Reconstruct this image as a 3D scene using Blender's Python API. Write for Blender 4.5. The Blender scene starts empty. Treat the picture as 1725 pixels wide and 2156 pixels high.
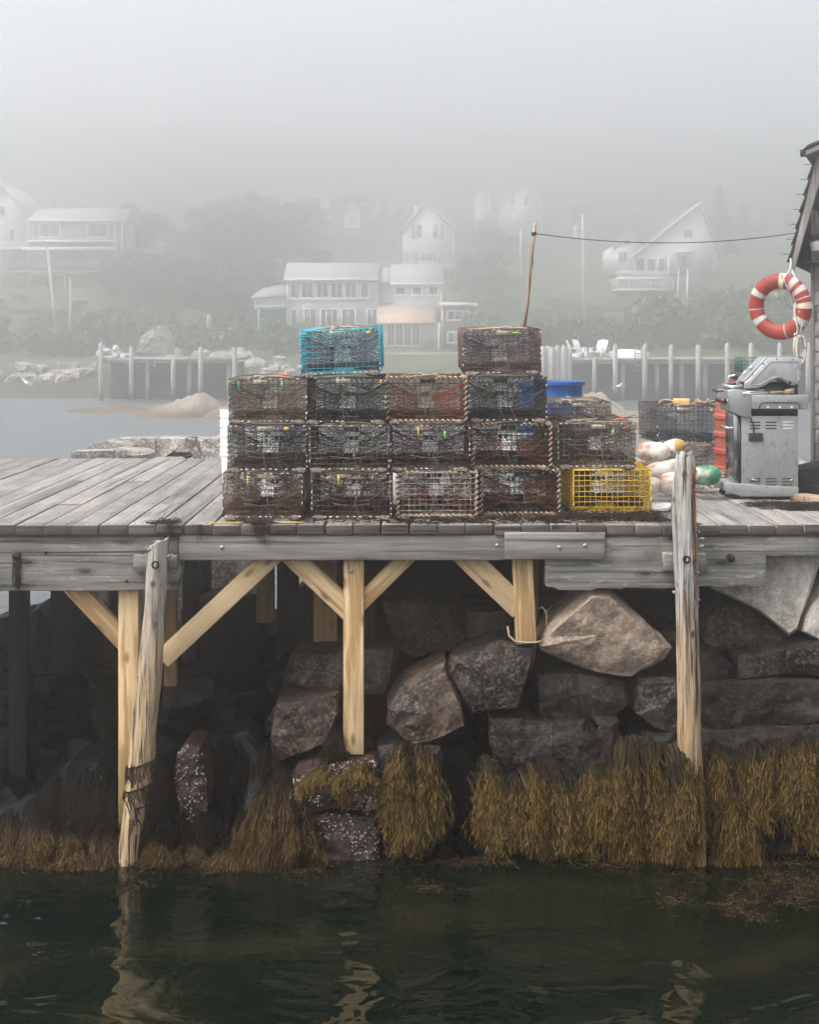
import bpy, bmesh, math, random
import numpy as np
from mathutils import Vector, Matrix, Euler, noise as mnoise
C = bpy.context.scene.collection
RND = random.Random(11)
NR = np.random.default_rng(5)
R = math.radians
# ---- camera geometry: metres; deck front edge at y = 0, z = 0, eye 1.27 m over the deck, 10 m out over the water
EYE = 1.27
def sc(Y): return 1 + Y / 10.0
def PX(x, Y): return (x - 862.5) / 319.0 * sc(Y)
def PZ(y, Y): return EYE - (y - 700.0) / 319.0 * sc(Y)
def P(x, y, Y): return (PX(x, Y), Y, PZ(y, Y))
WATER = -2.19

# ---------------------------------------------------------------- mesh collector
class G:
    def __init__(s):
        s.V = []; s.F = []; s.n = 0; s.A = []
    def add(s, V, F, a=None):
        V = np.asarray(V, float).reshape(-1, 3)
        s.V.append(V)
        s.A.append(np.full(len(V), 0.0) if a is None else np.asarray(a, float).ravel())
        for f in (F if isinstance(F, list) and len(F) and isinstance(F[0], np.ndarray) else [F]):
            if isinstance(f, np.ndarray): s.F.append(f + s.n)
            else:
                by = {}
                for t in f: by.setdefault(len(t), []).append(t)
                for k in by: s.F.append(np.array(by[k], int) + s.n)
        s.n += len(V)
        return s
    def box(s, c, d, rot=None, taper=1.0):
        x, y, z = d[0]/2, d[1]/2, d[2]/2
        V = np.array([[-x,-y,-z],[x,-y,-z],[x,y,-z],[-x,y,-z],[-x*taper,-y*taper,z],[x*taper,-y*taper,z],[x*taper,y*taper,z],[-x*taper,y*taper,z]])
        if rot is not None:
            V = V @ np.array(Euler(rot).to_matrix()).T
        return s.add(V + np.array(c), np.array([[0,3,2,1],[4,5,6,7],[0,1,5,4],[1,2,6,5],[2,3,7,6],[3,0,4,7]]))
    def bb(s, x0, x1, y0, y1, z0, z1):
        return s.box(((x0+x1)/2,(y0+y1)/2,(z0+z1)/2), (abs(x1-x0),abs(y1-y0),abs(z1-z0)))
    def prism(s, pts, y0, y1):          # polygon in (x,z), extruded along y
        n = len(pts)
        a = 0
        for i in range(n):
            p, q = pts[i], pts[(i+1) % n]; a += p[0]*q[1]-q[0]*p[1]
        if a < 0: pts = pts[::-1]
        V = [(p[0], y0, p[1]) for p in pts] + [(p[0], y1, p[1]) for p in pts]
        F = [tuple(range(n)), tuple(range(2*n-1, n-1, -1))] + [(i, i+n, (i+1) % n + n, (i+1) % n) for i in range(n)]
        return s.add(V, F)
    def prismx(s, pts, x0, x1):         # polygon in (y,z), extruded along x
        n = len(pts)
        a = 0
        for i in range(n):
            p, q = pts[i], pts[(i+1) % n]; a += p[0]*q[1]-q[0]*p[1]
        if a < 0: pts = pts[::-1]
        V = [(x0, p[0], p[1]) for p in pts] + [(x1, p[0], p[1]) for p in pts]
        F = [tuple(range(n-1, -1, -1)), tuple(range(n, 2*n))] + [(i, (i+1) % n, (i+1) % n + n, i+n) for i in range(n)]
        return s.add(V, F)
    def tubes(s, Pth, Rad, k=4, cap=True, a=None, closed=False):
        """Pth (S,N,3), Rad scalar / (N,) / (S,N)"""
        Pth = np.asarray(Pth, float)
        if Pth.ndim == 2: Pth = Pth[None]
        S, N, _ = Pth.shape
        Rad = np.broadcast_to(np.asarray(Rad, float), (S, N)) if np.ndim(Rad) != 0 else np.full((S, N), float(Rad))
        if closed: T = np.roll(Pth, -1, 1) - np.roll(Pth, 1, 1)
        else: T = np.gradient(Pth, axis=1) if N > 2 else np.repeat((Pth[:, 1:] - Pth[:, :1]), 2, 1)
        T /= np.linalg.norm(T, axis=2, keepdims=True) + 1e-9
        m = np.abs(T).mean(1)
        ref = np.zeros((S, 3)); ref[np.arange(S), m.argmin(1)] = 1
        A = np.cross(T, ref[:, None, :]); A /= np.linalg.norm(A, axis=2, keepdims=True) + 1e-9
        B = np.cross(T, A)
        ang = np.arange(k) * 2 * math.pi / k + math.pi / k
        V = Pth[:, :, None, :] + Rad[:, :, None, None] * (A[:, :, None, :] * np.cos(ang)[None, None, :, None] + B[:, :, None, :] * np.sin(ang)[None, None, :, None])
        idx = np.arange(S * N * k).reshape(S, N, k)
        if closed:
            i1 = np.roll(idx, -1, 1)
        else:
            i1 = idx[:, 1:]; 
        i0 = idx if closed else idx[:, :-1]
        F = np.stack([i0, np.roll(i0, -1, 2), np.roll(i1, -1, 2), i1], -1).reshape(-1, 4)
        fs = [F]
        if cap and not closed:
            fs += [idx[:, 0, ::-1].reshape(S, k), idx[:, -1, :].reshape(S, k)]
        al = None
        if a is not None:
            al = np.broadcast_to(np.asarray(a, float), (S, N))[:, :, None].repeat(k, 2)
        return s.add(V.reshape(-1, 3), fs, al)
    def tube(s, pts, r, k=8, cap=True, closed=False): return s.tubes(np.array(pts, float)[None], r, k, cap, None, closed)
    def lathe(s, prof, k=24, c=(0,0,0), M=None):   # prof [(r,z)]
        V = []; F = []
        n = len(prof)
        for r, z in prof:
            for j in range(k):
                t = 2*math.pi*j/k; V.append((r*math.cos(t), r*math.sin(t), z))
        for i in range(n-1):
            for j in range(k):
                F.append((i*k+j, i*k+(j+1) % k, (i+1)*k+(j+1) % k, (i+1)*k+j))
        if prof[0][0] > 1e-6: F.append(tuple(range(k-1, -1, -1)))
        if prof[-1][0] > 1e-6: F.append(tuple((n-1)*k+j for j in range(k)))
        V = np.array(V)
        if M is not None: V = V @ np.array(M).T
        return s.add(V + np.array(c), F)
    def ell(s, c, r, k=12, M=None):
        prof = [(math.sin(math.pi*i/k)*1.0, -math.cos(math.pi*i/k)) for i in range(k+1)]
        g = G(); g.lathe([(max(p, 1e-7), z) for p, z in prof], k*2)
        V = g.V[0] * np.array(r)
        if M is not None: V = V @ np.array(M).T
        s.add(V + np.array(c), [f for f in g.F]); return s
    def mesh(s, name, attr=False):
        me = bpy.data.meshes.new(name)
        V = np.concatenate(s.V)
        me.vertices.add(len(V)); me.vertices.foreach_set('co', V.ravel())
        tot = sum(f.size for f in s.F); nf = sum(len(f) for f in s.F)
        me.loops.add(tot); me.polygons.add(nf)
        me.loops.foreach_set('vertex_index', np.concatenate([f.ravel() for f in s.F]).astype(np.int32))
        cnt = np.concatenate([np.full(len(f), f.shape[1]) for f in s.F]).astype(np.int32)
        me.polygons.foreach_set('loop_start', np.concatenate([[0], np.cumsum(cnt)[:-1]]).astype(np.int32))
        if attr:
            at = me.attributes.new('tip', 'FLOAT', 'POINT'); at.data.foreach_set('value', np.concatenate(s.A).astype(np.float32))
        me.update(calc_edges=True); me.validate()
        return me

def ob(name, g, mat, parent=None, bevel=0, smooth=False, loc=None, rot=None, attr=False, label=None, seg=2):
    me = g if isinstance(g, bpy.types.Mesh) else g.mesh(name, attr)
    me.materials.clear(); me.materials.append(mat)
    o = bpy.data.objects.new(name, me); C.objects.link(o)
    if parent: o.parent = parent
    if smooth: me.polygons.foreach_set('use_smooth', np.ones(len(me.polygons), bool))
    if bevel:
        m = o.modifiers.new('b', 'BEVEL'); m.width = bevel; m.segments = seg; m.limit_method = 'ANGLE'; m.angle_limit = R(40)
    if loc: o.location = loc
    if rot: o.rotation_euler = rot
    if label: o['label'] = label
    return o
def smooth_angle(o, deg=40):
    me = o.data
    me.polygons.foreach_set('use_smooth', np.ones(len(me.polygons), bool))
    me.set_sharp_from_angle(angle=R(deg))
    return o
def tag(o, label, cat, group=None, kind=None):
    o['label'] = label; o['category'] = cat
    if group: o['group'] = group
    if kind: o['kind'] = kind
    return o
def thing(name, label, cat, loc=(0,0,0), rot=(0,0,0), group=None):
    o = bpy.data.objects.new(name, None); C.objects.link(o)
    o.empty_display_size = .1
    o.location = loc; o.rotation_euler = rot
    return tag(o, label, cat, group)
def struct(o):
    o['kind'] = 'structure'; return o
def dup(root, loc=None, rot=None, scale=None, label=None, group=None):
    def cp(o, par):
        c = o.copy(); C.objects.link(c)
        if par: c.parent = par
        for ch in [k for k in KIDS.get(o.name, [])]: cp(ch, c)
        return c
    if root.name not in KIDS:
        def walk(o):
            KIDS[o.name] = list(o.children)
            for ch in o.children: walk(ch)
        walk(root)
    c = cp(root, None)
    if loc is not None: c.location = loc
    if rot is not None: c.rotation_euler = rot
    if scale is not None: c.scale = scale if not isinstance(scale, (int, float)) else (scale,)*3
    if label: c['label'] = label
    if group: c['group'] = group
    return c
KIDS = {}

# ---------------------------------------------------------------- materials
class NT:
    def __init__(s, name):
        s.m = bpy.data.materials.new(name); s.m.use_nodes = True
        s.t = s.m.node_tree; s.b = s.t.nodes['Principled BSDF']; s.out = s.t.nodes['Material Output']
    def n(s, typ, ins=None, out=0, **props):
        nd = s.t.nodes.new('ShaderNode' + typ)
        for k, v in props.items(): setattr(nd, k, v)
        for k, v in (ins or {}).items():
            sk = nd.inputs[k]
            if isinstance(v, bpy.types.NodeSocket): s.t.links.new(v, sk)
            else: sk.default_value = v
        return nd.outputs[out]
    def set(s, **kw):
        for k, v in kw.items():
            k = k.replace('_', ' ')
            sk = s.b.inputs[k]
            if isinstance(v, bpy.types.NodeSocket): s.t.links.new(v, sk)
            else: sk.default_value = v
        return s
    def obj(s, scale=(1,1,1), rot=(0,0,0)):
        return s.n('Mapping', {'Vector': s.n('TexCoord', out=3), 'Scale': scale, 'Rotation': rot})
    def noise(s, vec, scale=5, detail=4, rough=.55, dist=0.0):
        return s.n('TexNoise', {'Vector': vec, 'Scale': scale, 'Detail': detail, 'Roughness': rough, 'Distortion': dist})
    def ramp(s, fac, stops, interp='LINEAR'):
        nd = s.t.nodes.new('ShaderNodeValToRGB'); nd.color_ramp.interpolation = interp
        e = nd.color_ramp.elements
        while len(e) < len(stops): e.new(.5)
        for el, (p, c) in zip(e, stops):
            el.position = p; el.color = (c, c, c, 1) if isinstance(c, (int, float)) else (*c, 1)
        s.t.links.new(fac, nd.inputs[0]); return nd.outputs[0]
    def mix(s, f, a, b, mode='MIX'):
        nd = s.t.nodes.new('ShaderNodeMix'); nd.data_type = 'RGBA'; nd.blend_type = mode
        for i, v in ((0, f), (6, a), (7, b)):
            if isinstance(v, bpy.types.NodeSocket): s.t.links.new(v, nd.inputs[i])
            else: nd.inputs[i].default_value = v if i == 0 else ((*v, 1) if len(v) == 3 else v)
        return nd.outputs[2]
    def math(s, op, a, b=0.0, clamp=False):
        return s.n('Math', {0: a, 1: b}, operation=op, use_clamp=clamp)
    def bump(s, h, strength=.3, dist=.02, normal=None):
        ins = {'Height': h, 'Strength': strength, 'Distance': dist}
        if normal is not None: ins['Normal'] = normal
        return s.n('Bump', ins)
    def island(s): return s.n('NewGeometry', out=8)
    def rand(s): return s.n('ObjectInfo', out=5)

def plain(name, c, rough=.6, metal=0.0, var=.25, scale=20, bump=.15, spec=.4, dirt=None, dirt_amt=.5):
    t = NT(name); v = t.obj()
    n1 = t.noise(v, scale, 5, .6)
    col = t.mix(t.ramp(n1, [(.3, 0.0), (.7, 1.0)]), tuple(x*(1-var) for x in c), tuple(min(1, x*(1+var*.6)) for x in c))
    if dirt:
        d = t.ramp(t.noise(v, scale*.35, 6, .65), [(.5, 0.0), (.68, dirt_amt)])
        col = t.mix(d, col, dirt)
    t.set(Base_Color=col, Roughness=rough, Metallic=metal, Specular_IOR_Level=spec)
    if bump: t.set(Normal=t.bump(n1, bump, .005))
    return t.m

def old_wood(name, axis, dark=(.07,.065,.06), mid=(.26,.25,.235), light=(.42,.41,.39), rough=.85, lichen=False, warm=None, isl=True, bump=.5):
    """weathered timber: grain stretched along an axis (0,1,2); each loose board its own tone"""
    t = NT(name)
    co = t.n('TexCoord', out=3)
    if isl:
        rnd = t.island()
        off = t.n('CombineXYZ', {0: t.math('MULTIPLY', rnd, 37.0), 1: t.math('MULTIPLY', rnd, 91.0), 2: t.math('MULTIPLY', rnd, 53.0)})
        co2 = t.n('VectorMath', {0: co, 1: off}, operation='ADD')
    else: co2 = co; rnd = None
    s = [16.0]*3; s[axis] = .9
    v = t.n('Mapping', {'Vector': co2, 'Scale': tuple(s)})
    s2 = [70.0]*3; s2[axis] = 2.2
    v2 = t.n('Mapping', {'Vector': co2, 'Scale': tuple(s2)})
    g1 = t.noise(v, 1.0, 7, .62, .6); g2 = t.noise(v2, 1.0, 4, .6, .3)
    big = t.noise(co2, 1.7, 5, .6)
    col = t.ramp(g1, [(.28, dark), (.47, mid), (.74, light)])
    col = t.mix(.55, col, t.ramp(g2, [(.33, dark), (.5, mid), (.72, light)]))
    col = t.mix(t.ramp(big, [(.35, .75), (.62, 0.0)]), col, t.mix(.5, col, dark))
    if isl: col = t.mix(t.math('MULTIPLY', t.math('ABSOLUTE', t.math('SUBTRACT', rnd, .5)), .9), col, t.mix(t.math('GREATER_THAN', rnd, .5), tuple(x*.55 for x in mid), light))
    if warm:
        col = t.mix(t.ramp(t.noise(co2, 2.6, 4, .6), [(.45, 0.0), (.7, .65)]), col, warm)
    if lichen:
        sp = t.ramp(t.noise(t.n('Mapping', {'Vector': co2, 'Scale': (8, 8, 26)}), 1.0, 3, .5), [(.62, 0.0), (.67, .75)])
        col = t.mix(sp, col, (.42,.43,.36))
        col = t.mix(t.ramp(t.noise(co2, 3.1, 6, .7), [(.52, 0.0), (.66, .7)]), col, (.10,.105,.085))
    s0 = [6.0]*3; s0[axis] = .45
    g0 = t.noise(t.n('Mapping', {'Vector': co2, 'Scale': tuple(s0)}), 1.0, 6, .65, .5)
    col = t.mix(t.ramp(g0, [(.34, .7), (.5, 0.0)]), col, tuple(x*.8 for x in dark))
    if axis == 0:
        k3 = t.n('Mapping', {'Vector': co2, 'Scale': (1.7, 1, 4.6)})
        kv = t.n('TexVoronoi', {'Vector': t.n('CombineXYZ', {0: t.n('SeparateXYZ', {0: k3}, out=0), 1: t.n('SeparateXYZ', {0: k3}, out=2)}), 'Scale': 1.0}, voronoi_dimensions='2D')
        col = t.mix(t.ramp(kv, [(.05, .85), (.085, .2), (.11, .5), (.14, 0.0)]), col, tuple(x*.5 for x in dark))
    crack = t.ramp(t.noise(t.n('Mapping', {'Vector': co2, 'Scale': tuple(3.2*x if i != axis else x*.5 for i, x in enumerate(s))}), 1.0, 3, .5, .8), [(.36, 1.0), (.40, 0.0)])
    col = t.mix(t.math('MULTIPLY', crack, .75), col, tuple(x*.35 for x in dark))
    h = t.math('ADD', t.math('MULTIPLY', g1, .6), t.math('SUBTRACT', t.math('MULTIPLY', g2, .5), crack))
    t.set(Base_Color=col, Roughness=rough, Specular_IOR_Level=.25, Normal=t.bump(h, bump, .006))
    return t.m

def lumber(name, a=(.44,.27,.12), b=(.62,.43,.23), axis=2, stain=None):
    """new sawn pine, growth rings as cathedral grain along the length, knots; greenish towards the tide line when stain is set"""
    t = NT(name); co = t.n('TexCoord', out=3)
    off = t.n('VectorMath', {0: co, 1: t.n('CombineXYZ', {0: t.math('MULTIPLY', t.rand(), 9.0), 1: t.math('MULTIPLY', t.rand(), 23.0), 2: t.math('MULTIPLY', t.rand(), 41.0)})}, operation='ADD')
    s = [1.0]*3; s[axis] = .07
    v = t.n('Mapping', {'Vector': off, 'Scale': tuple(s)})
    w = t.n('TexWave', {'Vector': v, 'Scale': 10.0, 'Distortion': 5.0, 'Detail': 3.0, 'Detail Scale': 2.2, 'Detail Roughness': .5}, out=0, wave_type='RINGS', rings_direction='X')
    fine = t.noise(t.n('Mapping', {'Vector': off, 'Scale': tuple(90.0 if i != axis else 2.5 for i in range(3))}), 1.0, 3, .6)
    col = t.mix(t.ramp(w, [(.35, 0.0), (.7, .25), (.95, 1.0)]), b, a)
    col = t.mix(t.ramp(fine, [(.35, .35), (.6, 0.0)]), col, tuple(x*.6 for x in a))
    sk = [7.0]*3; sk[axis] = 2.6; sk[1] = .25
    k3 = t.n('Mapping', {'Vector': off, 'Scale': (6.0, 1, 2.3)})
    vor = t.n('TexVoronoi', {'Vector': t.n('CombineXYZ', {0: t.n('SeparateXYZ', {0: k3}, out=0), 1: t.n('SeparateXYZ', {0: k3}, out=2)}), 'Scale': 1.0, 'Randomness': 1.0}, voronoi_dimensions='2D')
    knot = t.ramp(vor, [(.045, 1.0), (.085, .55), (.13, 0.0)])
    col = t.mix(t.math('MULTIPLY', knot, .75), col, (.15,.075,.03))
    col = t.mix(t.ramp(t.noise(off, 3.0, 4, .6), [(.45, 0.0), (.75, .45)]), col, (.36,.27,.17))
    if stain:
        z = t.n('SeparateXYZ', {0: t.n('NewGeometry', out=0)}, out=2)
        zz = t.math('ADD', z, t.math('MULTIPLY', t.noise(co, 6.0, 5, .7), .5))
        f = t.n('MapRange', {0: zz, 1: stain[0], 2: stain[1], 3: 1.0, 4: 0.0})
        col = t.mix(t.math('MULTIPLY', f, .8), col, stain[2])
    t.set(Base_Color=col, Roughness=.7, Specular_IOR_Level=.3, Normal=t.bump(t.math('ADD', w, fine), .12, .004))
    return t.m

def granite(name, a, b, c, rough=.8, stain=None, speck=.5, streaky=1.0, grit=1.0, lich=None, spec=.35):
    t = NT(name); co = t.n('TexCoord', out=3)
    co = t.n('VectorMath', {0: co, 1: t.n('CombineXYZ', {0: t.math('MULTIPLY', t.rand(), 19.0), 1: t.math('MULTIPLY', t.rand(), 31.0), 2: 0.0})}, operation='ADD')
    big = t.noise(co, 2.3, 6, .6, .3); mid = t.noise(co, 11, 6, .65); fine = t.noise(co, 75, 3, .6)
    col = t.ramp(big, [(.3, a), (.52, b), (.72, c)])
    col = t.mix(t.ramp(mid, [(.35, .6), (.55, 0.0)]), col, tuple(x*.5 for x in a))
    streak = t.noise(t.n('Mapping', {'Vector': co, 'Scale': (4.5, 4.5, .9)}), 1.0, 5, .6, .5)
    col = t.mix(t.ramp(streak, [(.5, 0.0), (.66, .65*streaky)]), col, tuple(min(1, x*1.5) for x in c))
    col = t.mix(t.ramp(streak, [(.30, .7*streaky), (.44, 0.0)]), col, tuple(x*.35 for x in a))
    sp = t.n('TexVoronoi', {'Vector': co, 'Scale': 62.0}, out=1)
    bw = t.n('SeparateColor', {0: sp}, out=0)
    col = t.mix(t.math('MULTIPLY', t.ramp(bw, [(.72, 0.0), (.8, 1.0)]), speck), col, tuple(min(1, x*1.9+.02) for x in c))
    col = t.mix(t.math('MULTIPLY', t.ramp(bw, [(.12, 1.0), (.2, 0.0)]), speck), col, tuple(x*.3 for x in a))
    if stain:                                  # the wet, algae-blackened foot of a stone
        z = t.n('SeparateXYZ', {0: t.n('NewGeometry', out=0)}, out=2)
        zz = t.math('ADD', z, t.math('MULTIPLY', t.math('SUBTRACT', big, .5), .55))
        f = t.n('MapRange', {0: zz, 1: stain[0], 2: stain[1], 3: 1.0, 4: 0.0})
        col = t.mix(f, col, stain[2])
    if lich:
        col = t.mix(t.ramp(t.noise(co, 6.5, 4, .6), [(.66, 0.0), (.7, .8)]), col, lich)
    h = t.math('ADD', t.math('MULTIPLY', mid, 1.0), t.math('ADD', t.math('MULTIPLY', fine, .35), t.math('MULTIPLY', big, .8)))
    t.set(Base_Color=col, Roughness=rough, Specular_IOR_Level=spec, Normal=t.bump(h, .85*grit, .02))
    return t.m
# ================================================================ materials of the foreground
M = {}
M['deck'] = old_wood('deck_boards', 1, (.085,.083,.08), (.225,.217,.206), (.375,.366,.35), warm=(.33,.275,.235), bump=.5)
M['beam'] = old_wood('grey_timber', 0, (.075,.07,.06), (.30,.288,.26), (.50,.485,.445), lichen=True, bump=.7)
M['board'] = old_wood('sawn_grey_board', 0, (.12,.105,.095), (.275,.255,.24), (.39,.37,.35), bump=.35)
M['dark_wood'] = old_wood('dark_timber', 2, (.010,.009,.008), (.03,.026,.022), (.055,.047,.04), rough=.7)  # timber coloured near black
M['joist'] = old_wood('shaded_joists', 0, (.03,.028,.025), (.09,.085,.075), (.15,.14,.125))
M['pine'] = lumber('new_pine', (.43,.26,.11), (.74,.55,.32))
M['pine_brace'] = lumber('new_pine_brace', (.43,.26,.11), (.73,.54,.31), axis=2)
M['pine_dim'] = lumber('shade_dimmed_pine', (.22,.13,.06), (.32,.20,.10), axis=2)  # pine coloured darker to stand for the shade under the deck
M['pine_tide'] = lumber('pine_tide_stained', (.43,.26,.11), (.74,.55,.31), stain=(-1.75, -1.2, (.19,.16,.06)))
M['iron'] = plain('rusty_iron', (.035,.02,.015), .8, .3, .5, 40, .4, dirt=(.12,.045,.02))
M['zinc'] = plain('galvanised_bolt', (.42,.43,.44), .45, .8, .2, 40, .1)

# ================================================================ the wharf
wharf = thing('wharf', 'weathered timber wharf carrying the lobster traps, on pine posts above granite rocks', 'wharf')
g = G()
pw = .1862
x = -3.72 - 24*pw
nx = 0
while x < 6.6:
    w = pw - RND.uniform(.008, .015)
    front = RND.uniform(-.006, .006)
    ends = [front]
    if RND.random() < .62:
        ends.append(RND.choice([1.2, 1.22, 2.4, 3.0, 3.6, 1.8]) + RND.uniform(-.03, .03))
    ends.append(5.28 + RND.uniform(-.02, .02))
    for a, b in zip(ends[:-1], ends[1:]):
        zz = RND.uniform(-.004, .003)
        g.box((x + w/2 + RND.uniform(-.001,.001), (a+b)/2, -.033+zz), (w, b-a-.007, .066), (0, RND.uniform(-.008,.008), RND.uniform(-.0008,.0008)))
    x += pw
dk = ob('deck', g, M['deck'], wharf, bevel=.006)
M['endgrain'] = old_wood('damp_end_grain', 0, (.035,.03,.026), (.10,.085,.072), (.18,.155,.135), bump=.5)
dk.data.materials.append(M['endgrain'])
dk.data.polygons.foreach_set('material_index', np.array([1 if i % 6 == 2 else 0 for i in range(len(dk.data.polygons))], np.int32))
# nails in the deck
g = G()
for i in range(42):
    for yj in (.07, .62, 1.25, 1.85, 2.45, 3.05, 3.7, 4.3, 5.1):
        for q in (-.05, .05):
            g.lathe([(.005, 0), (.005, .0035)], 6, (-3.72 + pw*(i+.47) + q, yj + RND.uniform(-.02,.02), .0015))
o = ob('deck_nails', g, M['iron'], wharf); o['kind'] = 'stuff'
# joists under the deck
g = G()
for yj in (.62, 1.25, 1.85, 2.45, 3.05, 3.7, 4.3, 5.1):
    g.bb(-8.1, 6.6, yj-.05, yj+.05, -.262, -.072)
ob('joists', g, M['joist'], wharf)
for yj in (.15, 2.0, 4.2):
    pass
# front fascia timbers
def beam(name, x0, x1, y0, y1, Y, th, mat, notch=None, label=None):
    X0, X1, Z0, Z1 = PX(x0, Y), PX(x1, Y), PZ(y1, Y), PZ(y0, Y)
    g = G()
    if notch:
        pts = [(PX(a, Y), PZ(b, Y)) for a, b in notch]
        g.prism(pts, Y, Y+th)
    else:
        g.bb(X0, X1, Y, Y+th, Z0, Z1)
    o = ob(name, g, mat, wharf, bevel=.008, label=label)
    return o
beam('trim_board', -1700, 362, 1119, 1131, .045, .05, M['beam'])
beam('fascia_timber', -40, 374, 1131.5, 1244, .03, .16, M['beam'], notch=[(-1700,1131),(374,1131),(375,1170),(383,1196),(372,1244),(300,1243),(200,1245),(100,1244),(-1700,1246)], label='thick grey fascia timber with peeling pale flecks')
beam('fascia_board', 376, 1066, 1127, 1180, .02, .06, M['board'], label='long sawn grey fascia board')
beam('splice_board', 1063, 1275, 1122, 1179, -.03, .045, M['board'], notch=[(1063,1121.5),(1275.5,1122),(1274,1174),(1266,1178.5),(1064,1178.5)], label='short clean grey board nailed over the joint')
beam('trim_board', 1277, 2900, 1121, 1131, .045, .05, M['beam'])
nt_ = [(1150,1131),(2900,1131),(2900,1171),(1614,1171),(1613,1234),(1584,1237),(1575,1233),(1526,1236),(1517,1240),(1500,1235),(1424,1236),(1405,1240),(1316,1238),(1310,1241),(1258,1239),(1250,1243),(1176,1243),(1168,1238),(1149,1235)]
beam('fascia_timber', 0,0,0,0, .03, .16, M['beam'], notch=nt_, label='thick grey fascia timber with notched lower edge')
for (x0,x1,y0,y1) in ((280,327,1169,1203),(352,372,1170,1206),(1397,1420,1164,1204),(1466,1489,1166,1207)):
    beam('chock', x0, x1, y0, y1, -.035, .06, M['beam'])
def disc(name, x, y, Y, r, mat, h=.012):
    g = G(); g.lathe([(0, -h), (r*.8, -h), (r, -h*.5), (r, 0.01)], 12, (0,0,0), Euler((R(-90),0,0)).to_matrix())
    p = P(x, y, Y)
    return ob(name, g, mat, wharf, loc=p)
for x, y, Y in ((467,1152,.02),(1047,1148,.02),(1232,1148,-.03),(1178,1152,-.03)): disc('bolt', x, y, Y, .013, M['zinc'])
for x, y in ((300,1166),(368,1166),(267,1224),(97,1163)): disc('bolt', x, y, .03, .011, M['iron'])
# the two rusted spikes, with the weeping bundle below the left one
for (x, y) in ((37, 1167), (1537, 1172)):
    g = G(); p = P(x, y, .03)
    g.tube([(0, .03, 0), (0, -.05, -.006)], [.022, .026], 10)
    ob('iron_pin', g, M['iron'], wharf, loc=p)
g = G()
for i in range(26):
    x0 = RND.gauss(0, .012); L = RND.uniform(.10, .25)
    g.tube([(x0, -.012, .02), (x0+RND.gauss(0,.004), -.013, -L*.5), (x0+RND.gauss(0,.008), -.006, -L)], [.004,.0035,.0015], 4)
ob('iron_pin_rags', g, M['iron'], wharf, loc=P(37, 1172, .03))
# posts
def post(x0, x1, y0, y1, Y, mat, dx=0, th=None, label=None, name='post'):
    w = (x1-x0)/319*sc(Y); th = th or w
    X0 = PX((x0+x1)/2, Y); X1 = PX((x0+x1)/2+dx, Y); z1, z0 = PZ(y0, Y), PZ(y1, Y)
    h = math.hypot(z1-z0, X1-X0)
    g = G(); g.box((0,0,0), (w, th, h))
    return ob(name, g, mat, wharf, bevel=.006, loc=((X0+X1)/2, Y+th/2, (z0+z1)/2), rot=(0, -math.atan2(X1-X0, z1-z0) , 0), label=label)
post(249, 291, 1240, 1806, .10, M['pine_tide'], label='new pine post with a greenish foot in the seaweed')
post(723, 766, 1175, 1589, .10, M['pine_tide'], label='new pine post with its cut foot above the barnacled rock')
post(1079, 1122, 1175, 1356, .10, M['pine'], dx=9, label='short leaning new pine post with a string round its foot')
# second rows, standing back in the shade
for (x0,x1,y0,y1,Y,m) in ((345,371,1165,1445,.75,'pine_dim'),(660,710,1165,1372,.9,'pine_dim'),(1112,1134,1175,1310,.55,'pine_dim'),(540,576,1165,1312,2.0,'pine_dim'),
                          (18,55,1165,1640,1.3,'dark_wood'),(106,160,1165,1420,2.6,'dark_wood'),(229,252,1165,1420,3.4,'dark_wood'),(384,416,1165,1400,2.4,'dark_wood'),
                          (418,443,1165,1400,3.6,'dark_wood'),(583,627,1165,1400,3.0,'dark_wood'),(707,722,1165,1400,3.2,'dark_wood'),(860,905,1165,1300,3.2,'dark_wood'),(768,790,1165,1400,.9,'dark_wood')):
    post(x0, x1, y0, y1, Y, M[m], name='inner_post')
def brace(xa, ya, xb, yb, Y, w=.118, th=.095, mat='pine_brace'):
    A = Vector(P(xa, ya, Y)); B = Vector(P(xb, yb, Y)); d = B - A
    L = d.length
    g = G(); g.box((0,0,0), (w, th, L))
    return ob('brace', g, M[mat], wharf, bevel=.005, loc=((A+B)/2)+Vector((0, th/2, 0)), rot=(0, math.atan2(d.x, d.z), 0))
brace(130, 1214, 262, 1355, .115)
brace(340, 1390, 582, 1163, .115, w=.128)
brace(606, 1163, 738, 1290, .13, w=.135)
brace(752, 1278, 871, 1160, .13, w=.105)
brace(972, 1163, 1097, 1283, .125, w=.155)
brace(388, 1175, 422, 1250, 1.5, w=.14, mat='joist')
disc('bolt', 739, 1203, .10, .012, M['zinc'])

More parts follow.
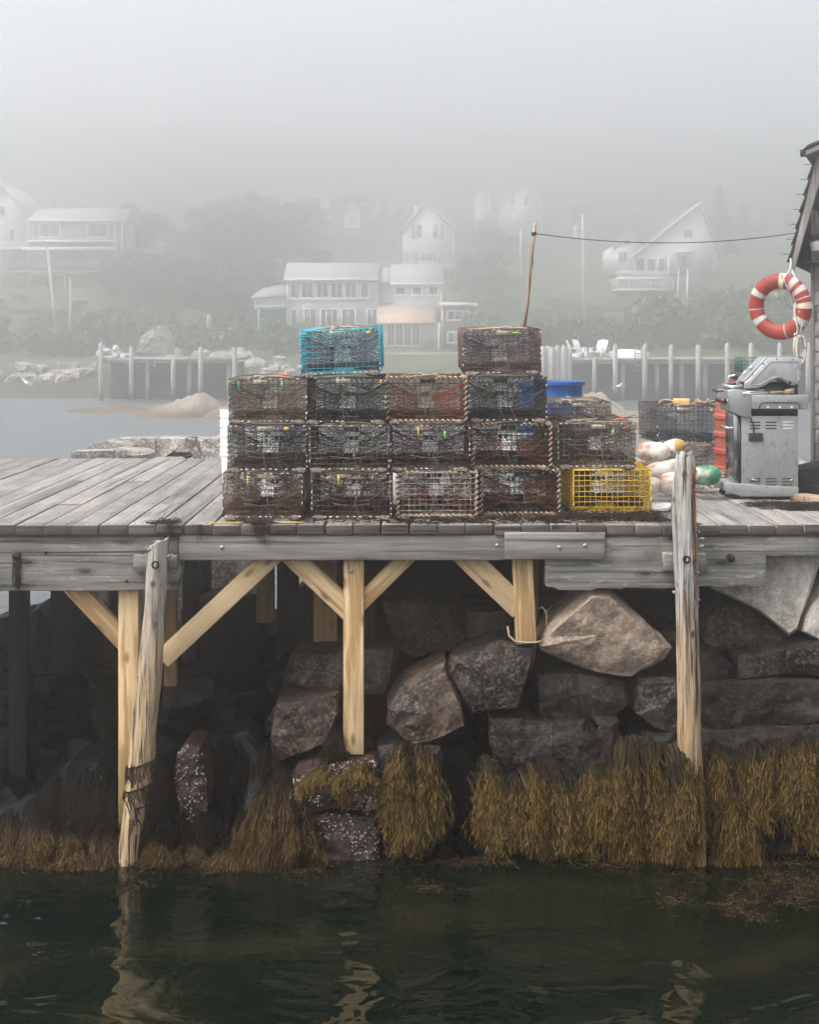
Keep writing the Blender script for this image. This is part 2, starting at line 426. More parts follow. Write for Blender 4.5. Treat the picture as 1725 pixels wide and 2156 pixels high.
# fender piles: debarked trunks, lofted ring by ring
def pile(name, prof, Y, mat, label, seed, cut=None, split=None):
    g = G(); K = 28; V = []; n = 0
    rows = []
    for i in range(len(prof)-1):
        (xa, wa, ya), (xb, wb, yb) = prof[i], prof[i+1]
        m = max(2, int(abs(yb-ya)/9))
        for j in range(m):
            t = j/m; rows.append((xa+(xb-xa)*t, wa+(wb-wa)*t, ya+(yb-ya)*t))
    rows.append(prof[-1])
    for ri, (xc, w, y) in enumerate(rows):
        cx, cz = PX(xc, Y), PZ(y, Y); r = w/2/319*sc(Y)
        for k in range(K):
            a = 2*math.pi*k/K
            nz = mnoise.noise(Vector((math.cos(a)*1.6+seed, math.sin(a)*1.6, cz*2.3)))
            n2 = mnoise.noise(Vector((math.cos(a)*6+seed, math.sin(a)*6, cz*3.5)))
            n3 = mnoise.noise(Vector((a*2.2, seed*3.3, cz*5.5)))
            rr = r*(1+.11*nz+.07*n2+.05*n3)
            if split:      # a rotted strip on one side
                da = (a - split[0] + math.pi) % (2*math.pi) - math.pi
                f = max(0, 1-abs(da)/split[1]) * max(0, min(1, (cz-split[2])/.2))
                rr *= 1 - .30*min(1, f*2.2)*(1+.5*n2)
            z = cz
            if cut and ri <= 3: z = cz + cut*math.cos(a)*rr + (.015*n2)
            elif ri <= 2: z = cz + .02*n2*(3-ri)
            V.append((cx+rr*math.cos(a), Y+rr*math.sin(a), z))
    F = []
    for i in range(len(rows)-1):
        for k in range(K): F.append((i*K+k, (i+1)*K+k, (i+1)*K+(k+1)%K, i*K+(k+1)%K))
    # cap top
    tx, tz = PX(rows[0][0], Y), PZ(rows[0][2], Y)
    F.append(tuple(range(K)))
    g.add(V, F)
    o = ob(name, g, mat, wharf, label=label); smooth_angle(o, 50)
    return o
def pile_mat(name, top, mid, low, z1, z2):
    t = NT(name); co = t.n('TexCoord', out=3)
    g1 = t.noise(t.n('Mapping', {'Vector': co, 'Scale': (26, 26, 1.3)}), 1, 6, .65, .4)
    g2 = t.noise(t.n('Mapping', {'Vector': co, 'Scale': (60, 60, 3)}), 1, 4, .6, .3)
    blot = t.noise(t.n('Mapping', {'Vector': co, 'Scale': (5, 5, 2.2)}), 1, 5, .6)
    z = t.n('SeparateXYZ', {0: co}, out=2)
    zz = t.math('ADD', z, t.math('MULTIPLY', t.math('SUBTRACT', blot, .5), .9))
    base = t.mix(t.n('MapRange', {0: zz, 1: z1[0], 2: z1[1]}), mid, top)
    base = t.mix(t.n('MapRange', {0: zz, 1: z2[0], 2: z2[1]}), low, base)
    col = t.mix(t.ramp(g1, [(.36, .9), (.46, .2), (.56, 0.0)]), base, (.07,.05,.034))
    g3 = t.noise(t.n('Mapping', {'Vector': co, 'Scale': (44, 44, 1.0)}), 1, 3, .5, 1.2)
    col = t.mix(t.ramp(g3, [(.40, .95), (.44, 0.0)]), col, (.022,.016,.011))
    col = t.mix(t.ramp(g2, [(.5, 0.0), (.75, .5)]), col, (.62,.58,.50))
    col = t.mix(t.ramp(blot, [(.55, 0.0), (.68, .55)]), col, (.10,.085,.07))
    vor = t.n('TexVoronoi', {'Vector': t.n('Mapping', {'Vector': co, 'Scale': (6, 6, 4.5)}), 'Scale': 1.0})
    col = t.mix(t.ramp(vor, [(.08, .9), (.15, 0.0)]), col, (.05,.03,.018))
    t.set(Base_Color=col, Roughness=.8, Specular_IOR_Level=.25, Normal=t.bump(t.math('ADD', g1, t.math('ADD', t.math('MULTIPLY', g2, .5), t.math('MULTIPLY', g3, .8))), 1.0, .02))
    return t.m
mp1 = pile_mat('fender_pile_leaning', (.43,.395,.34), (.44,.315,.195), (.52,.36,.20), (-.85,-.45), (-1.4,-.9))
mp2 = pile_mat('fender_pile_upright', (.44,.43,.405), (.46,.33,.20), (.38,.22,.09), (-.75,-.35), (-1.5,-1.2))
pile('fender_pile', [(336,44,1140),(333,44,1170),(329,45,1230),(322,47,1330),(315,53,1420),(305,54,1520),(297,54,1620),(286,47,1700),(274,43,1760),(268,42,1830)], -.12, mp1, 'leaning debarked log pile with a slanted top', 3.1, cut=.45)
pile('fender_pile', [(1442,33,954),(1442,40,963),(1441,46,1010),(1440,50,1080),(1443,50,1150),(1447,50,1240),(1449,49,1330),(1451,50,1420),(1453,50,1560),(1458,44,1640),(1466,36,1700),(1471,30,1760),(1474,27,1840)], -.14, mp2, 'upright debarked log pile with a split rotten side standing above the deck', 7.7, split=(R(-42), .38, -.62))
# rotten orange wood in the split, knots, bolt holes
M['rot'] = old_wood('rotten_heartwood', 2, (.06,.022,.01), (.22,.085,.035), (.34,.16,.07), isl=False)
g = G()
for i in range(60):
    z = RND.uniform(-.42, .42); p = P(1459+RND.uniform(-3, 6), 700, -.2); 
    L = RND.uniform(.05, .2)
    g.tube([(p[0], -.205+RND.uniform(-.004,.012), z), (p[0]+RND.gauss(0,.004), -.205+RND.uniform(-.008,.01), z-L)], [.006, .002], 4)
ob('rotten_splinters', g, M['rot'], wharf)
M['hole'] = plain('bolt_hole', (.012,.009,.007), .9, 0, .2)
for (x, y, Y) in ((327,1189,-.19),(1446,1178,-.215)):
    g = G(); g.lathe([(.012, -.0), (.026, -.008), (.026, .02), (0.0, .02)], 14, (0,0,0), Euler((R(-90),0,0)).to_matrix())
    ob('bolt_hole', g, M['hole'], wharf, loc=P(x, y, Y))
for (x, y) in ((1470,1120),(1472,1135),(1469,1103),(1473,1150),(1472,1261),(1418,1246),(1466,1205),(355,1170),(314,1157),(337,1412),(290,1424),(322,1485),(1449,1384),(1437,1087)):
    p = P(x, y, -.16 if x > 1000 else -.14)
    g = G(); g.tube([(p[0], p[1]-.01, p[2]), (p[0]+RND.uniform(-.01,.03), p[1]-.03, p[2]+RND.uniform(-.01,.01))], [.012, .006], 7)
    ob('branch_stub', g, mp2, wharf)

# ================================================================ water
t = NT('harbour_water'); co = t.n('TexCoord', out=3)
n1 = t.noise(t.n('Mapping', {'Vector': co, 'Scale': (1.5, 2.0, 1), 'Rotation': (0,0,R(12))}), 1.0, 2.0, .5, .8)
n2 = t.noise(t.n('Mapping', {'Vector': co, 'Scale': (3.6, 5.6, 1), 'Rotation': (0,0,R(-18))}), 1.0, 2.0, .5, .4)
n3 = t.noise(t.n('Mapping', {'Vector': co, 'Scale': (11, 20, 1), 'Rotation': (0,0,R(6))}), 1.0, 2.0, .5)
h = t.math('ADD', t.math('MULTIPLY', n1, 1.0), t.math('ADD', t.math('MULTIPLY', n2, .20), t.math('MULTIPLY', n3, .016)))
weed = t.noise(t.n('Mapping', {'Vector': co, 'Scale': (.55, 1.3, 1), 'Rotation': (0,0,R(-25))}), 1.0, 7, .62, .8)
col = t.ramp(weed, [(.40, (.0016,.0038,.0022)), (.53, (.0036,.0062,.0032)), (.63, (.0095,.0095,.0045)), (.72, (.004,.0072,.0036))])
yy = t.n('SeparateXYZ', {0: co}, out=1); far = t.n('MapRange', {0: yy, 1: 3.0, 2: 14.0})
col = t.mix(far, col, (.075,.088,.094))  # far water painted paler to stand for the bright sky it reflects
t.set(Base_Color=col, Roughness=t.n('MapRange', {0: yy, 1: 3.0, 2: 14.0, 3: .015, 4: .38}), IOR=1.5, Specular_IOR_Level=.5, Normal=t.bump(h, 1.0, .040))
M['water'] = t.m
# ================================================================ far water is the same sheet, choppier wavelets and a painted sky brightness far out
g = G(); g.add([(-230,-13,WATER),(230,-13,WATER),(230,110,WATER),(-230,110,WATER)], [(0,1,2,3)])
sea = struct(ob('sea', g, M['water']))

# ================================================================ rocks
M['gr_tan'] = granite('tan_granite', (.28,.21,.155), (.37,.285,.215), (.45,.36,.28), speck=.22, streaky=.35, stain=(-1.06,-.80,(.016,.015,.015)), lich=(.38,.20,.03))
M['gr_pale'] = granite('pale_granite', (.30,.26,.225), (.43,.385,.34), (.53,.485,.435), speck=.18)
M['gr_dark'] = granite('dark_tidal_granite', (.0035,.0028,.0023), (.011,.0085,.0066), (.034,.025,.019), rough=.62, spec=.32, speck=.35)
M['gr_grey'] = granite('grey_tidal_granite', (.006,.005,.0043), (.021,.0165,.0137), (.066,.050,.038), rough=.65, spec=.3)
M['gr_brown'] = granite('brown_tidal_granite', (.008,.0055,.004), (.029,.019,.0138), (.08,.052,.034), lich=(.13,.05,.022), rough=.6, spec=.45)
M['gr_black'] = granite('black_wet_shaded_granite', (.0025,.0023,.0022), (.005,.0047,.0043), (.009,.008,.0075), rough=.5, speck=.2)  # wet black stone, darkened further to carry the shade under the wharf
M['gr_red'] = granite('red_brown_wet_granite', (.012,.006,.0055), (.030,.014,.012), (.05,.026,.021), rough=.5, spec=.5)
M['gr_shade'] = granite('shaded_granite', (.008,.007,.0065), (.017,.015,.0135), (.03,.026,.022))  # granite coloured darker to stand for the under-deck shade

def rock(pts, Y, depth, mat, label, bulge=.10, amp=.02, seed=0, group=None, inset=.90, tiltz=0.0, name='boulder', cuts=5):
    """a quarried block: its outline becomes a ring set back from a proud, broken face, with full depth behind"""
    W = [(PX(a, Y), PZ(b, Y)) for a, b in pts]
    area = sum(W[i][0]*W[(i+1) % len(W)][1]-W[(i+1) % len(W)][0]*W[i][1] for i in range(len(W)))
    if area < 0: W = W[::-1]
    cx = sum(p[0] for p in W)/len(W); cz = sum(p[1] for p in W)/len(W); n = len(W)
    bm = bmesh.new()
    r = random.Random(seed*13+7)
    jit = [r.uniform(-.03, .03) for _ in W]
    def ring(s, y, j=1.0, dz=0):
        return [bm.verts.new((cx+(p[0]-cx)*s, Y + y + j*jit[i], cz+(p[1]-cz)*s + dz)) for i, p in enumerate(W)]
    zmin = min(p[1] for p in W); zmax = max(p[1] for p in W)
    rs = [ring(.80, depth, 1.5), ring(.99, depth*.55), ring(1.0, bulge*.8, .6), ring(inset, 0.0, .6)]
    # lean the face: the top further back
    for q in rs[3]: q.co.y += tiltz*(q.co.z-cz)
    for a, b in zip(rs[:-1], rs[1:]):
        for i in range(n): bm.faces.new((a[i], a[(i+1) % n], b[(i+1) % n], b[i]))
    c = bm.verts.new((cx+r.uniform(-.04,.04), Y-bulge*.35, cz+r.uniform(-.04,.04)))
    for i in range(n): bm.faces.new((rs[3][i], rs[3][(i+1) % n], c))
    bm.faces.new(rs[0][::-1])
    bmesh.ops.triangulate(bm, faces=bm.faces[:])
    size = max(max(p[0] for p in W)-min(p[0] for p in W), zmax-zmin)
    for k in range(8):
        L = [e for e in bm.edges if e.calc_length() > max(.022, size/34)]
        if not L or len(bm.verts) > 9000: break
        bmesh.ops.subdivide_edges(bm, edges=L, cuts=1)
        bmesh.ops.triangulate(bm, faces=bm.faces[:])
    bmesh.ops.recalc_face_normals(bm, faces=bm.faces[:])
    bm.normal_update()
    off = Vector((seed*3.7, seed*1.3, seed*.9))
    for v in bm.verts:
        p = v.co*2.4+off
        d = mnoise.fractal(p, 1.0, 2.1, 5)*1.0
        rg = abs(mnoise.noise(v.co*3.1+off*1.7))
        fl = mnoise.cell(v.co*5.0+off)*.25
        v.co += v.normal*amp*(d*1.0 - rg*.9 + fl*.25)
        v.co += Vector((0, 1, 0))*amp*.8*mnoise.fractal(v.co*7+off, 1.0, 2.0, 3)
    me = bpy.data.meshes.new(name); 
    org = Vector((cx, Y+depth/2, zmin))
    for v in bm.verts: v.co -= org
    bm.to_mesh(me); bm.free()
    o = bpy.data.objects.new(name, me); C.objects.link(o); me.materials.append(M[mat]); o.location = org
    tag(o, label, 'rock', group)
    smooth_angle(o, 26)
    return o
RG = 'granite blocks of the rubble bank under the wharf'
rocks = [
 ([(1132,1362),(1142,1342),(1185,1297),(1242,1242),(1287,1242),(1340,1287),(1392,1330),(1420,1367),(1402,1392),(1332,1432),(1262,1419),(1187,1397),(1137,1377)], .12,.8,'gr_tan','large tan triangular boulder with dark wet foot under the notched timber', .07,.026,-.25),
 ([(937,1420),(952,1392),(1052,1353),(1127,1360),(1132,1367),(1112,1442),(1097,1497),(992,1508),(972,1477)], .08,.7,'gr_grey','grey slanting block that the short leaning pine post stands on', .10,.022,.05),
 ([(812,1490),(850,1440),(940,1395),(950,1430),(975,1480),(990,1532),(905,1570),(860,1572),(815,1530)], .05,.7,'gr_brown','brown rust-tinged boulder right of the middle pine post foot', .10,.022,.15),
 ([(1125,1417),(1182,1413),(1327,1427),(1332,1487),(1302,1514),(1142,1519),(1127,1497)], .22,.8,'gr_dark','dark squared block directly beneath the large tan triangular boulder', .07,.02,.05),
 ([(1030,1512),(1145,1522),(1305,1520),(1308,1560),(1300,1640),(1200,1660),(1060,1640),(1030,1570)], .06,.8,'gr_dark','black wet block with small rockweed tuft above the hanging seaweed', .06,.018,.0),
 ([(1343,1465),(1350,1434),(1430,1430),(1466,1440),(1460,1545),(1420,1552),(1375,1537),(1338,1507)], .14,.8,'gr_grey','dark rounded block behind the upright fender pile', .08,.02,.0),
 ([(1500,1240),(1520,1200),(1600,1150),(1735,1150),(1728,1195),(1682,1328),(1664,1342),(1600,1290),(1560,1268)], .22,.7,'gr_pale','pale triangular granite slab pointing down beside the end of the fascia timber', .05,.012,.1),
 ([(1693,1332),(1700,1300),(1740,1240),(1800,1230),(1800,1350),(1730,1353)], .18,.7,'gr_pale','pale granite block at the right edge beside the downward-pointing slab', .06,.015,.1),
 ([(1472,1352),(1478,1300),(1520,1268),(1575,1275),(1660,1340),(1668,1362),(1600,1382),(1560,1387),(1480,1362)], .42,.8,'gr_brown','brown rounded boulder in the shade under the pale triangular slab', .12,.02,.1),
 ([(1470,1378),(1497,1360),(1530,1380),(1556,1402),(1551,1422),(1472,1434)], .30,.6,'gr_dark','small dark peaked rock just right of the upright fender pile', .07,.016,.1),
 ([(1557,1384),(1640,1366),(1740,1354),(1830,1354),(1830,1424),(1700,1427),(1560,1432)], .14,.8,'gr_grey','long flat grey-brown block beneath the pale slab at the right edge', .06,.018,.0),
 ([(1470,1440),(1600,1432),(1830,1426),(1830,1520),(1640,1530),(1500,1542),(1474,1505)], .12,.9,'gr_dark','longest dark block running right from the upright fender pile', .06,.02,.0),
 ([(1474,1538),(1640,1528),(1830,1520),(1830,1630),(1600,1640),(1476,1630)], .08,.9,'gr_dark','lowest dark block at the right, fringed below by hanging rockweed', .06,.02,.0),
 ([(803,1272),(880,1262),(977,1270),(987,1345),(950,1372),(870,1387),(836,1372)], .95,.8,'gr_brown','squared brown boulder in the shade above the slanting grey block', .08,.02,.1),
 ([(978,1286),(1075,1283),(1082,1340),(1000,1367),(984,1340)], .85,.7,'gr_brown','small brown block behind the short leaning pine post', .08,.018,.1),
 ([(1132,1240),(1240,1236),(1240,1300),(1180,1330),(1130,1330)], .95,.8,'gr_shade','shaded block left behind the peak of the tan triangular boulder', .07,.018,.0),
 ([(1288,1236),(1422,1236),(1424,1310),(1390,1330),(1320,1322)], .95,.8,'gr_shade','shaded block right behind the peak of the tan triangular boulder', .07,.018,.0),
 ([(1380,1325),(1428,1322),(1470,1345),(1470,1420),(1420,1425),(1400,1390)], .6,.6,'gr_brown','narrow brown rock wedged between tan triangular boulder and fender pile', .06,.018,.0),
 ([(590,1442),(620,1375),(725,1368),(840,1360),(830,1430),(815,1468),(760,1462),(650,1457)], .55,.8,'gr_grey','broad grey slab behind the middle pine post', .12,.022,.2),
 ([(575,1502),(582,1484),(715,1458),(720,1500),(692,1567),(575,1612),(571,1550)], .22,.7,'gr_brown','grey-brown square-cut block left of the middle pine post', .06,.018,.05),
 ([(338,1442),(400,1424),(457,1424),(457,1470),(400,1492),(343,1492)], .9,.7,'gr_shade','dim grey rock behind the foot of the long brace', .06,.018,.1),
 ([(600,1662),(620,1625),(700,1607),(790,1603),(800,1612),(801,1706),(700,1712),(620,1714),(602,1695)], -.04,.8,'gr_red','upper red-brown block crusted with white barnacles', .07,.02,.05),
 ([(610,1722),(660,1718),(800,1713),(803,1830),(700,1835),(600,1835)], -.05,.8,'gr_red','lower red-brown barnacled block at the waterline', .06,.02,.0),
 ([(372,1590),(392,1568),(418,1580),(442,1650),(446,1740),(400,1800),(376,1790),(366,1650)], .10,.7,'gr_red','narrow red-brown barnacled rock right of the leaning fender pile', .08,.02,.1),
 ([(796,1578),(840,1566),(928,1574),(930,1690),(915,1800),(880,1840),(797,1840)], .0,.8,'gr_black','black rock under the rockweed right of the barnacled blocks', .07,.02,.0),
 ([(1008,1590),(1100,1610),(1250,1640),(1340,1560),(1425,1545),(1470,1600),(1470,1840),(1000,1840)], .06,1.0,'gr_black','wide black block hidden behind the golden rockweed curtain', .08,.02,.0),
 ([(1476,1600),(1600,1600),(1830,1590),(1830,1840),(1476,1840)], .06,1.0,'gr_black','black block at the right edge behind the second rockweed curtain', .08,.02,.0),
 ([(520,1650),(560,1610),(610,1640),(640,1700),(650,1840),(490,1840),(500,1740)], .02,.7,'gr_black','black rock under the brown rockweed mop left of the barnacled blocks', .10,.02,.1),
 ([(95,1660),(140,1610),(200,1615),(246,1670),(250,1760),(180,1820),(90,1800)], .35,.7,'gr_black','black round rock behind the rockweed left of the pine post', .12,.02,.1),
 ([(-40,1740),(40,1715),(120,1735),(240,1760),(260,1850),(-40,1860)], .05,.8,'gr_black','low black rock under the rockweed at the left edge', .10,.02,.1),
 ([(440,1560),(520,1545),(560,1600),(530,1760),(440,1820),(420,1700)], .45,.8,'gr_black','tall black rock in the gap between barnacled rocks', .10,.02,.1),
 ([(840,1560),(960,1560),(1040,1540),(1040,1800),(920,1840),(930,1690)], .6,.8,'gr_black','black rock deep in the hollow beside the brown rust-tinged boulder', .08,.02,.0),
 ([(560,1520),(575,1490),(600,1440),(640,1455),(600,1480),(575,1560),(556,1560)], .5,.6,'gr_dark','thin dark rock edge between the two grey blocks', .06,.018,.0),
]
barn_rocks = []
for i, (pts, Y, d, m, lab, bu, am, tz) in enumerate(rocks):
    o = rock(pts, Y, d, m, lab, bu, am, i+1, None, tiltz=tz)
    if m == 'gr_red': barn_rocks.append(o)
# the dark rubble further in: individual blocks heaped from the water up
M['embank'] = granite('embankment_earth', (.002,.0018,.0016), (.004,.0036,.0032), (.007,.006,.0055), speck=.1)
rr = random.Random(4)
def ridge(px):      # skyline of the rubble in pixels at Y ~ 3
    if px < 560: return 1330
    if px < 760: return 1330 - (px-560)*.35
    return 1262
count = 0
protoR = []
for k in range(6):
    r2 = random.Random(50+k)
    m = 7+k % 3
    pts = [(862.5 + math.cos(2*math.pi*j/m+r2.uniform(-.2,.2))*62*r2.uniform(.8,1.1), 700+math.sin(2*math.pi*j/m)*46*r2.uniform(.75,1.1)) for j in range(m)]
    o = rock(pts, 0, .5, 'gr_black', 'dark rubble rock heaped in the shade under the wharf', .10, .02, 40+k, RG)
    protoR.append(o)
spots = []
for px in range(-60, 1860, 92):
    for row in range(6):
        Y = 1.25 + row*.55 + rr.uniform(-.15,.15)
        top = ridge(px)
        tz = PZ(top, 3.2)
        z = WATER - .1 + (tz - WATER)*(row+.4)/5.6
        spots.append((PX(px+rr.uniform(-30,30), Y), Y, z + rr.uniform(-.05,.05)))
for i, (X, Y, z) in enumerate(spots):
    pr = protoR[i % 6]
    o = pr if i < 6 else pr.copy()
    if i >= 6: C.objects.link(o)
    s = rr.uniform(.8, 1.25)
    o.location = (X, Y, z-.12); o.rotation_euler = (rr.uniform(-.3,.3), rr.uniform(-.5,.5), rr.uniform(-1,1)); o.scale = (s*1.15, s, s)
# jagged skyline rocks in front of the far water at the left
sky_rocks = [([(52,1320),(62,1285),(84,1272),(104,1300),(112,1330),(100,1420),(50,1420)],2.9,'pointed dark rock peak against the far water, left of the pine post'),
 ([(150,1340),(168,1300),(215,1285),(250,1290),(262,1330),(250,1420),(150,1420)],2.9,'blunt dark rock against the far water behind the left brace'),
 ([(380,1290),(430,1262),(500,1245),(540,1262),(560,1330),(540,1420),(380,1420)],3.0,'broad dark rock top against the far water beneath the long brace'),
 ([(600,1270),(640,1235),(720,1240),(800,1225),(850,1240),(870,1300),(840,1400),(600,1400)],2.9,'broad dark rock top behind the middle post'),
 ([(-60,1330),(-20,1305),(30,1300),(60,1330),(60,1420),(-60,1420)],3.0,'low dark rock top at the left edge under the wharf')]
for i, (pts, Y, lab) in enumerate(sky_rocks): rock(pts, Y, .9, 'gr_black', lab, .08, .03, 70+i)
# solid bank behind everything
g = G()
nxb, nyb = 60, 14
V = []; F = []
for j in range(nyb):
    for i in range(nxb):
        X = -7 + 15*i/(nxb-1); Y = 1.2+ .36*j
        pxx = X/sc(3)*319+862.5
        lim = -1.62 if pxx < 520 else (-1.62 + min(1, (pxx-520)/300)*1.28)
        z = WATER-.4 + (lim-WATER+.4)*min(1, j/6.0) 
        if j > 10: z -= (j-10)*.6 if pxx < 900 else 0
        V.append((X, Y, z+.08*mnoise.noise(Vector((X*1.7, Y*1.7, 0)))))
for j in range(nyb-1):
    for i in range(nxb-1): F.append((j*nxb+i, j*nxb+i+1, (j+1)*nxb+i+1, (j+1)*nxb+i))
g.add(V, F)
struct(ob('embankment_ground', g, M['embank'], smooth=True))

# barnacles on the red rocks
M['barnacle'] = plain('barnacle_shell', (.50,.44,.33), .8, 0, .35, 60, .3)
for bo, n in zip(barn_rocks, (520, 420, 150)):
    me = bo.data; g = G()
    cand = [p for p in me.polygons if p.normal.y < -.25]
    wts = [p.area for p in cand]
    for p in random.Random(n).choices(cand, wts, k=n):
        c = p.center; 
        if mnoise.noise(Vector(c)*4.5) < -.08: continue
        vs = [me.vertices[i].co for i in p.vertices]
        a, b = RND.random(), RND.random()
        if a+b > 1: a, b = 1-a, 1-b
        c = vs[0] + (vs[1]-vs[0])*a + (vs[2]-vs[0])*b
        r = RND.uniform(.0035, .0078)
        q = p.normal.to_track_quat('Z', 'Y').to_matrix()
        g.lathe([(r, -.002), (r*.75, r*.6), (r*.35, r*.75), (r*.2, r*.4)], 6, c, q)
    o = ob('barnacles', g, M['barnacle'], bo); o['kind'] = 'stuff'

# ================================================================ rockweed
def weed_mat(name, a, b, tipc, sat=1.0):
    t = NT(name)
    at = t.n('Attribute', out=2, attribute_name='tip')
    r = t.island()
    col = t.ramp(r, [(0, a), (.55, tuple((x+y)/2 for x, y in zip(a, b))), (1, b)])
    cl = t.noise(t.n('Mapping', {'Vector': t.n('TexCoord', out=3), 'Scale': (11, 6, 4)}), 1.0, 3, .6)
    col = t.mix(t.ramp(cl, [(.40, .92), (.60, 0.0)]), col, tuple(x*.8 for x in a))
    cw = t.noise(t.n('Mapping', {'Vector': t.n('TexCoord', out=3), 'Scale': (3.6, 3, 2.2)}), 1.0, 4, .65)
    col = t.mix(t.ramp(cw, [(.36, .75), (.56, 0.0)]), col, tuple(x*1.2 for x in a))
    col = t.mix(t.math('MULTIPLY', at, t.ramp(r, [(.25, .15), (.9, 1.0)])), col, tipc)
    t.set(Base_Color=col, Roughness=.55, Specular_IOR_Level=.16)
    return t.m
M['weed_gold'] = weed_mat('golden_rockweed', (.009,.0065,.0028), (.078,.052,.016), (.22,.135,.032))
M['weed_brown'] = weed_mat('brown_rockweed', (.006,.0042,.0028), (.045,.028,.013), (.15,.085,.025))
M['weed_black'] = weed_mat('blackish_rockweed', (.0018,.0016,.0013), (.010,.0075,.005), (.026,.018,.008))
M['weed_float'] = weed_mat('floating_rockweed', (.006,.0035,.002), (.036,.019,.007), (.17,.095,.022))
def clump(g, px, py, Y, wpx, lpx, n, lean=0.0, bulge=.10, N=12, rad=.0029, forks=8, mop=(.42,.55)):
    """strands rooted along a crest, arching out over the stone and hanging down, forking towards tips"""
    W = wpx/319*sc(Y); L = lpx/319*sc(Y); x0, z0 = PX(px, Y), PZ(py, Y)
    Y = Y + NR.uniform(-.09, .05); bulge = bulge*NR.uniform(.6, 1.7); L = L*NR.uniform(.80, 1.04)
    t = np.linspace(0, 1, N)[None, :]
    u = NR.normal(0, .5, (n, 1)).clip(-1.15, 1.15)
    start = (NR.random((n, 1))**1.9)*.68
    nl = max(3, int(W/.07)); lc = np.sort(NR.uniform(-1, 1, nl)); ll = NR.uniform(.55, 1.15, nl); ld = NR.uniform(0, 1, nl); lj = NR.normal(0, .03, nl)
    k = np.abs(u*.8+NR.normal(0, .10, (n, 1))-lc[None, :]).argmin(1)
    lock = lc[k][:, None]
    ln = (L*(1-start)*ll[k][:, None]*(.82+.25*NR.random((n, 1)))).clip(.035, None)
    crest = -W*.26*np.abs(u)**1.5 + .010*np.sin(u*7.7+px*1.7)
    rx = x0 + u*W*mop[0]*(1+.5*start) ; rz = z0 + crest - start*L*.95
    ph = NR.random((n, 1))*6.28
    ex = x0 + (lock*.95+u*.07)*W*mop[1] + lj[k][:, None]
    spread = (ex-rx)*(t**.8)*(1-start*.75) + lean*t
    wild = (NR.random((n, 1)) < .3)*NR.normal(0, .06, (n, 1))
    wig = (.018*np.sin(t*5+ph)+.017*np.sin(t*13+ph*2.3)+.009*np.sin(t*27+ph*4)+wild)*t + .02*np.sin(t*3.3+lock*9)*t
    roll = np.clip(1-start*6, 0, 1)*np.clip(1-t*5.5, 0, 1)
    arch = .030*np.sin(np.clip(t*3.0, 0, math.pi))*(1-t)
    X = rx + spread + wig
    Z = rz + arch*.8 - ln*(t**1.12)
    depthv = NR.random((n, 1))*.45+ld[k][:, None]*.55
    Yy = Y - bulge*(.2+.8*depthv)*np.sin(np.clip(t*1.9+start, 0, 1.75))*(1-.25*u*u) + .012*np.sin(t*9+ph*1.7)*t + .10*roll
    Pt = np.stack([X, Yy, np.maximum(Z, WATER-.02)], -1)
    rad_ = rad*(1.0-.45*t)*(.7+.6*NR.random((n, 1)))
    g.tubes(Pt, rad_, 3, False, a=np.clip((t-.08)*1.0, 0, 1)*np.ones((n, 1)))
    for f in range(forks):     # short forked ends with swollen tips
        i = NR.integers(0, n, n); k = NR.integers(3, N-1, n)
        b = Pt[i, k]; d = Pt[i, np.minimum(k+1, N-1)]-Pt[i, k-1]; d /= np.linalg.norm(d, axis=1, keepdims=True)+1e-9
        d = d + NR.normal(0, .55, (n, 3)); d[:, 1] -= .15; d[:, 2] -= .35; d /= np.linalg.norm(d, axis=1, keepdims=True)
        l = NR.uniform(.02, .06, (n, 1))
        m = b + d*l*.55 + NR.normal(0, .004, (n, 3)); e = b + d*l + np.array([0, 0, -.012])
        g.tubes(np.stack([b, m, e], 1), np.array([rad*.62, rad*.7, rad*.95])[None].repeat(n, 0), 3, False, a=np.array([.4, .8, 1.0])[None].repeat(n, 0))
def weed(name, label, mat, clumps, **kw):
    g = G()
    for c in clumps: clump(g, *c, **kw)
    o = ob(name, g, M[mat], attr=True, smooth=True)
    tag(o, label, 'seaweed', None, 'stuff'); return o
weed('hanging_rockweed', 'golden-brown rockweed curtain hanging over the wide black block right of the hollow', 'weed_gold',
  [(1030,1598,.0,95,200,330),(1075,1640,-.01,90,165,240),(1118,1600,-.01,90,205,330),(1150,1650,-.02,70,150,200),(1172,1625,-.02,85,180,280),(1212,1640,-.02,70,170,230),(1255,1605,-.02,95,205,330),(1290,1600,-.02,100,210,330),(1330,1552,.0,120,260,420),(1385,1550,.0,110,265,400),(1405,1620,-.02,70,190,230)])
weed('hanging_rockweed', 'golden-brown rockweed hanging at the right edge of the picture', 'weed_gold',
  [(1505,1560,.0,60,150,160),(1535,1610,-.02,75,200,260),(1555,1680,-.02,60,130,150),(1590,1560,-.01,100,220,330),(1640,1555,-.01,100,200,330),(1690,1550,-.01,100,170,260),(1735,1555,-.01,100,230,300),(1480,1580,.05,50,180,160)])
weed('hanging_rockweed', 'golden rockweed skirt tied round the foot of the upright fender pile', 'weed_gold',
  [(1443,1566,-.24,66,220,400),(1430,1610,-.24,50,190,180)], bulge=.05)
weed('hanging_rockweed', 'golden rockweed draped over the right end of the barnacled blocks', 'weed_gold',
  [(850,1560,-.04,70,260,420),(885,1560,-.02,90,185,330),(860,1660,-.03,70,140,180),(760,1596,-.06,110,34,150),(690,1608,-.06,110,30,120),(730,1640,-.08,20,60,14)])
weed('hanging_rockweed', 'brown rockweed mop spilling over the rock left of the barnacled blocks', 'weed_brown',
  [(590,1630,-.06,160,190,560),(560,1660,-.05,130,175,420),(530,1700,-.05,90,130,220),(620,1715,-.08,50,110,110)], bulge=.16, mop=(.30,.62))
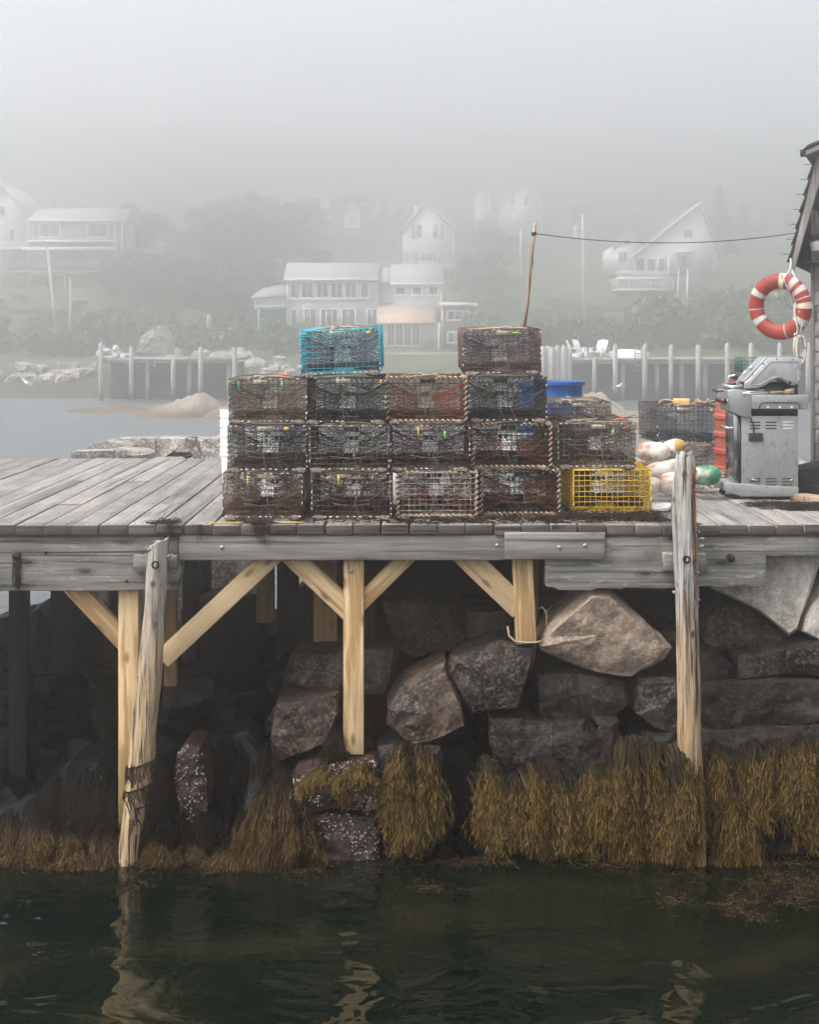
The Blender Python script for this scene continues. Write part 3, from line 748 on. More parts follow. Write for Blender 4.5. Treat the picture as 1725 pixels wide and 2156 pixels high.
weed('hanging_rockweed', 'dark brown rockweed on the shaded rocks left of the hollow', 'weed_black',
  [(165,1608,.25,170,150,460),(120,1640,.28,100,130,200),(220,1640,.22,100,130,200),(440,1590,.35,130,200,300),(390,1580,.3,90,150,200),(480,1545,.45,120,180,260),(330,1600,.1,90,200,260),(420,1690,.1,120,130,240),(360,1720,.05,110,100,220),(470,1680,.3,120,140,200),(708,1535,.1,40,70,110),(565,1565,.15,30,70,70),(960,1690,.4,160,140,300),(900,1750,.1,120,90,200),(1000,1750,.3,120,90,160)])
weed('hanging_rockweed', 'brown rockweed heaped over the low rocks at the left edge', 'weed_brown',
  [(20,1712,.0,140,110,380),(80,1722,.0,140,110,360),(150,1745,-.02,150,80,320),(220,1740,.0,120,90,280),(-20,1730,.0,100,110,180),(320,1760,-.06,90,70,200),(60,1770,-.1,150,60,260),(170,1780,-.12,150,45,260),(400,1775,-.06,150,50,260),(480,1780,-.08,120,45,200)], bulge=.14)
# rockweed wound round the leaning pile
g = G()
for (px, py, n) in ((305,1605,60),(300,1655,45),(312,1690,30)):
    cx, cz = PX(px-6, -.12), PZ(py, -.12)
    for i in range(n):
        a = RND.uniform(-3.3, .2); r = .095
        st = np.array([cx+math.cos(a)*r, -.12+math.sin(a)*r, cz+RND.gauss(0,.012)+.03*math.cos(a)])
        L = RND.uniform(.04, .13)
        g.tube([st, st+np.array([math.cos(a)*.012, math.sin(a)*.012, -L*.4]), st+np.array([RND.gauss(0,.015)+.01, math.sin(a)*.02, -L])], [.003,.0028,.0036], 3, False)
    g.tubes(np.array([[(cx+math.cos(a)*.092, -.12+math.sin(a)*.092, cz+.03*math.cos(a)) for a in np.linspace(-3.6, .6, 20)]]), .006, 5, False)
o = ob('pile_rockweed', g, M['weed_gold'], attr=True); tag(o, 'rockweed bands wound round the leaning fender pile', 'seaweed', None, 'stuff')
g = G()
for i in range(70):
    a = RND.uniform(0, 6.28); L = RND.uniform(.02, .06); p = np.array(P(1240, 1517, .0))
    g.tube([p, p+np.array([math.cos(a)*L*.6, -.02, math.sin(a)*L*.5+.01]), p+np.array([math.cos(a)*L, -.03, math.sin(a)*L-.02])], [.003,.0035,.005], 4, True)
o = ob('rockweed_tuft', g, M['weed_float'], attr=True); tag(o, 'small golden rockweed tuft on the black wet block', 'seaweed', None, 'stuff')
# floating weed
def floating(g, x, y, wx, wy, n, ang, lift=.012):
    s = (EYE-WATER)*319/(y-700); Y = s*10-10
    cx = PX(x, Y); sx = wx/319*s; sy = wy/319*s*4.2
    N = 7; t = np.linspace(0, 1, N)[None, :]
    a = np.radians(ang + NR.normal(0, 38, (n, 1))); ln = NR.uniform(.03, .14, (n, 1))
    x0 = cx + NR.normal(0, .42, (n, 1))*sx; y0 = Y + NR.normal(0, .42, (n, 1))*sy
    cur = NR.normal(0, 1.4, (n, 1))
    keep = np.array([mnoise.noise(Vector((float(p)*3.3, float(q)*2.2, 5.0)))+.5*mnoise.noise(Vector((float(p)*9, float(q)*7, 2.0))) > -.02 for p, q in zip(x0[:, 0], y0[:, 0])])
    x0, y0, a, ln, cur = x0[keep], y0[keep], a[keep], ln[keep], cur[keep]; n = len(x0)
    if n == 0: return
    aa = a + cur*t
    X = x0 + np.cumsum(np.cos(aa), 1)*ln/N; Yy = y0 + np.cumsum(np.sin(aa), 1)*ln/N
    Z = WATER - .004 + .5*lift*NR.random((n, 1))*np.ones_like(t) + .006*np.sin(t*6+cur*9)
    g.tubes(np.stack([X, Yy, Z], -1), (.0016+.0012*NR.random((n, 1)))*np.ones_like(t), 3, False, a=np.clip(t*1.3-.45, 0, 1)*np.ones((n, 1)))
g = G()
for q in [(60,1815,170,10,470,10,.05),(180,1825,200,9,470,0,.04),(330,1815,190,9,470,5,.05),(470,1825,190,9,470,0,.04),(600,1832,170,8,365,0,.03),(700,1838,140,6,182,0,.02),(870,1815,130,6,182,0,.03),(1000,1815,150,6,209,0,.03),(960,1868,90,8,219,185,.012),(1150,1815,200,5,219,0,.02),(1320,1822,200,6,250,0,.02),(1300,1838,120,3,83,0,.01),(245,1862,50,5,88,0,.02),(240,1877,26,3,25,0,.01),(1500,1840,170,10,365,0,.02),(1620,1860,170,14,470,0,.02),(1700,1880,160,22,574,190,.02),(1590,1905,170,16,470,185,.016),(1680,1925,150,14,365,185,.016),(1450,1897,90,7,135,185,.01),(1740,1845,100,14,209,0,.02),(1650,1815,200,6,261,0,.02),(720,1860,140,2,15,0,.008),(560,1850,200,2,20,0,.008)]:
    floating(g, *q)
o = ob('floating_rockweed', g, M['weed_float'], attr=True); tag(o, 'loose rockweed floating on the dark water along the foot of the rocks', 'seaweed', None, 'stuff')
# ================================================================ lobster traps
def wire_mat(name, a, b, crust=None, amt=.5, rough=.6):
    t = NT(name); v = t.n('VectorMath', {0: t.n('TexCoord', out=3), 1: t.n('CombineXYZ', {0: t.math('MULTIPLY', t.rand(), 17.0), 1: t.math('MULTIPLY', t.rand(), 5.0), 2: 0.0})}, operation='ADD')
    n1 = t.noise(v, 9, 5, .65); n2 = t.noise(v, 34, 4, .7)
    col = t.mix(t.ramp(n1, [(.35, 0.0), (.65, 1.0)]), a, b)
    if crust: col = t.mix(t.math('MULTIPLY', t.ramp(n1, [(.42, .25), (.6, 1.0)]), t.ramp(n2, [(.5-.2*amt, 0.0), (.72-.2*amt, 1.0)])), col, crust)
    t.set(Base_Color=col, Roughness=rough, Specular_IOR_Level=.3)
    return t.m
W = {
 'rust': wire_mat('rust_brown_wire', (.040,.018,.010), (.105,.050,.026), (.26,.17,.10), .3),
 'black': wire_mat('black_wire', (.008,.008,.009), (.018,.017,.017), (.20,.16,.12), .25),
 'dirty': wire_mat('dirty_black_wire', (.010,.010,.009), (.035,.028,.02), (.38,.31,.23), .6),
 'crust': wire_mat('crusted_wire', (.03,.025,.022), (.10,.08,.07), (.60,.55,.50), 1.05),
 'maroon': wire_mat('maroon_black_wire', (.026,.010,.012), (.06,.028,.028), (.34,.26,.20), .45),
 'green': wire_mat('green_black_wire', (.014,.035,.028), (.035,.045,.03), (.26,.20,.13), .5),
 'blue': wire_mat('bright_blue_wire', (.018,.34,.44), (.03,.44,.55), (.12,.14,.13), .3, .45),
 'yellow': wire_mat('bright_yellow_wire', (.70,.42,.012), (.80,.52,.02), (.30,.19,.03), .2, .45),
}
NETM = {
 'brown': wire_mat('brown_twine', (.07,.034,.014), (.14,.075,.034), (.16,.10,.05), .4),
 'black': wire_mat('black_twine', (.009,.009,.01), (.02,.018,.016), (.09,.07,.05), .3),
 'orange': wire_mat('orange_twine', (.26,.045,.012), (.40,.08,.022), (.12,.03,.014), .5),
 'purple': wire_mat('purple_twine', (.045,.018,.04), (.085,.04,.07), (.16,.12,.12), .3),
 'maroon': wire_mat('maroon_twine', (.028,.012,.015), (.05,.022,.026), (.15,.11,.09), .35),
 'blue': wire_mat('blue_twine', (.03,.08,.14), (.06,.13,.20), (.26,.30,.32), .45),
}
M['rope'] = wire_mat('tan_lacing_rope', (.33,.235,.15), (.47,.36,.25), (.20,.13,.08), .4, .85)
M['twine'] = wire_mat('pale_twine', (.40,.30,.21), (.50,.40,.30), (.2,.14,.1), .3, .9)
M['runner'] = plain('fouled_runner', (.16,.125,.095), .9, 0, .5, 30, .6, dirt=(.05,.035,.025))
M['vent'] = plain('cream_plastic_vent', (.56,.52,.40), .5, 0, .12, 14, .05, dirt=(.3,.24,.16), dirt_amt=.4)
M['clip'] = plain('white_clip', (.72,.71,.68), .5, 0, .12)
M['tagy'] = plain('yellow_tag', (.75,.46,.03), .5, 0, .12); M['tagg'] = plain('green_tag', (.20,.50,.08), .5, 0, .12)
M['tagr'] = plain('red_tag', (.5,.05,.06), .5, 0, .12); M['tagt'] = plain('teal_tag', (.03,.32,.22), .5, 0, .12); M['dark_vent'] = plain('black_plastic_vent', (.012,.012,.013), .5)
TW, TH, TL, PITCH, FOOT = .533, .292, 1.02, .3215, .0275
def seg(g, a, b, r, k=4): g.tubes(np.stack([np.array(a, float).reshape(-1,3), np.array(b, float).reshape(-1,3)], 1), r, k, True)
def wire_panel(nu, nv, f, r, r2, wob):
    """grid on a panel; f(u,v)->xyz with u,v in 0..1"""
    A = []; 
    for i in range(nu+1):
        A.append([f(i/nu, t) for t in np.linspace(0, 1, 5)])
    B = []
    for j in range(nv+1):
        B.append([f(t, j/nv) for t in np.linspace(0, 1, 5)])
    return np.array(A), np.array(B)
def cage_mesh(seed, thick=1.0):
    g = G(); rs = np.random.default_rng(seed)
    r = .0021*thick; w, h, L = TW/2, TH, TL
    z0 = FOOT
    dent = rs.normal(0, .004, (6, 4))
    def warp(p, q):
        p = np.array(p, float)
        s = np.sin(p[..., 0]*9+q*2)*np.sin(p[..., 2]*14+q)*.0035 + np.sin(p[..., 1]*6+q*1.3)*.002
        return s
    def put(A, axis, q, rr=r):
        A = A.copy(); A[..., axis] += warp(A, q)
        A += rs.normal(0, .0009, A.shape)
        g.tubes(A, rr, 4, True)
    nx, nz, ny = 14, 8, 27
    for y, q in ((0, seed*.7), (L, seed*1.1)):
        a, b = wire_panel(nx, nz, lambda u, v: (-w+2*w*u, y, z0+h*v), 0, 0, 0)
        b[..., 1] -= 2*r
        put(a, 1, q); put(b, 1, q)
    for x, q in ((-w, seed+.3), (w, seed+1.9)):
        a, b = wire_panel(ny, nz, lambda u, v: (x, L*u, z0+h*v), 0, 0, 0)
        put(a, 0, q); put(b, 0, q)
    for z, q in ((z0, seed+2.2), (z0+h, seed+3.1)):
        a, b = wire_panel(ny, nx, lambda u, v: (-w+2*w*v, L*u, z), 0, 0, 0)
        put(a, 2, q); put(b, 2, q)
    # hinge bar and doubled edges
    E = [((-w,0,z0),(w,0,z0)),((-w,0,z0+h),(w,0,z0+h)),((-w,0,z0),(-w,0,z0+h)),((w,0,z0),(w,0,z0+h)),((-w,0,z0+h),(-w,L,z0+h)),((w,0,z0+h),(w,L,z0+h)),((-w,0,z0),(-w,L,z0)),((w,0,z0),(w,L,z0)),((-w,L,z0),(w,L,z0)),((-w,L,z0+h),(w,L,z0+h)),
         ((-w,.006,z0+h*.87),(w,.006,z0+h*.87))]
    seg(g, [e[0] for e in E], [e[1] for e in E], r*1.7)
    return g.mesh('wire_cage')
def net_sheet(g, rings, r=.0017, knots=True):
    """diamond netting over a stack of closed rings (each (n,3))"""
    A = []; B = []
    for i in range(len(rings)-1):
        a, b = rings[i], rings[i+1]; n = len(a)
        if i % 2 == 0:
            A += [a, a]; B += [b, np.roll(b, 1, 0)]
        else:
            A += [a, a]; B += [b, np.roll(b, -1, 0)]
    A = np.concatenate(A); B = np.concatenate(B)
    g.tubes(np.stack([A, B], 1), r, 3, False)
def rect_ring(cx, cy, cz, hx, hy, hz, n, axis):
    out = []
    for i in range(n):
        t = 4*(i+.5)/n; s = int(t); f = t-s
        u, v = [(-1+2*f, -1), (1, -1+2*f), (1-2*f, 1), (-1, 1-2*f)][s]
        out.append((cx+u*hx, cy, cz+v*hz) if axis == 'y' else (cx, cy+u*hy, cz+v*hz))
    return np.array(out)
def round_ring(cx, cy, cz, a, b, n, axis):
    out = []
    for i in range(n):
        t = 2*math.pi*(i+.5)/n - math.pi*.75
        u, v = math.cos(t), math.sin(t)
        out.append((cx+u*a, cy, cz+v*b) if axis == 'y' else (cx, cy+u*a, cz+v*b))
    return np.array(out)
def head_parlor(seed):          # the wall of twine across the trap with an oval way through
    g = G(); rs = np.random.default_rng(seed); c = FOOT+TH*.5
    n = 44; a = rect_ring(0, .50, c, TW/2-.006, 0, TH/2-.006, n, 'y'); b = round_ring(rs.normal(0,.01), .76, c+.01, .085, .055, n, 'y')
    R_ = [a+(b-a)*t + np.array([0, 0, -.018*math.sin(math.pi*t)]) + rs.normal(0, .0025, a.shape) for t in np.linspace(0, 1, 8)]
    net_sheet(g, R_)
    g.tubes(round_ring(0, .76, c+.01, .085, .055, 24, 'y')[None], .0022, 4, False, None, True)
    a3 = rect_ring(0, .09, c, TW/2-.008, 0, TH/2-.008, n, 'y'); b3 = round_ring(0, .30, c, .15, .085, n, 'y'); net_sheet(g, [a3+(b3-a3)*q + rs.normal(0, .0025, a3.shape) for q in np.linspace(0, 1, 5)], .0013)
    # a second wall nearer the back
    a2 = rect_ring(0, .96, c, TW/2-.006, 0, TH/2-.006, n, 'y'); R2 = [a2+(np.array([0,.93,c])-a2)*t + rs.normal(0, .002, a.shape) for t in np.linspace(0, .97, 8)]
    net_sheet(g, R2)
    return g.mesh('parlor_net')
def head_side(seed, dense=False):           # two side entries: funnels of twine narrowing to rings, slung on cords
    g = G(); rs = np.random.default_rng(seed); c = FOOT+TH*.5
    n = 30 if dense else 24
    for s in (-1, 1):
        a = rect_ring(s*(TW/2-.004), .25, FOOT+TH*.44, 0, .20, TH*.41, n, 'x')
        b = round_ring(s*.055, .25, FOOT+TH*.42, .06, .045, n, 'x')
        R_ = [a+(b-a)*(t**.8)+np.array([0, 0, -.012*math.sin(math.pi*t)])+rs.normal(0, .002, a.shape) for t in np.linspace(0, 1, 9 if dense else 7)]
        net_sheet(g, R_, .0018)
        for q in (.06, .42):
            g.tubes(np.array([[(s*(TW/2-.01), q, FOOT+TH*.62), (s*.15, q*.6+.1, FOOT+TH*.42), (s*.05, .25, FOOT+TH*.36)]]), .0016, 4)
    return g.mesh('entry_net')
def helix(g, A, B, r=.0064, R_=.0086, pitch=.036, ph=0.0):
    A = np.array(A, float); B = np.array(B, float); L = np.linalg.norm(B-A); n = int(L/pitch*9)+2
    t = np.linspace(0, 1, n); d = (B-A)/L
    ref = np.array([0, 0, 1.0]) if abs(d[2]) < .5 else np.array([1.0, 0, 0])
    u = np.cross(d, ref); u /= np.linalg.norm(u); v = np.cross(d, u)
    th = 2*math.pi*t*L/pitch+ph
    Pp = A + d*(t*L)[:, None] + R_*(np.cos(th)[:, None]*u + np.sin(th)[:, None]*v)
    g.tubes(Pp[None], r, 6, True)
def lacing_mesh(seed, full=True):
    g = G(); w, z0, z1 = TW/2, FOOT, FOOT+TH
    helix(g, (-w, -.002, z0), (-w, -.002, z1)); helix(g, (w, -.002, z0), (w, -.002, z1), ph=1.1)
    helix(g, (-w+.03, -.002, z0), (w-.03, -.002, z0), ph=.5)
    if full:
        helix(g, (-w, -.002, z1), (-w+.17, -.002, z1), ph=.2); helix(g, (w-.2, -.002, z1), (w, -.002, z1), ph=.9)
    else:
        helix(g, (-w, -.002, z1), (-w+.06, -.002, z1)); helix(g, (w-.06, -.002, z1), (w, -.002, z1), ph=.9)
    helix(g, (w, 0, z1), (w, .5, z1)); helix(g, (-w, 0, z1), (-w, .5, z1))
    return g.mesh('edge_lacing')
def clip_mesh(seed):
    g = G(); rs = random.Random(seed); w, z0, z1 = TW/2, FOOT, FOOT+TH
    for i in range(14):
        if rs.random() < .72: g.box((-w+TW*(i+.5)/14+rs.uniform(-.006,.006), -.004, z0+rs.uniform(-.001,.002)), (rs.uniform(.010,.019), .007, .0065), (0, rs.uniform(-.25,.25), 0))
        if rs.random() < .35: g.box((-w+TW*(i+.5)/14, -.004, z1), (.014, .007, .006), (0, rs.uniform(-.25,.25), 0))
    for i in range(8):
        for s in (-1, 1):
            if rs.random() < .5: g.box((s*w, -.003, z0+TH*(i+.5)/8), (.006, .007, rs.uniform(.009,.02)))
    return g.mesh('edge_clips')
def runner_mesh(s, seed):
    g = G(); rs = random.Random(seed)
    x = s*(TW/2-.045)
    g.box((x, TL/2, FOOT/2), (.055, TL-.02, FOOT-.004))
    g.ell((x+rs.uniform(-.01,.01), .012, FOOT*.62), (.047, .035, .022), 8)
    for k in range(9): g.ell((x+rs.uniform(-.035,.035), rs.uniform(-.018,.02), FOOT*.6+rs.uniform(-.008,.008)), (.014, .012, .009), 5)
    return g.mesh('runner')
def bridle_mesh(seed):
    g = G(); rs = np.random.default_rng(seed); z = FOOT+TH+.006
    for k in range(4):
        a = np.array([rs.uniform(-.25,-.05), rs.uniform(.02,.25), z]); b = np.array([rs.uniform(.0,.25), rs.uniform(.05,.6), z])
        t = np.linspace(0, 1, 9)[:, None]
        p = a+(b-a)*t + np.array([0, .04*rs.normal(), 0])*np.sin(math.pi*t) + np.array([0, 0, .012*abs(rs.normal())])*np.sin(math.pi*t)
        g.tubes(p[None], .0045, 5)
    t = np.linspace(0, 5.5, 22)
    g.tubes(np.stack([.06*np.cos(t)+rs.uniform(-.1,.1), .2+.09*np.sin(t), z+.004+t*.002], 1)[None], .0042, 5)
    return g.mesh('bridle_rope')
def twine_mesh(seed):
    g = G(); rs = np.random.default_rng(seed)
    x = rs.uniform(-.05,.06)
    g.tubes(np.array([[(x, .004, FOOT+TH*.95), (x+.012*rs.normal(), .03, FOOT+TH*.6), (x+.015*rs.normal(), .02, FOOT+TH*.3), (x+.01, -.006, FOOT+.01)]]), .0019, 4)
    for s in (-1, 1): g.tubes(np.array([[(s*(TW/2-.03), .02, FOOT+TH*rs.uniform(.55,.75)), (s*.15, .06, FOOT+TH*.42), (s*.04, .1, FOOT+TH*.3)]]), .0017, 4)
    g.tubes(np.array([[(-.13, .01, FOOT+TH*.3), (0, .02, FOOT+TH*.24), (.13, .01, FOOT+TH*.3)]]), .0016, 4)
    return g.mesh('twine')
CAGES = [cage_mesh(1), cage_mesh(2), cage_mesh(3)]; CAGEB = [cage_mesh(7, 1.25), cage_mesh(8, 1.3)]
PARL = [head_parlor(3), head_parlor(9), head_parlor(14)]; SIDE = [head_side(4), head_side(6)]; SIDED = head_side(8, True)
LACE = [lacing_mesh(1), lacing_mesh(2, False)]; CLIPS = [clip_mesh(2), clip_mesh(5), clip_mesh(8), clip_mesh(12)]
RUN = {(s, k): runner_mesh(s, k*3+s) for s in (-1, 1) for k in range(3)}; BRID = [bridle_mesh(3), bridle_mesh(5), bridle_mesh(8), bridle_mesh(21)]; TWN = [twine_mesh(k) for k in (2, 5, 9)]
gb = G()
for (bx_, by_) in ((-.17,.42),(.17,.42),(-.1,.80),(.1,.80),(-.17,.62),(.17,.62)): gb.box((bx_, by_, FOOT+.024), (.19,.11,.042), (0,0,.05*bx_*by_))
DARK_BLOCKS = gb.mesh('dark_floor_blocks')  # dark blocks added to deepen the dark trap bottoms
def linked(name, me, mat, parent):
    key = (me.name, mat.name)
    if key not in LK:
        m2 = me.copy(); m2.materials.clear(); m2.materials.append(mat); LK[key] = m2
    o = bpy.data.objects.new(name, LK[key]); C.objects.link(o); o.parent = parent; return o
LK = {}
tn = 0
def trap(label, x, y, z, wire, parl, side, lace=None, vent=True, tags=(), rot=(0,0,0), bold=False, bridle=True, scale=1.0, dense=False, clips=True):
    global tn; tn += 1; k = tn
    r = thing('lobster_trap', label, 'lobster trap', (x, y, z), rot, 'lobster traps stacked on the wharf')
    r.scale = (scale,)*3
    linked('wire_cage', (CAGEB if bold else CAGES)[k % (2 if bold else 3)], W[wire], r)
    linked('parlor_net', PARL[k % 3], NETM[parl], r)
    if side: linked('entry_net', SIDED if dense else SIDE[k % 2], NETM[side], r)
    if lace is not None: linked('edge_lacing', LACE[lace], M['rope'], r)
    elif clips: linked('edge_clips', CLIPS[k % 4], M['clip'], r)
    for s in (-1, 1): linked('runner', RUN[(s, k % 3)], M['runner'], r)
    if bridle: linked('bridle_rope', BRID[k % 4], M['twine'], r)
    linked('dark_floor_blocks', DARK_BLOCKS, M['iron'], r)
    linked('twine', TWN[k % 3], M['twine'], r)
    if vent:
        g = G(); vx = {0: -.02, 1: .01, 2: -.05}[k % 3]
        g.bb(vx-.05, vx+.05, .010, .016, FOOT+TH*.885, FOOT+TH*.975)
        for q in (-.025, .0, .025): g.bb(vx+q-.0015, vx+q+.0015, .0085, .010, FOOT+TH*.89, FOOT+TH*.97)
        ob('escape_vent', g, M['vent'] if vent is True else M['dark_vent'], r)
    for (tx, tz, tw, th_, m) in tags:
        g = G(); g.prism([(tx-tw/2, FOOT+TH*tz), (tx+tw/2, FOOT+TH*tz), (tx+tw/2*.8, FOOT+TH*tz+th_), (tx-tw/2, FOOT+TH*tz+th_*.97)], -.008, -.005)
        ob('tag', g, M[m], r)
    return r
def tx(xl, xr, Y): return PX((xl+xr)/2, Y)
T = trap
T('rust-brown trap with a yellow tag, bottom left corner of the stack', tx(468,638,.2), .20, 0.002, 'rust', 'maroon', 'brown', tags=[(-.10,.72,.009,.062,'tagy')])
T('rust-brown trap with a yellow tag, second from left in bottom row', tx(654,826,.2), .20, 0.002, 'rust', 'black', 'maroon', tags=[(-.085,.74,.009,.06,'tagy'),(.14,.84,.008,.03,'tagg')])
T('pale crusted trap laced with thick tan rope, bottom row', tx(838,1003,.25), .25, 0.002, 'crust', 'brown', 'orange', lace=0, vent='dark')
T('dark trap with orange netting and tan rope lacing, beside the yellow trap', tx(1013,1177,.38), .38, 0.002, 'black', 'black', 'orange', lace=1, vent='dark', dense=True)
T('bright yellow wire trap at the bottom right of the stack', tx(1205,1375,.44), .44, 0.002, 'yellow', 'maroon', None, bold=True, vent=True)
Z2 = PITCH
T('black trap with white buckets showing behind it, left end of second row', tx(478,648,.2), .2, Z2, 'black', 'black', 'black', tags=[(.13,.9,.03,.02,'tagy')])
T('dirty black trap with tan-caked wires, second in the second row', tx(652,819,.2), .2, Z2, 'dirty', 'black', 'black', vent='dark')
T('dark maroon trap with yellow and green tags above the rope-laced crusted trap', tx(822,990,.25), .25, Z2, 'maroon', 'maroon', 'maroon', tags=[(-.08,.74,.011,.066,'tagy'),(.10,.7,.014,.05,'tagg')])
T('dark rope-laced trap with orange netting in the second row', tx(995,1160,.38), .38, Z2, 'black', 'black', 'orange', lace=0, vent='dark', tags=[(.235,.74,.016,.015,'tagt')])
T('tan-flecked maroon trap with twigs on top, above the yellow trap', tx(1172,1343,.44), .44, Z2, 'dirty', 'maroon', 'maroon', tags=[(.11,.72,.014,.045,'tagg'),(.19,.87,.03,.015,'tagr')])
Z3 = PITCH*2
T('greenish trap with brown netting, left end of the third row', tx(487,640,.25), .25, Z3, 'green', 'brown', 'brown', tags=[(-.20,.78,.012,.05,'tagt'),(.10,.78,.012,.05,'tagg')], rot=(0,0,R(1)), scale=.975, dense=True)
T('black trap directly beneath the bright blue trap', tx(646,812,.22), .22, Z3, 'black', 'black', 'black', tags=[(.235,.86,.012,.03,'tagy')])
T('rope-laced trap with bow-tie orange netting in the third row', tx(816,980,.25), .25, Z3, 'rust', 'brown', 'orange', lace=0, vent='dark', dense=True)
T('black trap with the blue barrel showing through its right side', tx(985,1153,.38), .38, Z3, 'black', 'black', 'black', vent='dark')
Z4 = PITCH*3
T('bright blue wire trap tipped slightly on top of the stack', tx(634,803,.25), .25, Z4+.003, 'blue', 'purple', 'purple', rot=(R(1.5), R(-2.3), R(-.5)), bold=False, tags=[(.20,.88,.03,.02,'tagy')])
T('purple-netted dark trap on top of the stack below the wooden stick', tx(973,1143,.38), .38, Z4+.003, 'maroon', 'purple', 'purple', rot=(R(1.3), R(-.8), 0), tags=[(.10,.91,.06,.012,'tagg')], dense=True)
# set further back
T('black trap with blue netting, upper one beside the red barrel', tx(1384,1519,2.72), 2.72, PITCH+.002, 'black', 'blue', 'blue', tags=[(.19,.88,.03,.02,'tagy')])
T('tan crusted trap with rope lacing, lower one behind the buoys', tx(1386,1521,2.72), 2.72, .002, 'crust', 'brown', 'brown', lace=0)
T('dark trap whose top shows in front of the blue barrel', tx(1146,1286,1.95), 1.95, PITCH+.075, 'green', 'purple', None, vent=True)
T('dark trap hidden low behind the stack, under the one before the blue barrel', tx(1146,1286,1.95), 1.95, .075, 'black', 'black', None)
g = G()
for i in range(5): g.bb(tx(1146,1286,1.95)-.3, tx(1146,1286,1.95)+.3, 1.97+i*.24, 2.07+i*.24, .055, .073)
for q in (-.25, 0, .25): g.bb(tx(1146,1286,1.95)+q-.03, tx(1146,1286,1.95)+q+.03, 1.97, 3.03, .003, .055)
tag(ob('pallet', g, M['board'], bevel=.003), 'low wooden pallet under the traps before the blue barrel', 'pallet')
# small dark blocks on the trap floors, added to darken the bottoms

# ================================================================ stick and line
M['stick'] = old_wood('peeled_stick', 2, (.22,.14,.09), (.42,.31,.22), (.55,.44,.34), isl=False)
g = G()
Ys = .85
pts = [P(1105,690,Ys), P(1111,640,Ys), P(1116,580,Ys), P(1121,530,Ys), P(1127,470,Ys)]
pts[0] = (pts[0][0]-.004, pts[0][1], Z4+FOOT+TH+.005)
g.tube(pts, [.0135,.013,.012,.0125,.011], 8)
st = ob('wooden_stick', g, M['stick'], smooth=True); tag(st, 'thin peeled wooden stick standing upright in the topmost right trap', 'stick')
M['cable'] = plain('black_cable', (.010,.010,.011), .6, 0, .1, 20, 0)
a = np.array(P(1124.5,492,Ys-.015)); b = np.array(P(1682,490,1.86))
t = np.linspace(0, 1, 40)[:, None]
pp = a+(b-a)*t; pp[:, 2] -= .135*4*(t[:, 0]*(1-t[:, 0]))*.55
g = G(); g.tubes(pp[None], .0032, 5)
g.tube([P(1124.2,489,Ys-.001), P(1124.8,496,Ys-.001)], .019, 8)
q = np.array(P(1122,520,Ys-.016)); 
g.tubes(np.array([[P(1121,540,Ys-.016), P(1122.6,548,Ys-.016), P(1122,558,Ys-.016), P(1118.4,566,Ys-.016)]]), .003, 5)
cb = ob('line', g, M['cable']); tag(cb, 'thin black line strung from the wooden stick to the shed eave', 'line')

# ================================================================ barrels
def barrel(name, label, x, y, mat, rimr=.30, h=.86, open_top=False, ribs=True):
    r = thing(name, label, 'barrel', (x, y, 0.002))
    g = G(); R_ = .287
    if open_top:
        prof = [(.0,.0),(R_-.03,0),(R_,.03),(R_+.004,h*.33),(R_+.012,h*.34),(R_+.012,h*.36),(R_+.004,h*.37),(R_,h*.80),(R_-.012,h*.90),(R_-.008,h*.955),(R_+.016,h*.965),(R_+.017,h),(R_-.012,h),(R_-.02,h*.95),(R_-.025,.05),(0,.04)]
    else:
        prof = [(.0,.0),(R_-.03,0),(R_-.01,.02),(R_,.06)]
        for q in (.14,.30,.46,.62):
            prof += [(R_,h*q),(R_+.013,h*(q+.012)),(R_+.013,h*(q+.045)),(R_,h*(q+.06))]
        prof += [(R_-.005,h*.80),(R_-.03,h*.88),(R_-.075,h*.95),(R_-.11,h*.972),(R_-.12,h*.98),(R_-.13,h*.965),(0,h*.965)]
    g.lathe(prof, 40)
    o = ob('body', g, mat, r); smooth_angle(o, 35)
    return r
M['blue_pl'] = plain('blue_barrel_plastic', (.012,.105,.36), .38, 0, .12, 9, .05, .5, dirt=(.05,.12,.25), dirt_amt=.3)
M['red_pl'] = plain('faded_red_barrel_plastic', (.33,.062,.04), .5, 0, .15, 9, .08, .4, dirt=(.30,.13,.10), dirt_amt=.5)
bl = barrel('blue_barrel', 'open blue plastic barrel standing behind the trap stack', PX(1161,3.5), 3.5, M['blue_pl'], h=.832, open_top=True)
M['teal_rope'] = wire_mat('teal_rope', (.10,.34,.30), (.22,.46,.40), (.3,.4,.36), .4, .8)
g = G(); 
g.tube([(.105,-.285,.70),(.135,-.30,.695),(.16,-.295,.665),(.175,-.288,.60),(.178,-.284,.50),(.165,-.29,.40)], .016, 8)
ob('rope_handle', g, M['teal_rope'], bl, smooth=True)
rb = barrel('red_barrel', 'faded red ribbed plastic barrel behind the gas grill', PX(1581,2.5), 2.5, M['red_pl'], h=.884)
g = G(); g.tube([(-.19,-.06,.86),(-.19,-.06,.905),(-.13,-.07,.92),(-.08,-.08,.905),(-.08,-.08,.85)], .012, 8)
ob('handle', g, plain('pale_steel', (.5,.53,.5), .5, .3), rb, smooth=True)
M['rubber'] = plain('black_rubber', (.022,.022,.023), .6, 0, .3, 30, .2, dirt=(.09,.09,.09), dirt_amt=.5)
g = G(); g.lathe([(.0,.0),(.15,.0),(.185,.012),(.195,.035),(.185,.06),(.15,.068),(0,.06)], 32)
o = ob('barrel_lid', g, M['rubber'], loc=(PX(1588,2.5), 2.5, .876)); smooth_angle(o, 35); tag(o, 'black rubbery lid lying on the red barrel', 'lid')
g = G()
cw, ch, cd = .30, .115, .3
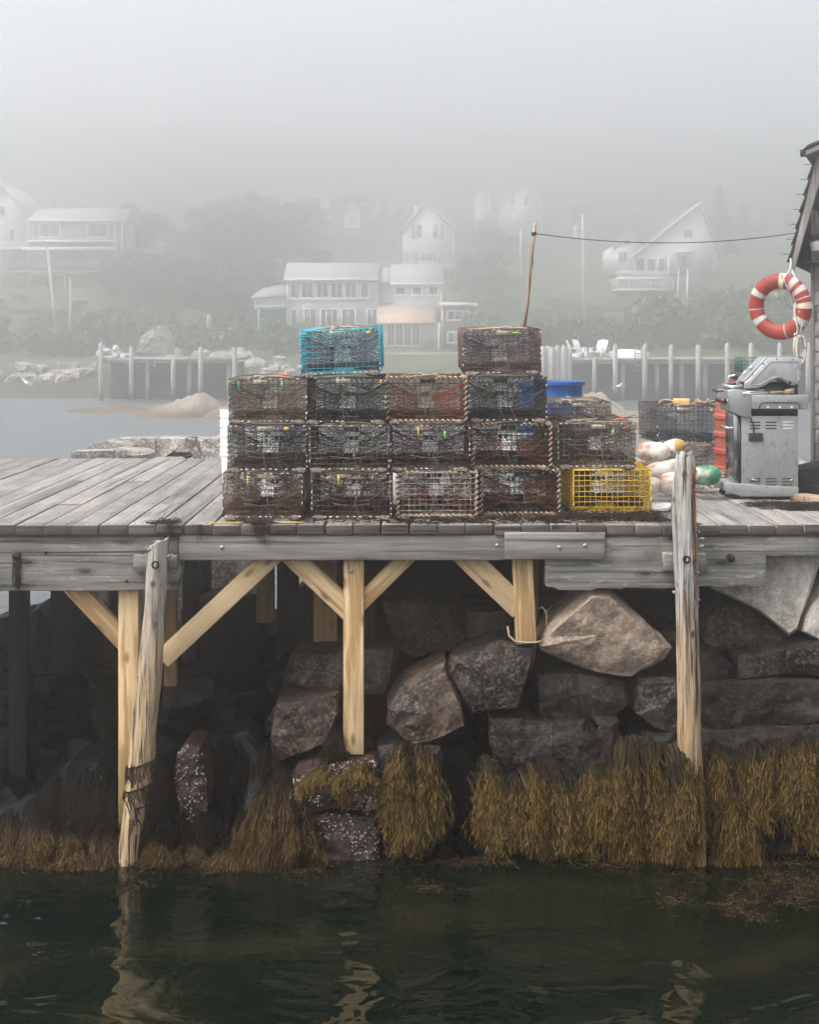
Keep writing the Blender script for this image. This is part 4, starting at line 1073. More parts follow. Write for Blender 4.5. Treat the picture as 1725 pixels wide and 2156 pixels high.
for i in range(12):
    u = -cw/2+cw*i/11
    seg(g, [(u,-cd/2,0),(u,cd/2,0),(u,-cd/2,ch)], [(u,-cd/2,ch),(u,cd/2,ch),(u,cd/2,ch)], .0022)
    seg(g, [(-cw/2,u,0),(cw/2,u,0)], [(-cw/2,u,ch),(cw/2,u,ch)], .0022)
for j in range(5):
    z = ch*j/4
    seg(g, [(-cw/2,-cd/2,z),(-cw/2,cd/2,z),(-cw/2,-cd/2,z),(cw/2,-cd/2,z)], [(cw/2,-cd/2,z),(cw/2,cd/2,z),(-cw/2,cd/2,z),(cw/2,cd/2,z)], .0022)
M['green_w'] = plain('green_coated_wire', (.010,.10,.065), .45, 0, .15)
o = ob('wire_basket', g, M['green_w'], loc=(PX(1594,2.5), 2.5, .946)); tag(o, 'small green wire basket on the black barrel lid', 'basket')
# sponge-like wood block and rope on the blue-netted trap
M['yblock'] = plain('yellow_block', (.68,.43,.15), .7, 0, .12, 20, .1)
g = G(); g.box((0,0,.024), (.145,.09,.048))
o = ob('wood_block', g, M['yblock'], bevel=.008, loc=(PX(1436,3.0), 3.0, PITCH+FOOT+TH+.012), rot=(0,0,R(-14))); tag(o, 'small yellow block lying on the black blue-netted trap', 'block')
g = G(); t = np.linspace(0, 1, 40)
for k in range(3):
    g.tubes(np.stack([-.02+.12*t*(k+1)+.02*np.sin(t*9+k), .03*np.sin(t*7+k*2), .012+.035*np.abs(np.sin(t*4.5+k))*(1-.3*k)], 1)[None], .008, 6)
g.tubes(np.stack([-.32+.15*t, .05*np.sin(t*6), .012+.03*np.sin(t*3.14)], 1)[None], .009, 6)
o = ob('rope', g, M['rope'], smooth=True, loc=(PX(1468,3.0), 3.05, PITCH+FOOT+TH+.005)); tag(o, 'brown rope loops on the black blue-netted trap', 'rope')

# ================================================================ buoys, rope heap, lids
def buoy_mat(name, base, stain, amt=.5, end=None):
    t = NT(name); v = t.obj()
    n = t.noise(v, 9, 6, .65); n2 = t.noise(v, 30, 4, .6)
    col = t.mix(t.ramp(n, [(.48, 0.0), (.62, amt)]), base, stain)
    col = t.mix(t.ramp(n2, [(.55, 0.0), (.75, .4)]), col, tuple(x*.6 for x in base))
    if end:
        z = t.n('SeparateXYZ', {0: t.n('TexCoord', out=3)}, out=2)
        col = t.mix(t.math('GREATER_THAN', z, end[0]), col, end[1])
    t.set(Base_Color=col, Roughness=.6, Normal=t.bump(n2, .2, .004)); return t.m
M['bw'] = buoy_mat('white_foam', (.52,.48,.42), (.26,.17,.11), .8)
M['bwr'] = buoy_mat('white_foam_red_flecks', (.68,.64,.58), (.34,.12,.06), .95)
M['bwy'] = buoy_mat('white_foam_yellow_end', (.66,.60,.53), (.36,.24,.17), .6, (.055,(.42,.24,.06)))
M['bg'] = buoy_mat('green_foam_flaked', (.012,.20,.10), (.50,.47,.38), 1.0)
def buoy(label, x, y, Y, L, r, mat, rot, z=None, stem=True):
    b = thing('buoy', label, 'buoy', (PX(x,Y), Y, PZ(y,Y) if z is None else z), rot, 'lobster buoys heaped beside the stack')
    g = G(); n = 14
    L *= .88
    prof = [(0,-L/2),(r*.55,-L/2+.004),(r*.8,-L/2+.02)]
    for i in range(n): 
        u = i/(n-1); prof.append((r*(.86+.16*math.sin(math.pi*min(1,u*1.25))) if u < .6 else r*math.sqrt(max(.02, 1-((u-.6)/.46)**2)), -L/2+.03+(L-.04)*u))
    prof += [(.02, L/2), (0, L/2)]
    g.lathe(prof, 22); o = ob('float', g, mat, b); smooth_angle(o, 50)
    if stem:
        g = G(); g.tube([(0,0,-L/2-.06),(0,0,L/2+.02)], .012, 8); ob('spindle', g, M['stick'], b)
    return b
buoy('white buoy with reddish flecks lying against the maroon trap', 1377, 951, 1.55, .29, .073, M['bwr'], (R(90), R(20), R(68)))
buoy('white and yellow buoy lying on the brown rope heap', 1418, 943, 2.0, .25, .066, M['bwy'], (R(74), R(0), R(48)))
buoy('long slim white buoy slanting between the others', 1416, 980, 1.75, .36, .047, M['bw'], (R(75), R(48), R(60)))
buoy('large ringed white buoy in the middle of the heap', 1391, 994, 1.4, .28, .075, M['bw'], (R(80), R(25), R(52)))
buoy('white buoy lying right behind the fender pile', 1440, 988, 1.6, .27, .066, M['bw'], (R(90), R(0), R(30)))
buoy('grubby white buoy low between the ringed one and the pile', 1418, 1012, 1.3, .25, .062, M['bwr'], (R(90), R(10), R(58)))
buoy('white speckled buoy lowest in front of the heap', 1424, 1023, 1.05, .27, .066, M['bw'], (R(90), R(10), R(76)))
buoy('white buoy showing its round end beside the yellow trap', 1376, 1022, 1.12, .28, .060, M['bw'], (R(88), R(0), R(-15)))
buoy('small white buoy half under the reddish-flecked one', 1366, 975, 1.75, .24, .058, M['bw'], (R(85), R(5), R(110)))
buoy('pale buoy tucked behind the slim slanting one', 1440, 968, 2.0, .25, .06, M['bwr'], (R(85), R(-30), R(20)))
buoy('green buoy with flaking paint right of the fender pile', 1489, 1001, 1.55, .25, .076, M['bg'], (R(92), R(0), R(100)), stem=False)
for i, (x, y, Y, lab) in enumerate([(1390,1046,.95,'upper flat white plastic lid in front of the buoys'),(1384,1053,.80,'lower flat white plastic lid on the deck by the yellow trap')]):
    g = G(); g.lathe([(0,0),(.10,0),(.115,.006),(.117,.024),(.11,.028),(.10,.022),(0,.02)], 32)
    o = ob('plastic_disc', g, M['clip'], loc=(PX(x,Y)-.03*i, Y, .003)); smooth_angle(o, 35); tag(o, lab, 'lid')
g = G(); rs = np.random.default_rng(8)
for k in range(22):
    t = np.linspace(0, 1, 30); c = np.array([rs.normal(0,.08), rs.normal(0,.10), abs(rs.normal(0,.07))+.05]); R_ = rs.uniform(.05,.12); ax = rs.normal(0, 1, 3); ax /= np.linalg.norm(ax)
    u = np.cross(ax, [0,0,1.0]); u /= np.linalg.norm(u); v = np.cross(ax, u); th = t*rs.uniform(4, 8)+rs.uniform(0,6)
    p = c+R_*(np.cos(th)[:,None]*u+np.sin(th)[:,None]*v*.6); p[:, 2] = np.maximum(p[:, 2]*.8, .012)
    g.tubes(p[None], .0075, 6)
o = ob('rope_heap', g, M['rope'], smooth=True, loc=(PX(1408,2.15), 2.2, .0)); tag(o, 'tangled brown rope heap under the white and yellow buoy', 'rope')
g = G()
for k in range(16):
    t = np.linspace(0, 1, 26); c = np.array([rs.normal(0,.09), rs.normal(0,.06), abs(rs.normal(0,.05))+.03]); R_ = rs.uniform(.05,.13); th = t*rs.uniform(3, 7)+rs.uniform(0,6)
    p = np.stack([c[0]+R_*np.cos(th), c[1]+R_*.7*np.sin(th), c[2]+.04*np.sin(th*1.3+k)+.03], 1); p[:, 2] = np.maximum(p[:, 2], .01)
    g.tubes(p[None], .006, 6)
o = ob('rope_coil', g, M['twine'], smooth=True, loc=(PX(1486,1.95), 2.05, .0)); tag(o, 'loose pale rope tangle behind the green buoy', 'rope')

# ================================================================ white buckets behind the stack
M['white_pl'] = plain('white_bucket_plastic', (.78,.78,.77), .4, 0, .05, 9, .03, .5)
def bucket_stack(px, Y, n, label, top_rims=True, z0=.002):
    r = thing('bucket_stack', label, 'buckets', (PX(px,Y), Y, z0))
    for k in range(n):
        g = G(); b = k*.075
        g.lathe([(0,b),(.125,b),(.13,b+.006),(.147,b+.30),(.158,b+.302),(.158,b+.318),(.15,b+.32),(.155,b+.335),(.155,b+.36),(.142,b+.36),(.128,b+.02),(0,b+.018)], 36)
        o = ob('bucket', g, M['white_pl'], r); smooth_angle(o, 35)
    return r
bucket_stack(505, 1.95, 5, 'nested white plastic buckets at the left end behind the traps')
bucket_stack(585, 1.75, 4, 'nested white plastic buckets behind the black trap of the second row')
#bucket_stack(752, 2.3, 2, 'nested white plastic buckets behind the second bottom-row trap')
#bucket_stack(935, 2.4, 2, 'nested white plastic buckets behind the crusted rope-laced trap')
bucket_stack(1085, 2.4, 2, 'nested white plastic buckets behind the orange-netted laced traps')
bucket_stack(1280, 2.0, 2, 'nested white plastic buckets behind the yellow trap', z0=.35 if False else .002)

# ================================================================ gas grill
M['steel'] = plain('brushed_stainless', (.34,.35,.35), .38, .55, .10, 40, .03, .5)
M['chrome'] = plain('polished_steel', (.62,.63,.63), .14, 1.0, .05, 30, .02)
M['grey_pt'] = plain('grey_metallic_paint', (.31,.325,.33), .42, .35, .06, 60, .04, .5, dirt=(.13,.12,.105), dirt_amt=.6)
M['lid_pt'] = plain('silver_cast_lid', (.41,.43,.425), .40, .35, .06, 50, .04, .5, dirt=(.20,.19,.17), dirt_amt=.55)
M['blk'] = plain('black_enamel', (.008,.008,.009), .4, 0, .2)
M['knob'] = plain('black_knob', (.014,.014,.015), .35)
M['redk'] = plain('red_knob', (.30,.012,.03), .35)
gY = 1.5
GX = lambda x: PX(x, gY)-PX(1622, gY)
GZ = lambda y: PZ(y, gY)-.012
grill = thing('gas_grill', 'grey and stainless gas grill on casters near the shed', 'grill', (PX(1622,gY), gY, .012), (0, 0, R(-1.5)))
D_ = .42
g = G(); g.prism([(GX(1524),GZ(1016)),(GX(1680),GZ(1026)),(GX(1680),GZ(1045)),(GX(1560),GZ(1045)),(GX(1524),GZ(1033))], -.03, D_-.03)
ob('base', g, M['grey_pt'], grill, bevel=.006)
g = G(); g.bb(GX(1562), GX(1681), 0, .02, GZ(1027), GZ(876)); g.bb(GX(1562), GX(1681), D_-.07, D_-.05, GZ(1027), GZ(876)); g.bb(GX(1678), GX(1681), .02, D_-.07, GZ(1027), GZ(876))
ob('cart', g, M['grey_pt'], grill, bevel=.004)
g = G()      # louvre slots, cut as dark inlays proud by a hair
for cx in (1590, 1624, 1657.5):
    for cy in (889, 895.5, 902, 1007.5, 1014, 1020.5):
        if cx > 1650 and cy < 905: continue
        g.prism([(GX(cx-11.5),GZ(cy+1)),(GX(cx-10.5),GZ(cy-1)),(GX(cx+10.5),GZ(cy-1)),(GX(cx+11.5),GZ(cy+1)),(GX(cx+10),GZ(cy+1.5)),(GX(cx-10),GZ(cy+1.5))], -.0015, .004)
g.bb(GX(1577), GX(1606), -.0018, .004, GZ(929), GZ(911.5))
ob('vent_slot', g, M['blk'], grill, bevel=.0)
g = G()
for cy in (889, 895.5, 902): g.bb(GX(1649), GX(1671), -.0015, .004, GZ(cy+1.2), GZ(cy-1.2))
ob('painted_light_slot', g, M['clip'], grill)  # louvres with light behind them, painted as white inlays
g = G()
for (sx, sy, ex, ey) in ((1577,1008,1599,1011),(1660,1013,1672,1007)): g.prism([(GX(sx),GZ(sy)),(GX(ex),GZ(ey-2.4)),(GX(ex),GZ(ey+1.2)),(GX(sx+3),GZ(sy+2))], -.012, -.001)
ob('hook', g, M['chrome'], grill)
g = G(); g.bb(GX(1556), GX(1562), .004, D_-.06, GZ(1026), GZ(878)); ob('door_edge', g, M['blk'], grill)
M['door'] = plain('mirror_stainless_door', (.40,.41,.41), .16, 1.0, .08, 6, .02)
g = G(); g.bb(GX(1546), GX(1556), .012, D_-.07, GZ(1024), GZ(872)); ob('door', g, M['door'], grill, bevel=.006)
g = G(); g.tube([(GX(1546),.04,GZ(903)),(GX(1534),.045,GZ(902)),(GX(1532),.07,GZ(902)),(GX(1532),D_-.16,GZ(902)),(GX(1534),D_-.13,GZ(902)),(GX(1546),D_-.12,GZ(903))], .011, 10); ob('door_handle', g, M['chrome'], grill, smooth=True)
# firebox, black
g = G(); g.bb(GX(1576), GX(1682), .03, D_-.08, GZ(878), GZ(806)); ob('firebox', g, M['blk'], grill)
# control panel: sloping top nose, knobs facing out to the left
g = G(); g.prism([(GX(1531),GZ(823)),(GX(1548),GZ(819)),(GX(1581),GZ(823)),(GX(1581),GZ(878)),(GX(1564),GZ(878)),(GX(1538),GZ(866))], -.035, D_-.02); ob('control_panel', g, M['steel'], grill, bevel=.006)
for k in range(6):
    yk = .025+k*.062
    kb = G(); kb.lathe([(0,0),(.025,0),(.027,.006),(.023,.010)], 20, (0,0,0), Euler((0,R(-80),0)).to_matrix())
    o = ob('knob', kb, M['chrome'], grill, loc=(GX(1534.6)-.0, yk, GZ(846))); smooth_angle(o, 35)
    kk = G(); kk.lathe([(.020,.008),(.019,.034),(.016,.04),(0,.04)], 20, (0,0,0), Euler((0,R(-80),0)).to_matrix())
    o2 = ob('knob_grip', kk, M['redk'] if k == 1 else M['knob'], o, smooth=True)
# folded side shelf towards the viewer
g = G(); g.bb(GX(1581), GX(1699), -.045, -.012, GZ(861), GZ(831)); ob('side_shelf', g, M['grey_pt'], grill, bevel=.006)
g = G(); g.tube([(GX(1597),-.047,GZ(860)),(GX(1598),-.047,GZ(852)),(GX(1603),-.047,GZ(847.5)),(GX(1674),-.047,GZ(847.5)),(GX(1681),-.047,GZ(852)),(GX(1682),-.047,GZ(860))], .0045, 6); ob('shelf_groove', g, M['blk'], grill)
for cx in (1615, 1640, 1664.5):
    g = G(); g.lathe([(0,-.01),(.009,-.008),(.010,.004)], 12, (0,0,0), Euler((R(-90),0,0)).to_matrix()); ob('bolt', g, M['vent'], grill, loc=(GX(cx), -.046, GZ(857.5)))
# lid: cast end cheeks with stainless hood between
lid = [(1569,818),(1569,806),(1578,800),(1616,757),(1621,754.5),(1680,754.5),(1686,758),(1687,768),(1687,800),(1678,810),(1668,812),(1659,808),(1651,801),(1640,797),(1629,800),(1612,812),(1596,818)]
for ya in (0, D_-.10):
    g = G(); g.prism([(GX(a),GZ(b)) for a, b in lid], ya, ya+.03); ob('lid_end', g, M['lid_pt'], grill, bevel=.005)
hood = [(1560,806),(1568,800),(1611,755),(1618,751),(1684,751.5),(1690,756),(1690,772),(1680,772),(1680,762),(1622,762),(1580,808)]
hood = [(1571,806),(1574,799),(1612,758.5),(1618,753.8),(1683,753.8),(1684,756),(1620,757),(1580,802),(1575,808)]
g = G(); g.prism([(GX(a)-.006,GZ(b)+.004) for a, b in hood], .032, D_-.102); ob('hood', g, M['steel'], grill, bevel=.002)
g = G(); g.tube([(GX(1582),-.003,GZ(804)),(GX(1622),-.003,GZ(761)),(GX(1680),-.003,GZ(761)),(GX(1682),-.003,GZ(800)),(GX(1670),-.003,GZ(806)),(GX(1655),-.003,GZ(798)),(GX(1640),-.003,GZ(793)),(GX(1624,),-.003,GZ(797)),(GX(1600),-.003,GZ(811)),(GX(1582),-.003,GZ(811))], .0042, 6, True, True); ob('lid_rim', g, M['lid_pt'], grill, smooth=True)
g = G()
for cx, cy in ((1585,789),(1608,766),(1636,756.5),(1669,757)): g.lathe([(0,-.006),(.005,-.005),(.006,.002)], 8, (GX(cx),-.0005,GZ(cy)), Euler((R(-90),0,0)).to_matrix())
g.lathe([(.004,-.004),(.012,-.004),(.014,.002)], 14, (GX(1663.5),-.0005,GZ(805)), Euler((R(-90),0,0)).to_matrix())
ob('lid_bolts', g, M['iron'], grill)
# badge plates on the slanted hood
for cx, cy, ln in ((1590,776,.10),(1578,788,.05)):
    g = G(); g.box((0,0,0), (.035, ln, .006)); ob('badge', g, M['chrome'], grill, loc=(GX(cx)-.012, .16, GZ(cy)+.006), rot=(0, -math.atan2(43,38), 0), bevel=.002)
g = G(); g.tube([(GX(1566),.03,GZ(813)),(GX(1545),.03,GZ(815)),(GX(1535),.05,GZ(814)),(GX(1533),.10,GZ(813)),(GX(1533),D_-.2,GZ(813)),(GX(1537),D_-.14,GZ(813)),(GX(1566),D_-.12,GZ(812))], .013, 10); ob('lid_handle', g, M['chrome'], grill, smooth=True)
g = G(); g.tube([(GX(1580),-.004,GZ(878)),(GX(1583),-.014,GZ(886)),(GX(1587),-.01,GZ(898)),(GX(1587),-.006,GZ(912))], .006, 7); g.box((GX(1591.5),-.008,GZ(920.5)), (.105,.02,.058)); ob('ignition_box', g, M['rubber'], grill, bevel=.006)
for (cx, yy) in ((1562,.0),(1670,.0),(1538,D_-.1),(1670,D_-.1)):
    g = G(); g.lathe([(0,-.012),(.020,-.012),(.026,-.006),(.026,.006),(.020,.012),(0,.012)], 16, (GX(cx), yy, .0205), Euler((R(90),0,0)).to_matrix()); g.box((GX(cx), yy, .045), (.03,.03,.03)); ob('caster', g, M['rubber'], grill)
# tools on the shelf
M['twood'] = old_wood('worn_handle', 0, (.16,.10,.06), (.34,.24,.16), (.45,.34,.25), isl=False)
tg = thing('grill_tongs', 'steel tongs with a wooden-tipped end lying across the grill shelf', 'tongs', (grill.location.x, gY, .012))
g = G(); g.tube([(GX(1562),-.03,GZ(829.5)),(GX(1580),-.03,GZ(825)),(GX(1620),-.03,GZ(826.5))], .009, 8); g.tube([(GX(1562),-.03,GZ(829.5)),(GX(1585),-.03,GZ(829.2)),(GX(1620),-.03,GZ(827.5))], .008, 8); ob('arms', g, M['chrome'], tg, smooth=True)
g = G(); g.tube([(GX(1620),-.03,GZ(827)),(GX(1648),-.03,GZ(825.5))], [.011,.009], 8); g.prism([(GX(1647),GZ(828)),(GX(1652),GZ(820)),(GX(1671),GZ(817)),(GX(1671),GZ(829)),(GX(1652),GZ(829))], -.034, -.026); ob('head', g, M['twood'], tg)
sp = thing('spatula', 'thin dark-handled spatula lying behind the tongs', 'spatula', (grill.location.x, gY, .012))
g = G(); g.tube([(GX(1507),.10,GZ(823)),(GX(1510),.10,GZ(817)),(GX(1520),.09,GZ(817)),(GX(1560),.06,GZ(819)),(GX(1610),.0,GZ(822))], .007, 7); ob('handle', g, M['twood'], sp, smooth=True)
g = G(); g.tube([(GX(1507),.10,GZ(823)),(GX(1516),.10,GZ(826)),(GX(1530),.09,GZ(824))], .006, 7); ob('blade', g, M['iron'], sp, smooth=True)

# ================================================================ things on the deck at the right
M['litter'] = weed_mat('dry_dark_seaweed', (.012,.007,.005), (.05,.028,.02), (.16,.11,.07))
def litter(name, label, spots, n, z0=.004):
    g = G()
    for (x0, x1, Y0, Y1, k, hh) in spots:
        for i in range(k):
            px = RND.uniform(x0, x1); Y = RND.uniform(Y0, Y1); a = RND.uniform(0, 6.28); L = RND.uniform(.025, .11)
            X = PX(px, Y); z = z0+abs(RND.gauss(0, hh))
            p = [(X, Y, z), (X+math.cos(a)*L*.5, Y+math.sin(a)*L*.25, z+RND.uniform(0,.02)), (X+math.cos(a+.5)*L, Y+math.sin(a)*L*.4, max(z0, z+RND.gauss(0,.012)))]
            g.tube(p, [.0022,.003,.0018], 4, False)
    o = ob(name, g, M['litter'], attr=True); tag(o, label, 'seaweed', None, 'stuff')
litter('dry_seaweed', 'dry dark seaweed litter along the deck edge in front of the traps', [(640,1420,.02,.22,260,.007),(1010,1200,.04,.32,330,.012),(1180,1390,.12,.40,1000,.02),(830,1020,.03,.22,200,.009)], 0)
litter('dry_seaweed', 'dry dark seaweed litter on the deck beside the grill', [(1575,1690,.95,1.2,260,.008),(1650,1730,.75,1.0,380,.014)], 0)
litter('dry_seaweed', 'dark seaweed wads caught on the plank ends at the left', [(345,372,.0,.06,90,.012),(515,560,.0,.06,90,.01),(320,335,.0,.05,20,.006)], 0)
g = G()
for i in range(46):
    px = RND.choice([352, 358, 540, 548, 555, 420]) + RND.gauss(0, 6); X = PX(px, 0); L = RND.uniform(.03, .13)
    g.tube([(X, -.006, .004), (X+RND.gauss(0,.006), -.014, -L*.4), (X+RND.gauss(0,.012), -.012, -L)], [.0025,.0025,.0012], 4, False)
o = ob('dry_seaweed', g, M['litter'], attr=True); tag(o, 'dark seaweed threads dangling over the plank ends at the left', 'seaweed', None, 'stuff')
g = G()
for i in range(34):
    px = RND.uniform(660, 1400); Y = RND.uniform(.02, .17); X = PX(px, Y); a = RND.gauss(0, .5); L = RND.uniform(.06, .3)
    g.tube([(X, Y, .008), (X+L*.5*math.cos(a), Y+L*.2*math.sin(a), .014+RND.random()*.012), (X+L*math.cos(a), Y+L*.35*math.sin(a), .007)], .0019, 4, False)
o = ob('straw_bits', g, M['twine']); tag(o, 'pale straw and twine bits along the deck edge', 'straw', None, 'stuff')
# twigs on the maroon trap
g = G()
bx, bz, by = tx(1172,1343,.44), Z2+FOOT+TH+.006, .62
for i in range(26):
    a = RND.uniform(-.6, .6) + (math.pi if RND.random() < .5 else 0); L = RND.uniform(.08, .32); X = bx+RND.uniform(-.26,.22); Y = by+RND.uniform(-.12,.3)
    g.tube([(X, Y, bz), (X+L*.4*math.cos(a), Y+.02, bz+RND.uniform(0,.035)), (X+L*.75*math.cos(a+.15), Y+.03, bz+RND.uniform(0,.05)), (X+L*math.cos(a+.2), Y+.05, bz+RND.uniform(0,.06))], [.003,.0026,.002,.001], 5, False)
o = ob('twigs', g, M['litter'], attr=True); tag(o, 'dry twigs lying on the maroon trap above the yellow one', 'twigs', None, 'stuff')
M['orange_rope'] = wire_mat('orange_rope', (.55,.10,.03), (.62,.16,.06), (.4,.1,.05), .3, .8); M['green_rope'] = wire_mat('green_rope', (.02,.22,.15), (.05,.3,.2), (.1,.2,.15), .3, .8)
def scrap(label, x, Y, z, mat, s, n, sd):
    g = G(); r_ = np.random.default_rng(sd); t = np.linspace(0, n, 30)
    g.tubes(np.stack([s*np.cos(t)+.3*s*np.cos(t*2.3), s*.8*np.sin(t), .006+.012*np.abs(np.sin(t*1.7))], 1)[None], .0048, 6)
    o = ob('rope_scrap', g, mat, smooth=True, loc=(PX(x,Y), Y, z)); tag(o, label, 'rope')
scrap('orange rope loop on the greenish trap at the left', 592, .55, Z3+FOOT+TH*.98+.004, M['orange_rope'], .035, 7, 1)
scrap('orange rope twist on the maroon trap among the twigs', 1305, .6, Z2+FOOT+TH+.006, M['orange_rope'], .03, 9, 2)
scrap('green rope loop on the bow-tie netted trap', 903, .5, Z3+FOOT+TH+.006, M['green_rope'], .035, 6, 3)
M['ylw_rope'] = wire_mat('yellow_braid', (.42,.29,.08), (.55,.40,.13), (.2,.15,.06), .4, .8)
g = G(); a = np.array([PX(445,.035), .035, .008]); b = np.array([PX(640,.05), .06, .008]); t = np.linspace(0,1,24)[:,None]
g.tubes((a+(b-a)*t+np.concatenate([0*t, .008*np.sin(t*7), 0*t],1))[None], .006, 6); o = ob('thin_rope', g, M['ylw_rope']); tag(o, 'thin yellow rope lying along the deck edge at the left', 'rope')
# string round the short post
g = G(); 
g.tube([P(1069,1318,.09),P(1072,1338,.085),P(1085,1350,.08),P(1108,1353,.07),P(1133,1352,.08),P(1140,1349,.1)], .007, 6); g.tube([P(1133,1282,.2),P(1142,1278,.2),P(1151,1290,.2),P(1151,1315,.2),P(1150,1338,.2)], .006, 6)
o = ob('thin_rope', g, M['twine'], smooth=True); tag(o, 'thin pale string looped round the foot of the short leaning post', 'rope')
# timbers and tub by the shed
g = G(); g.box((0,0,.045), (.32,.5,.09)); o = ob('timber_block', g, M['dark_wood'], bevel=.006, loc=(PX(1727,1.9), 1.9, .003), rot=(0,0,R(2))); tag(o, 'dark square timber lying at the right edge behind the grill', 'timber')
g = G(); g.box((0,0,.022), (.55,.14,.044)); o = ob('plank', g, M['stick'], bevel=.004, loc=(PX(1735,1.25), 1.28, .003), rot=(0,0,R(-62))); tag(o, 'loose pale plank lying right of the grill', 'plank')
g = G(); V = []; F = []
for j, (rx, rz, rl) in enumerate(((.10,0,.0),(.12,.05,.005),(.17,.2,.02),(.19,.235,.03))):
    for k in range(28):
        a = 2*math.pi*k/28; V.append((rx*math.cos(a)*1.1+rl, rx*math.sin(a)*.8, rz+ (.05*math.cos(a) if j == 3 else 0)))
for j in range(3):
    for k in range(28): F.append((j*28+k, j*28+(k+1)%28, (j+1)*28+(k+1)%28, (j+1)*28+k))
F.append(tuple(range(27,-1,-1)))
g.add(V, F); o = ob('tub', g, M['rubber'], smooth=True, loc=(PX(1702,1.72), 1.78, .004)); md = o.modifiers.new('s','SOLIDIFY'); md.thickness = .006; tag(o, 'black tapered plastic tub behind the grill', 'tub')
g = G(); rs2 = random.Random(9)
g.box((0,0,.004), (.30,.10,.006)); g.box((.02,.03,.009), (.22,.05,.005), (0,0,.2)); o = ob('black_sheet', g, M['rubber'], loc=(PX(1642,.93), .93, .003), rot=(0,0,R(4))); tag(o, 'flat black rubber scrap in the seaweed before the grill', 'scrap')

# ================================================================ the shed
M['shingle'] = old_wood('weathered_shingles', 2, (.22,.205,.195), (.38,.365,.355), (.50,.49,.475), bump=.5)
M['roofw'] = plain('dark_roof_shingle', (.03,.028,.026), .9, 0, .35, 20, .4)
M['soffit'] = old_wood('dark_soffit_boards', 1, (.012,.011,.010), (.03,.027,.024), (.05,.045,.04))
M['rake'] = old_wood('rake_board', 2, (.14,.13,.12), (.28,.26,.24), (.38,.36,.335), isl=False)
sY = 2.1
shed = thing('shed', 'weathered shingled shed with a steep roof edge at the right', 'shed', (PX(1703,sY)+.035, sY, 0), (0,0,R(-19)))
sx = PX(1703, sY)
g = G(); g.bb(.012, 2.6, .03, 3.0, -.05, 1.75); ob('wall', g, M['soffit'], shed)
g = G(); rowh = .122; z = .02; r4 = random.Random(3)
while z < 2.2:
    xx = .006 + r4.uniform(-.004, .004); 
    while xx < 1.0:
        ww = r4.uniform(.07, .15); zj = r4.uniform(-.008, .008)
        g.box((xx+ww/2, .018+r4.uniform(-.002,.002), z+rowh*.6+zj), (ww-.004, .010, rowh*1.25), (R(-5), r4.uniform(-.02,.02), 0))
        xx += ww
    z += rowh
ob('shingles', g, M['shingle'], shed, bevel=.002, seg=1)
g = G(); g.bb(-.018, .008, .0, .05, .02, 2.25); ob('corner_board', g, M['rake'], shed, bevel=.003)
# lower roof slope, steep; rake board, boards showing their dark underside
def S_(x, y, Y): return (PX(x,Y)-sx+.055, Y-sY, PZ(y,Y))
A = S_(1662,552,1.86); B = S_(1722,300,1.86); dx, dz = B[0]-A[0], B[2]-A[2]; ln = math.hypot(dx, dz); ux, uz = dx/ln, dz/ln; nx_, nz_ = -uz, ux
def off(p, a, b): return (p[0]+ux*a+nx_*b, p[2]+uz*a+nz_*b)
g = G(); g.prism([off(A,-.02,-.008), off(A,.86,-.008), off(A,.86,-.085), off(A,-.06,-.05)], -.25, -.205); ob('rake_board', g, M['rake'], shed, bevel=.004)
g = G(); g.prism([off(A,.04,-.010), off(A,.86,-.010), off(A,.86,-.03), off(A,.04,-.03)], -.203, 3.0)
ob('roof_boards', g, M['soffit'], shed)
g = G(); a = -.0
rows = 6
for i in range(rows):
    q = .0+i*.133
    g.prism([off(A,q,-.006+.004), off(A,q+.15,-.006), off(A,q+.15,.004), off(A,q,.022)], -.262+.004*(i % 3), 3.0)
ob('roof_shingles', g, M['roofw'], shed)
g = G()
for i in range(7):
    p = off(A, .06+i*.12, .018); g.tube([(p[0], -.24, p[1]), (p[0]-.052, -.24, p[1]+.004)], .0022, 5)
o = ob('roof_nails', g, M['iron'], shed)
g = G(); tl = S_(1700,330,1.80); tr = S_(1790,318,1.80); g.prism([(tl[0],tl[2]),(tr[0],tr[2]+.09),(tr[0],tr[2]+.13),(tl[0],tl[2]+.045)], -.36, 3.0); ob('upper_roof_edge', g, M['rake'], shed, bevel=.005)
g = G(); g.prism([(tl[0]-.015,tl[2]+.047),(tr[0],tr[2]+.135),(tr[0],tr[2]+.165),(tl[0]+.02,tl[2]+.085)], -.37, 3.0); g.bb(tl[0]-.035, tl[0]+.005, -.36, -.30, tl[2]+.0, tl[2]+.05); ob('upper_roof_shingles', g, M['roofw'], shed)
g = G(); g.bb(-.10, .35, -.20, .03, PZ(556,1.9), PZ(552,1.9)); ob('soffit_end', g, M['soffit'], shed)
# jar lamp on the wall
lmp = thing('jar_lamp', 'black-capped jar lamp fixed to the shed wall', 'lamp', (PX(1718,1.98), 1.98, PZ(512,1.98)), (0, R(-8), 0))
g = G(); g.lathe([(0,.02),(.052,.02),(.056,.03),(.056,.062),(.05,.068),(0,.068)], 20); g.tube([(.02,0,.05),(.06,.0,.055),(.08,.10,.05)], .014, 8); o = ob('cap', g, M['rubber'], lmp); smooth_angle(o)
tgl = NT('dusty_glass'); tgl.set(Base_Color=(.75,.74,.68,1), Roughness=.25, Transmission_Weight=.45, IOR=1.4); M['jar'] = tgl.m
g = G(); g.lathe([(.040,.02),(.046,.008),(.050,-.005),(.046,-.03),(.048,-.05),(.044,-.062),(0,-.066)], 20); o = ob('jar', g, M['jar'], lmp); smooth_angle(o, 50)

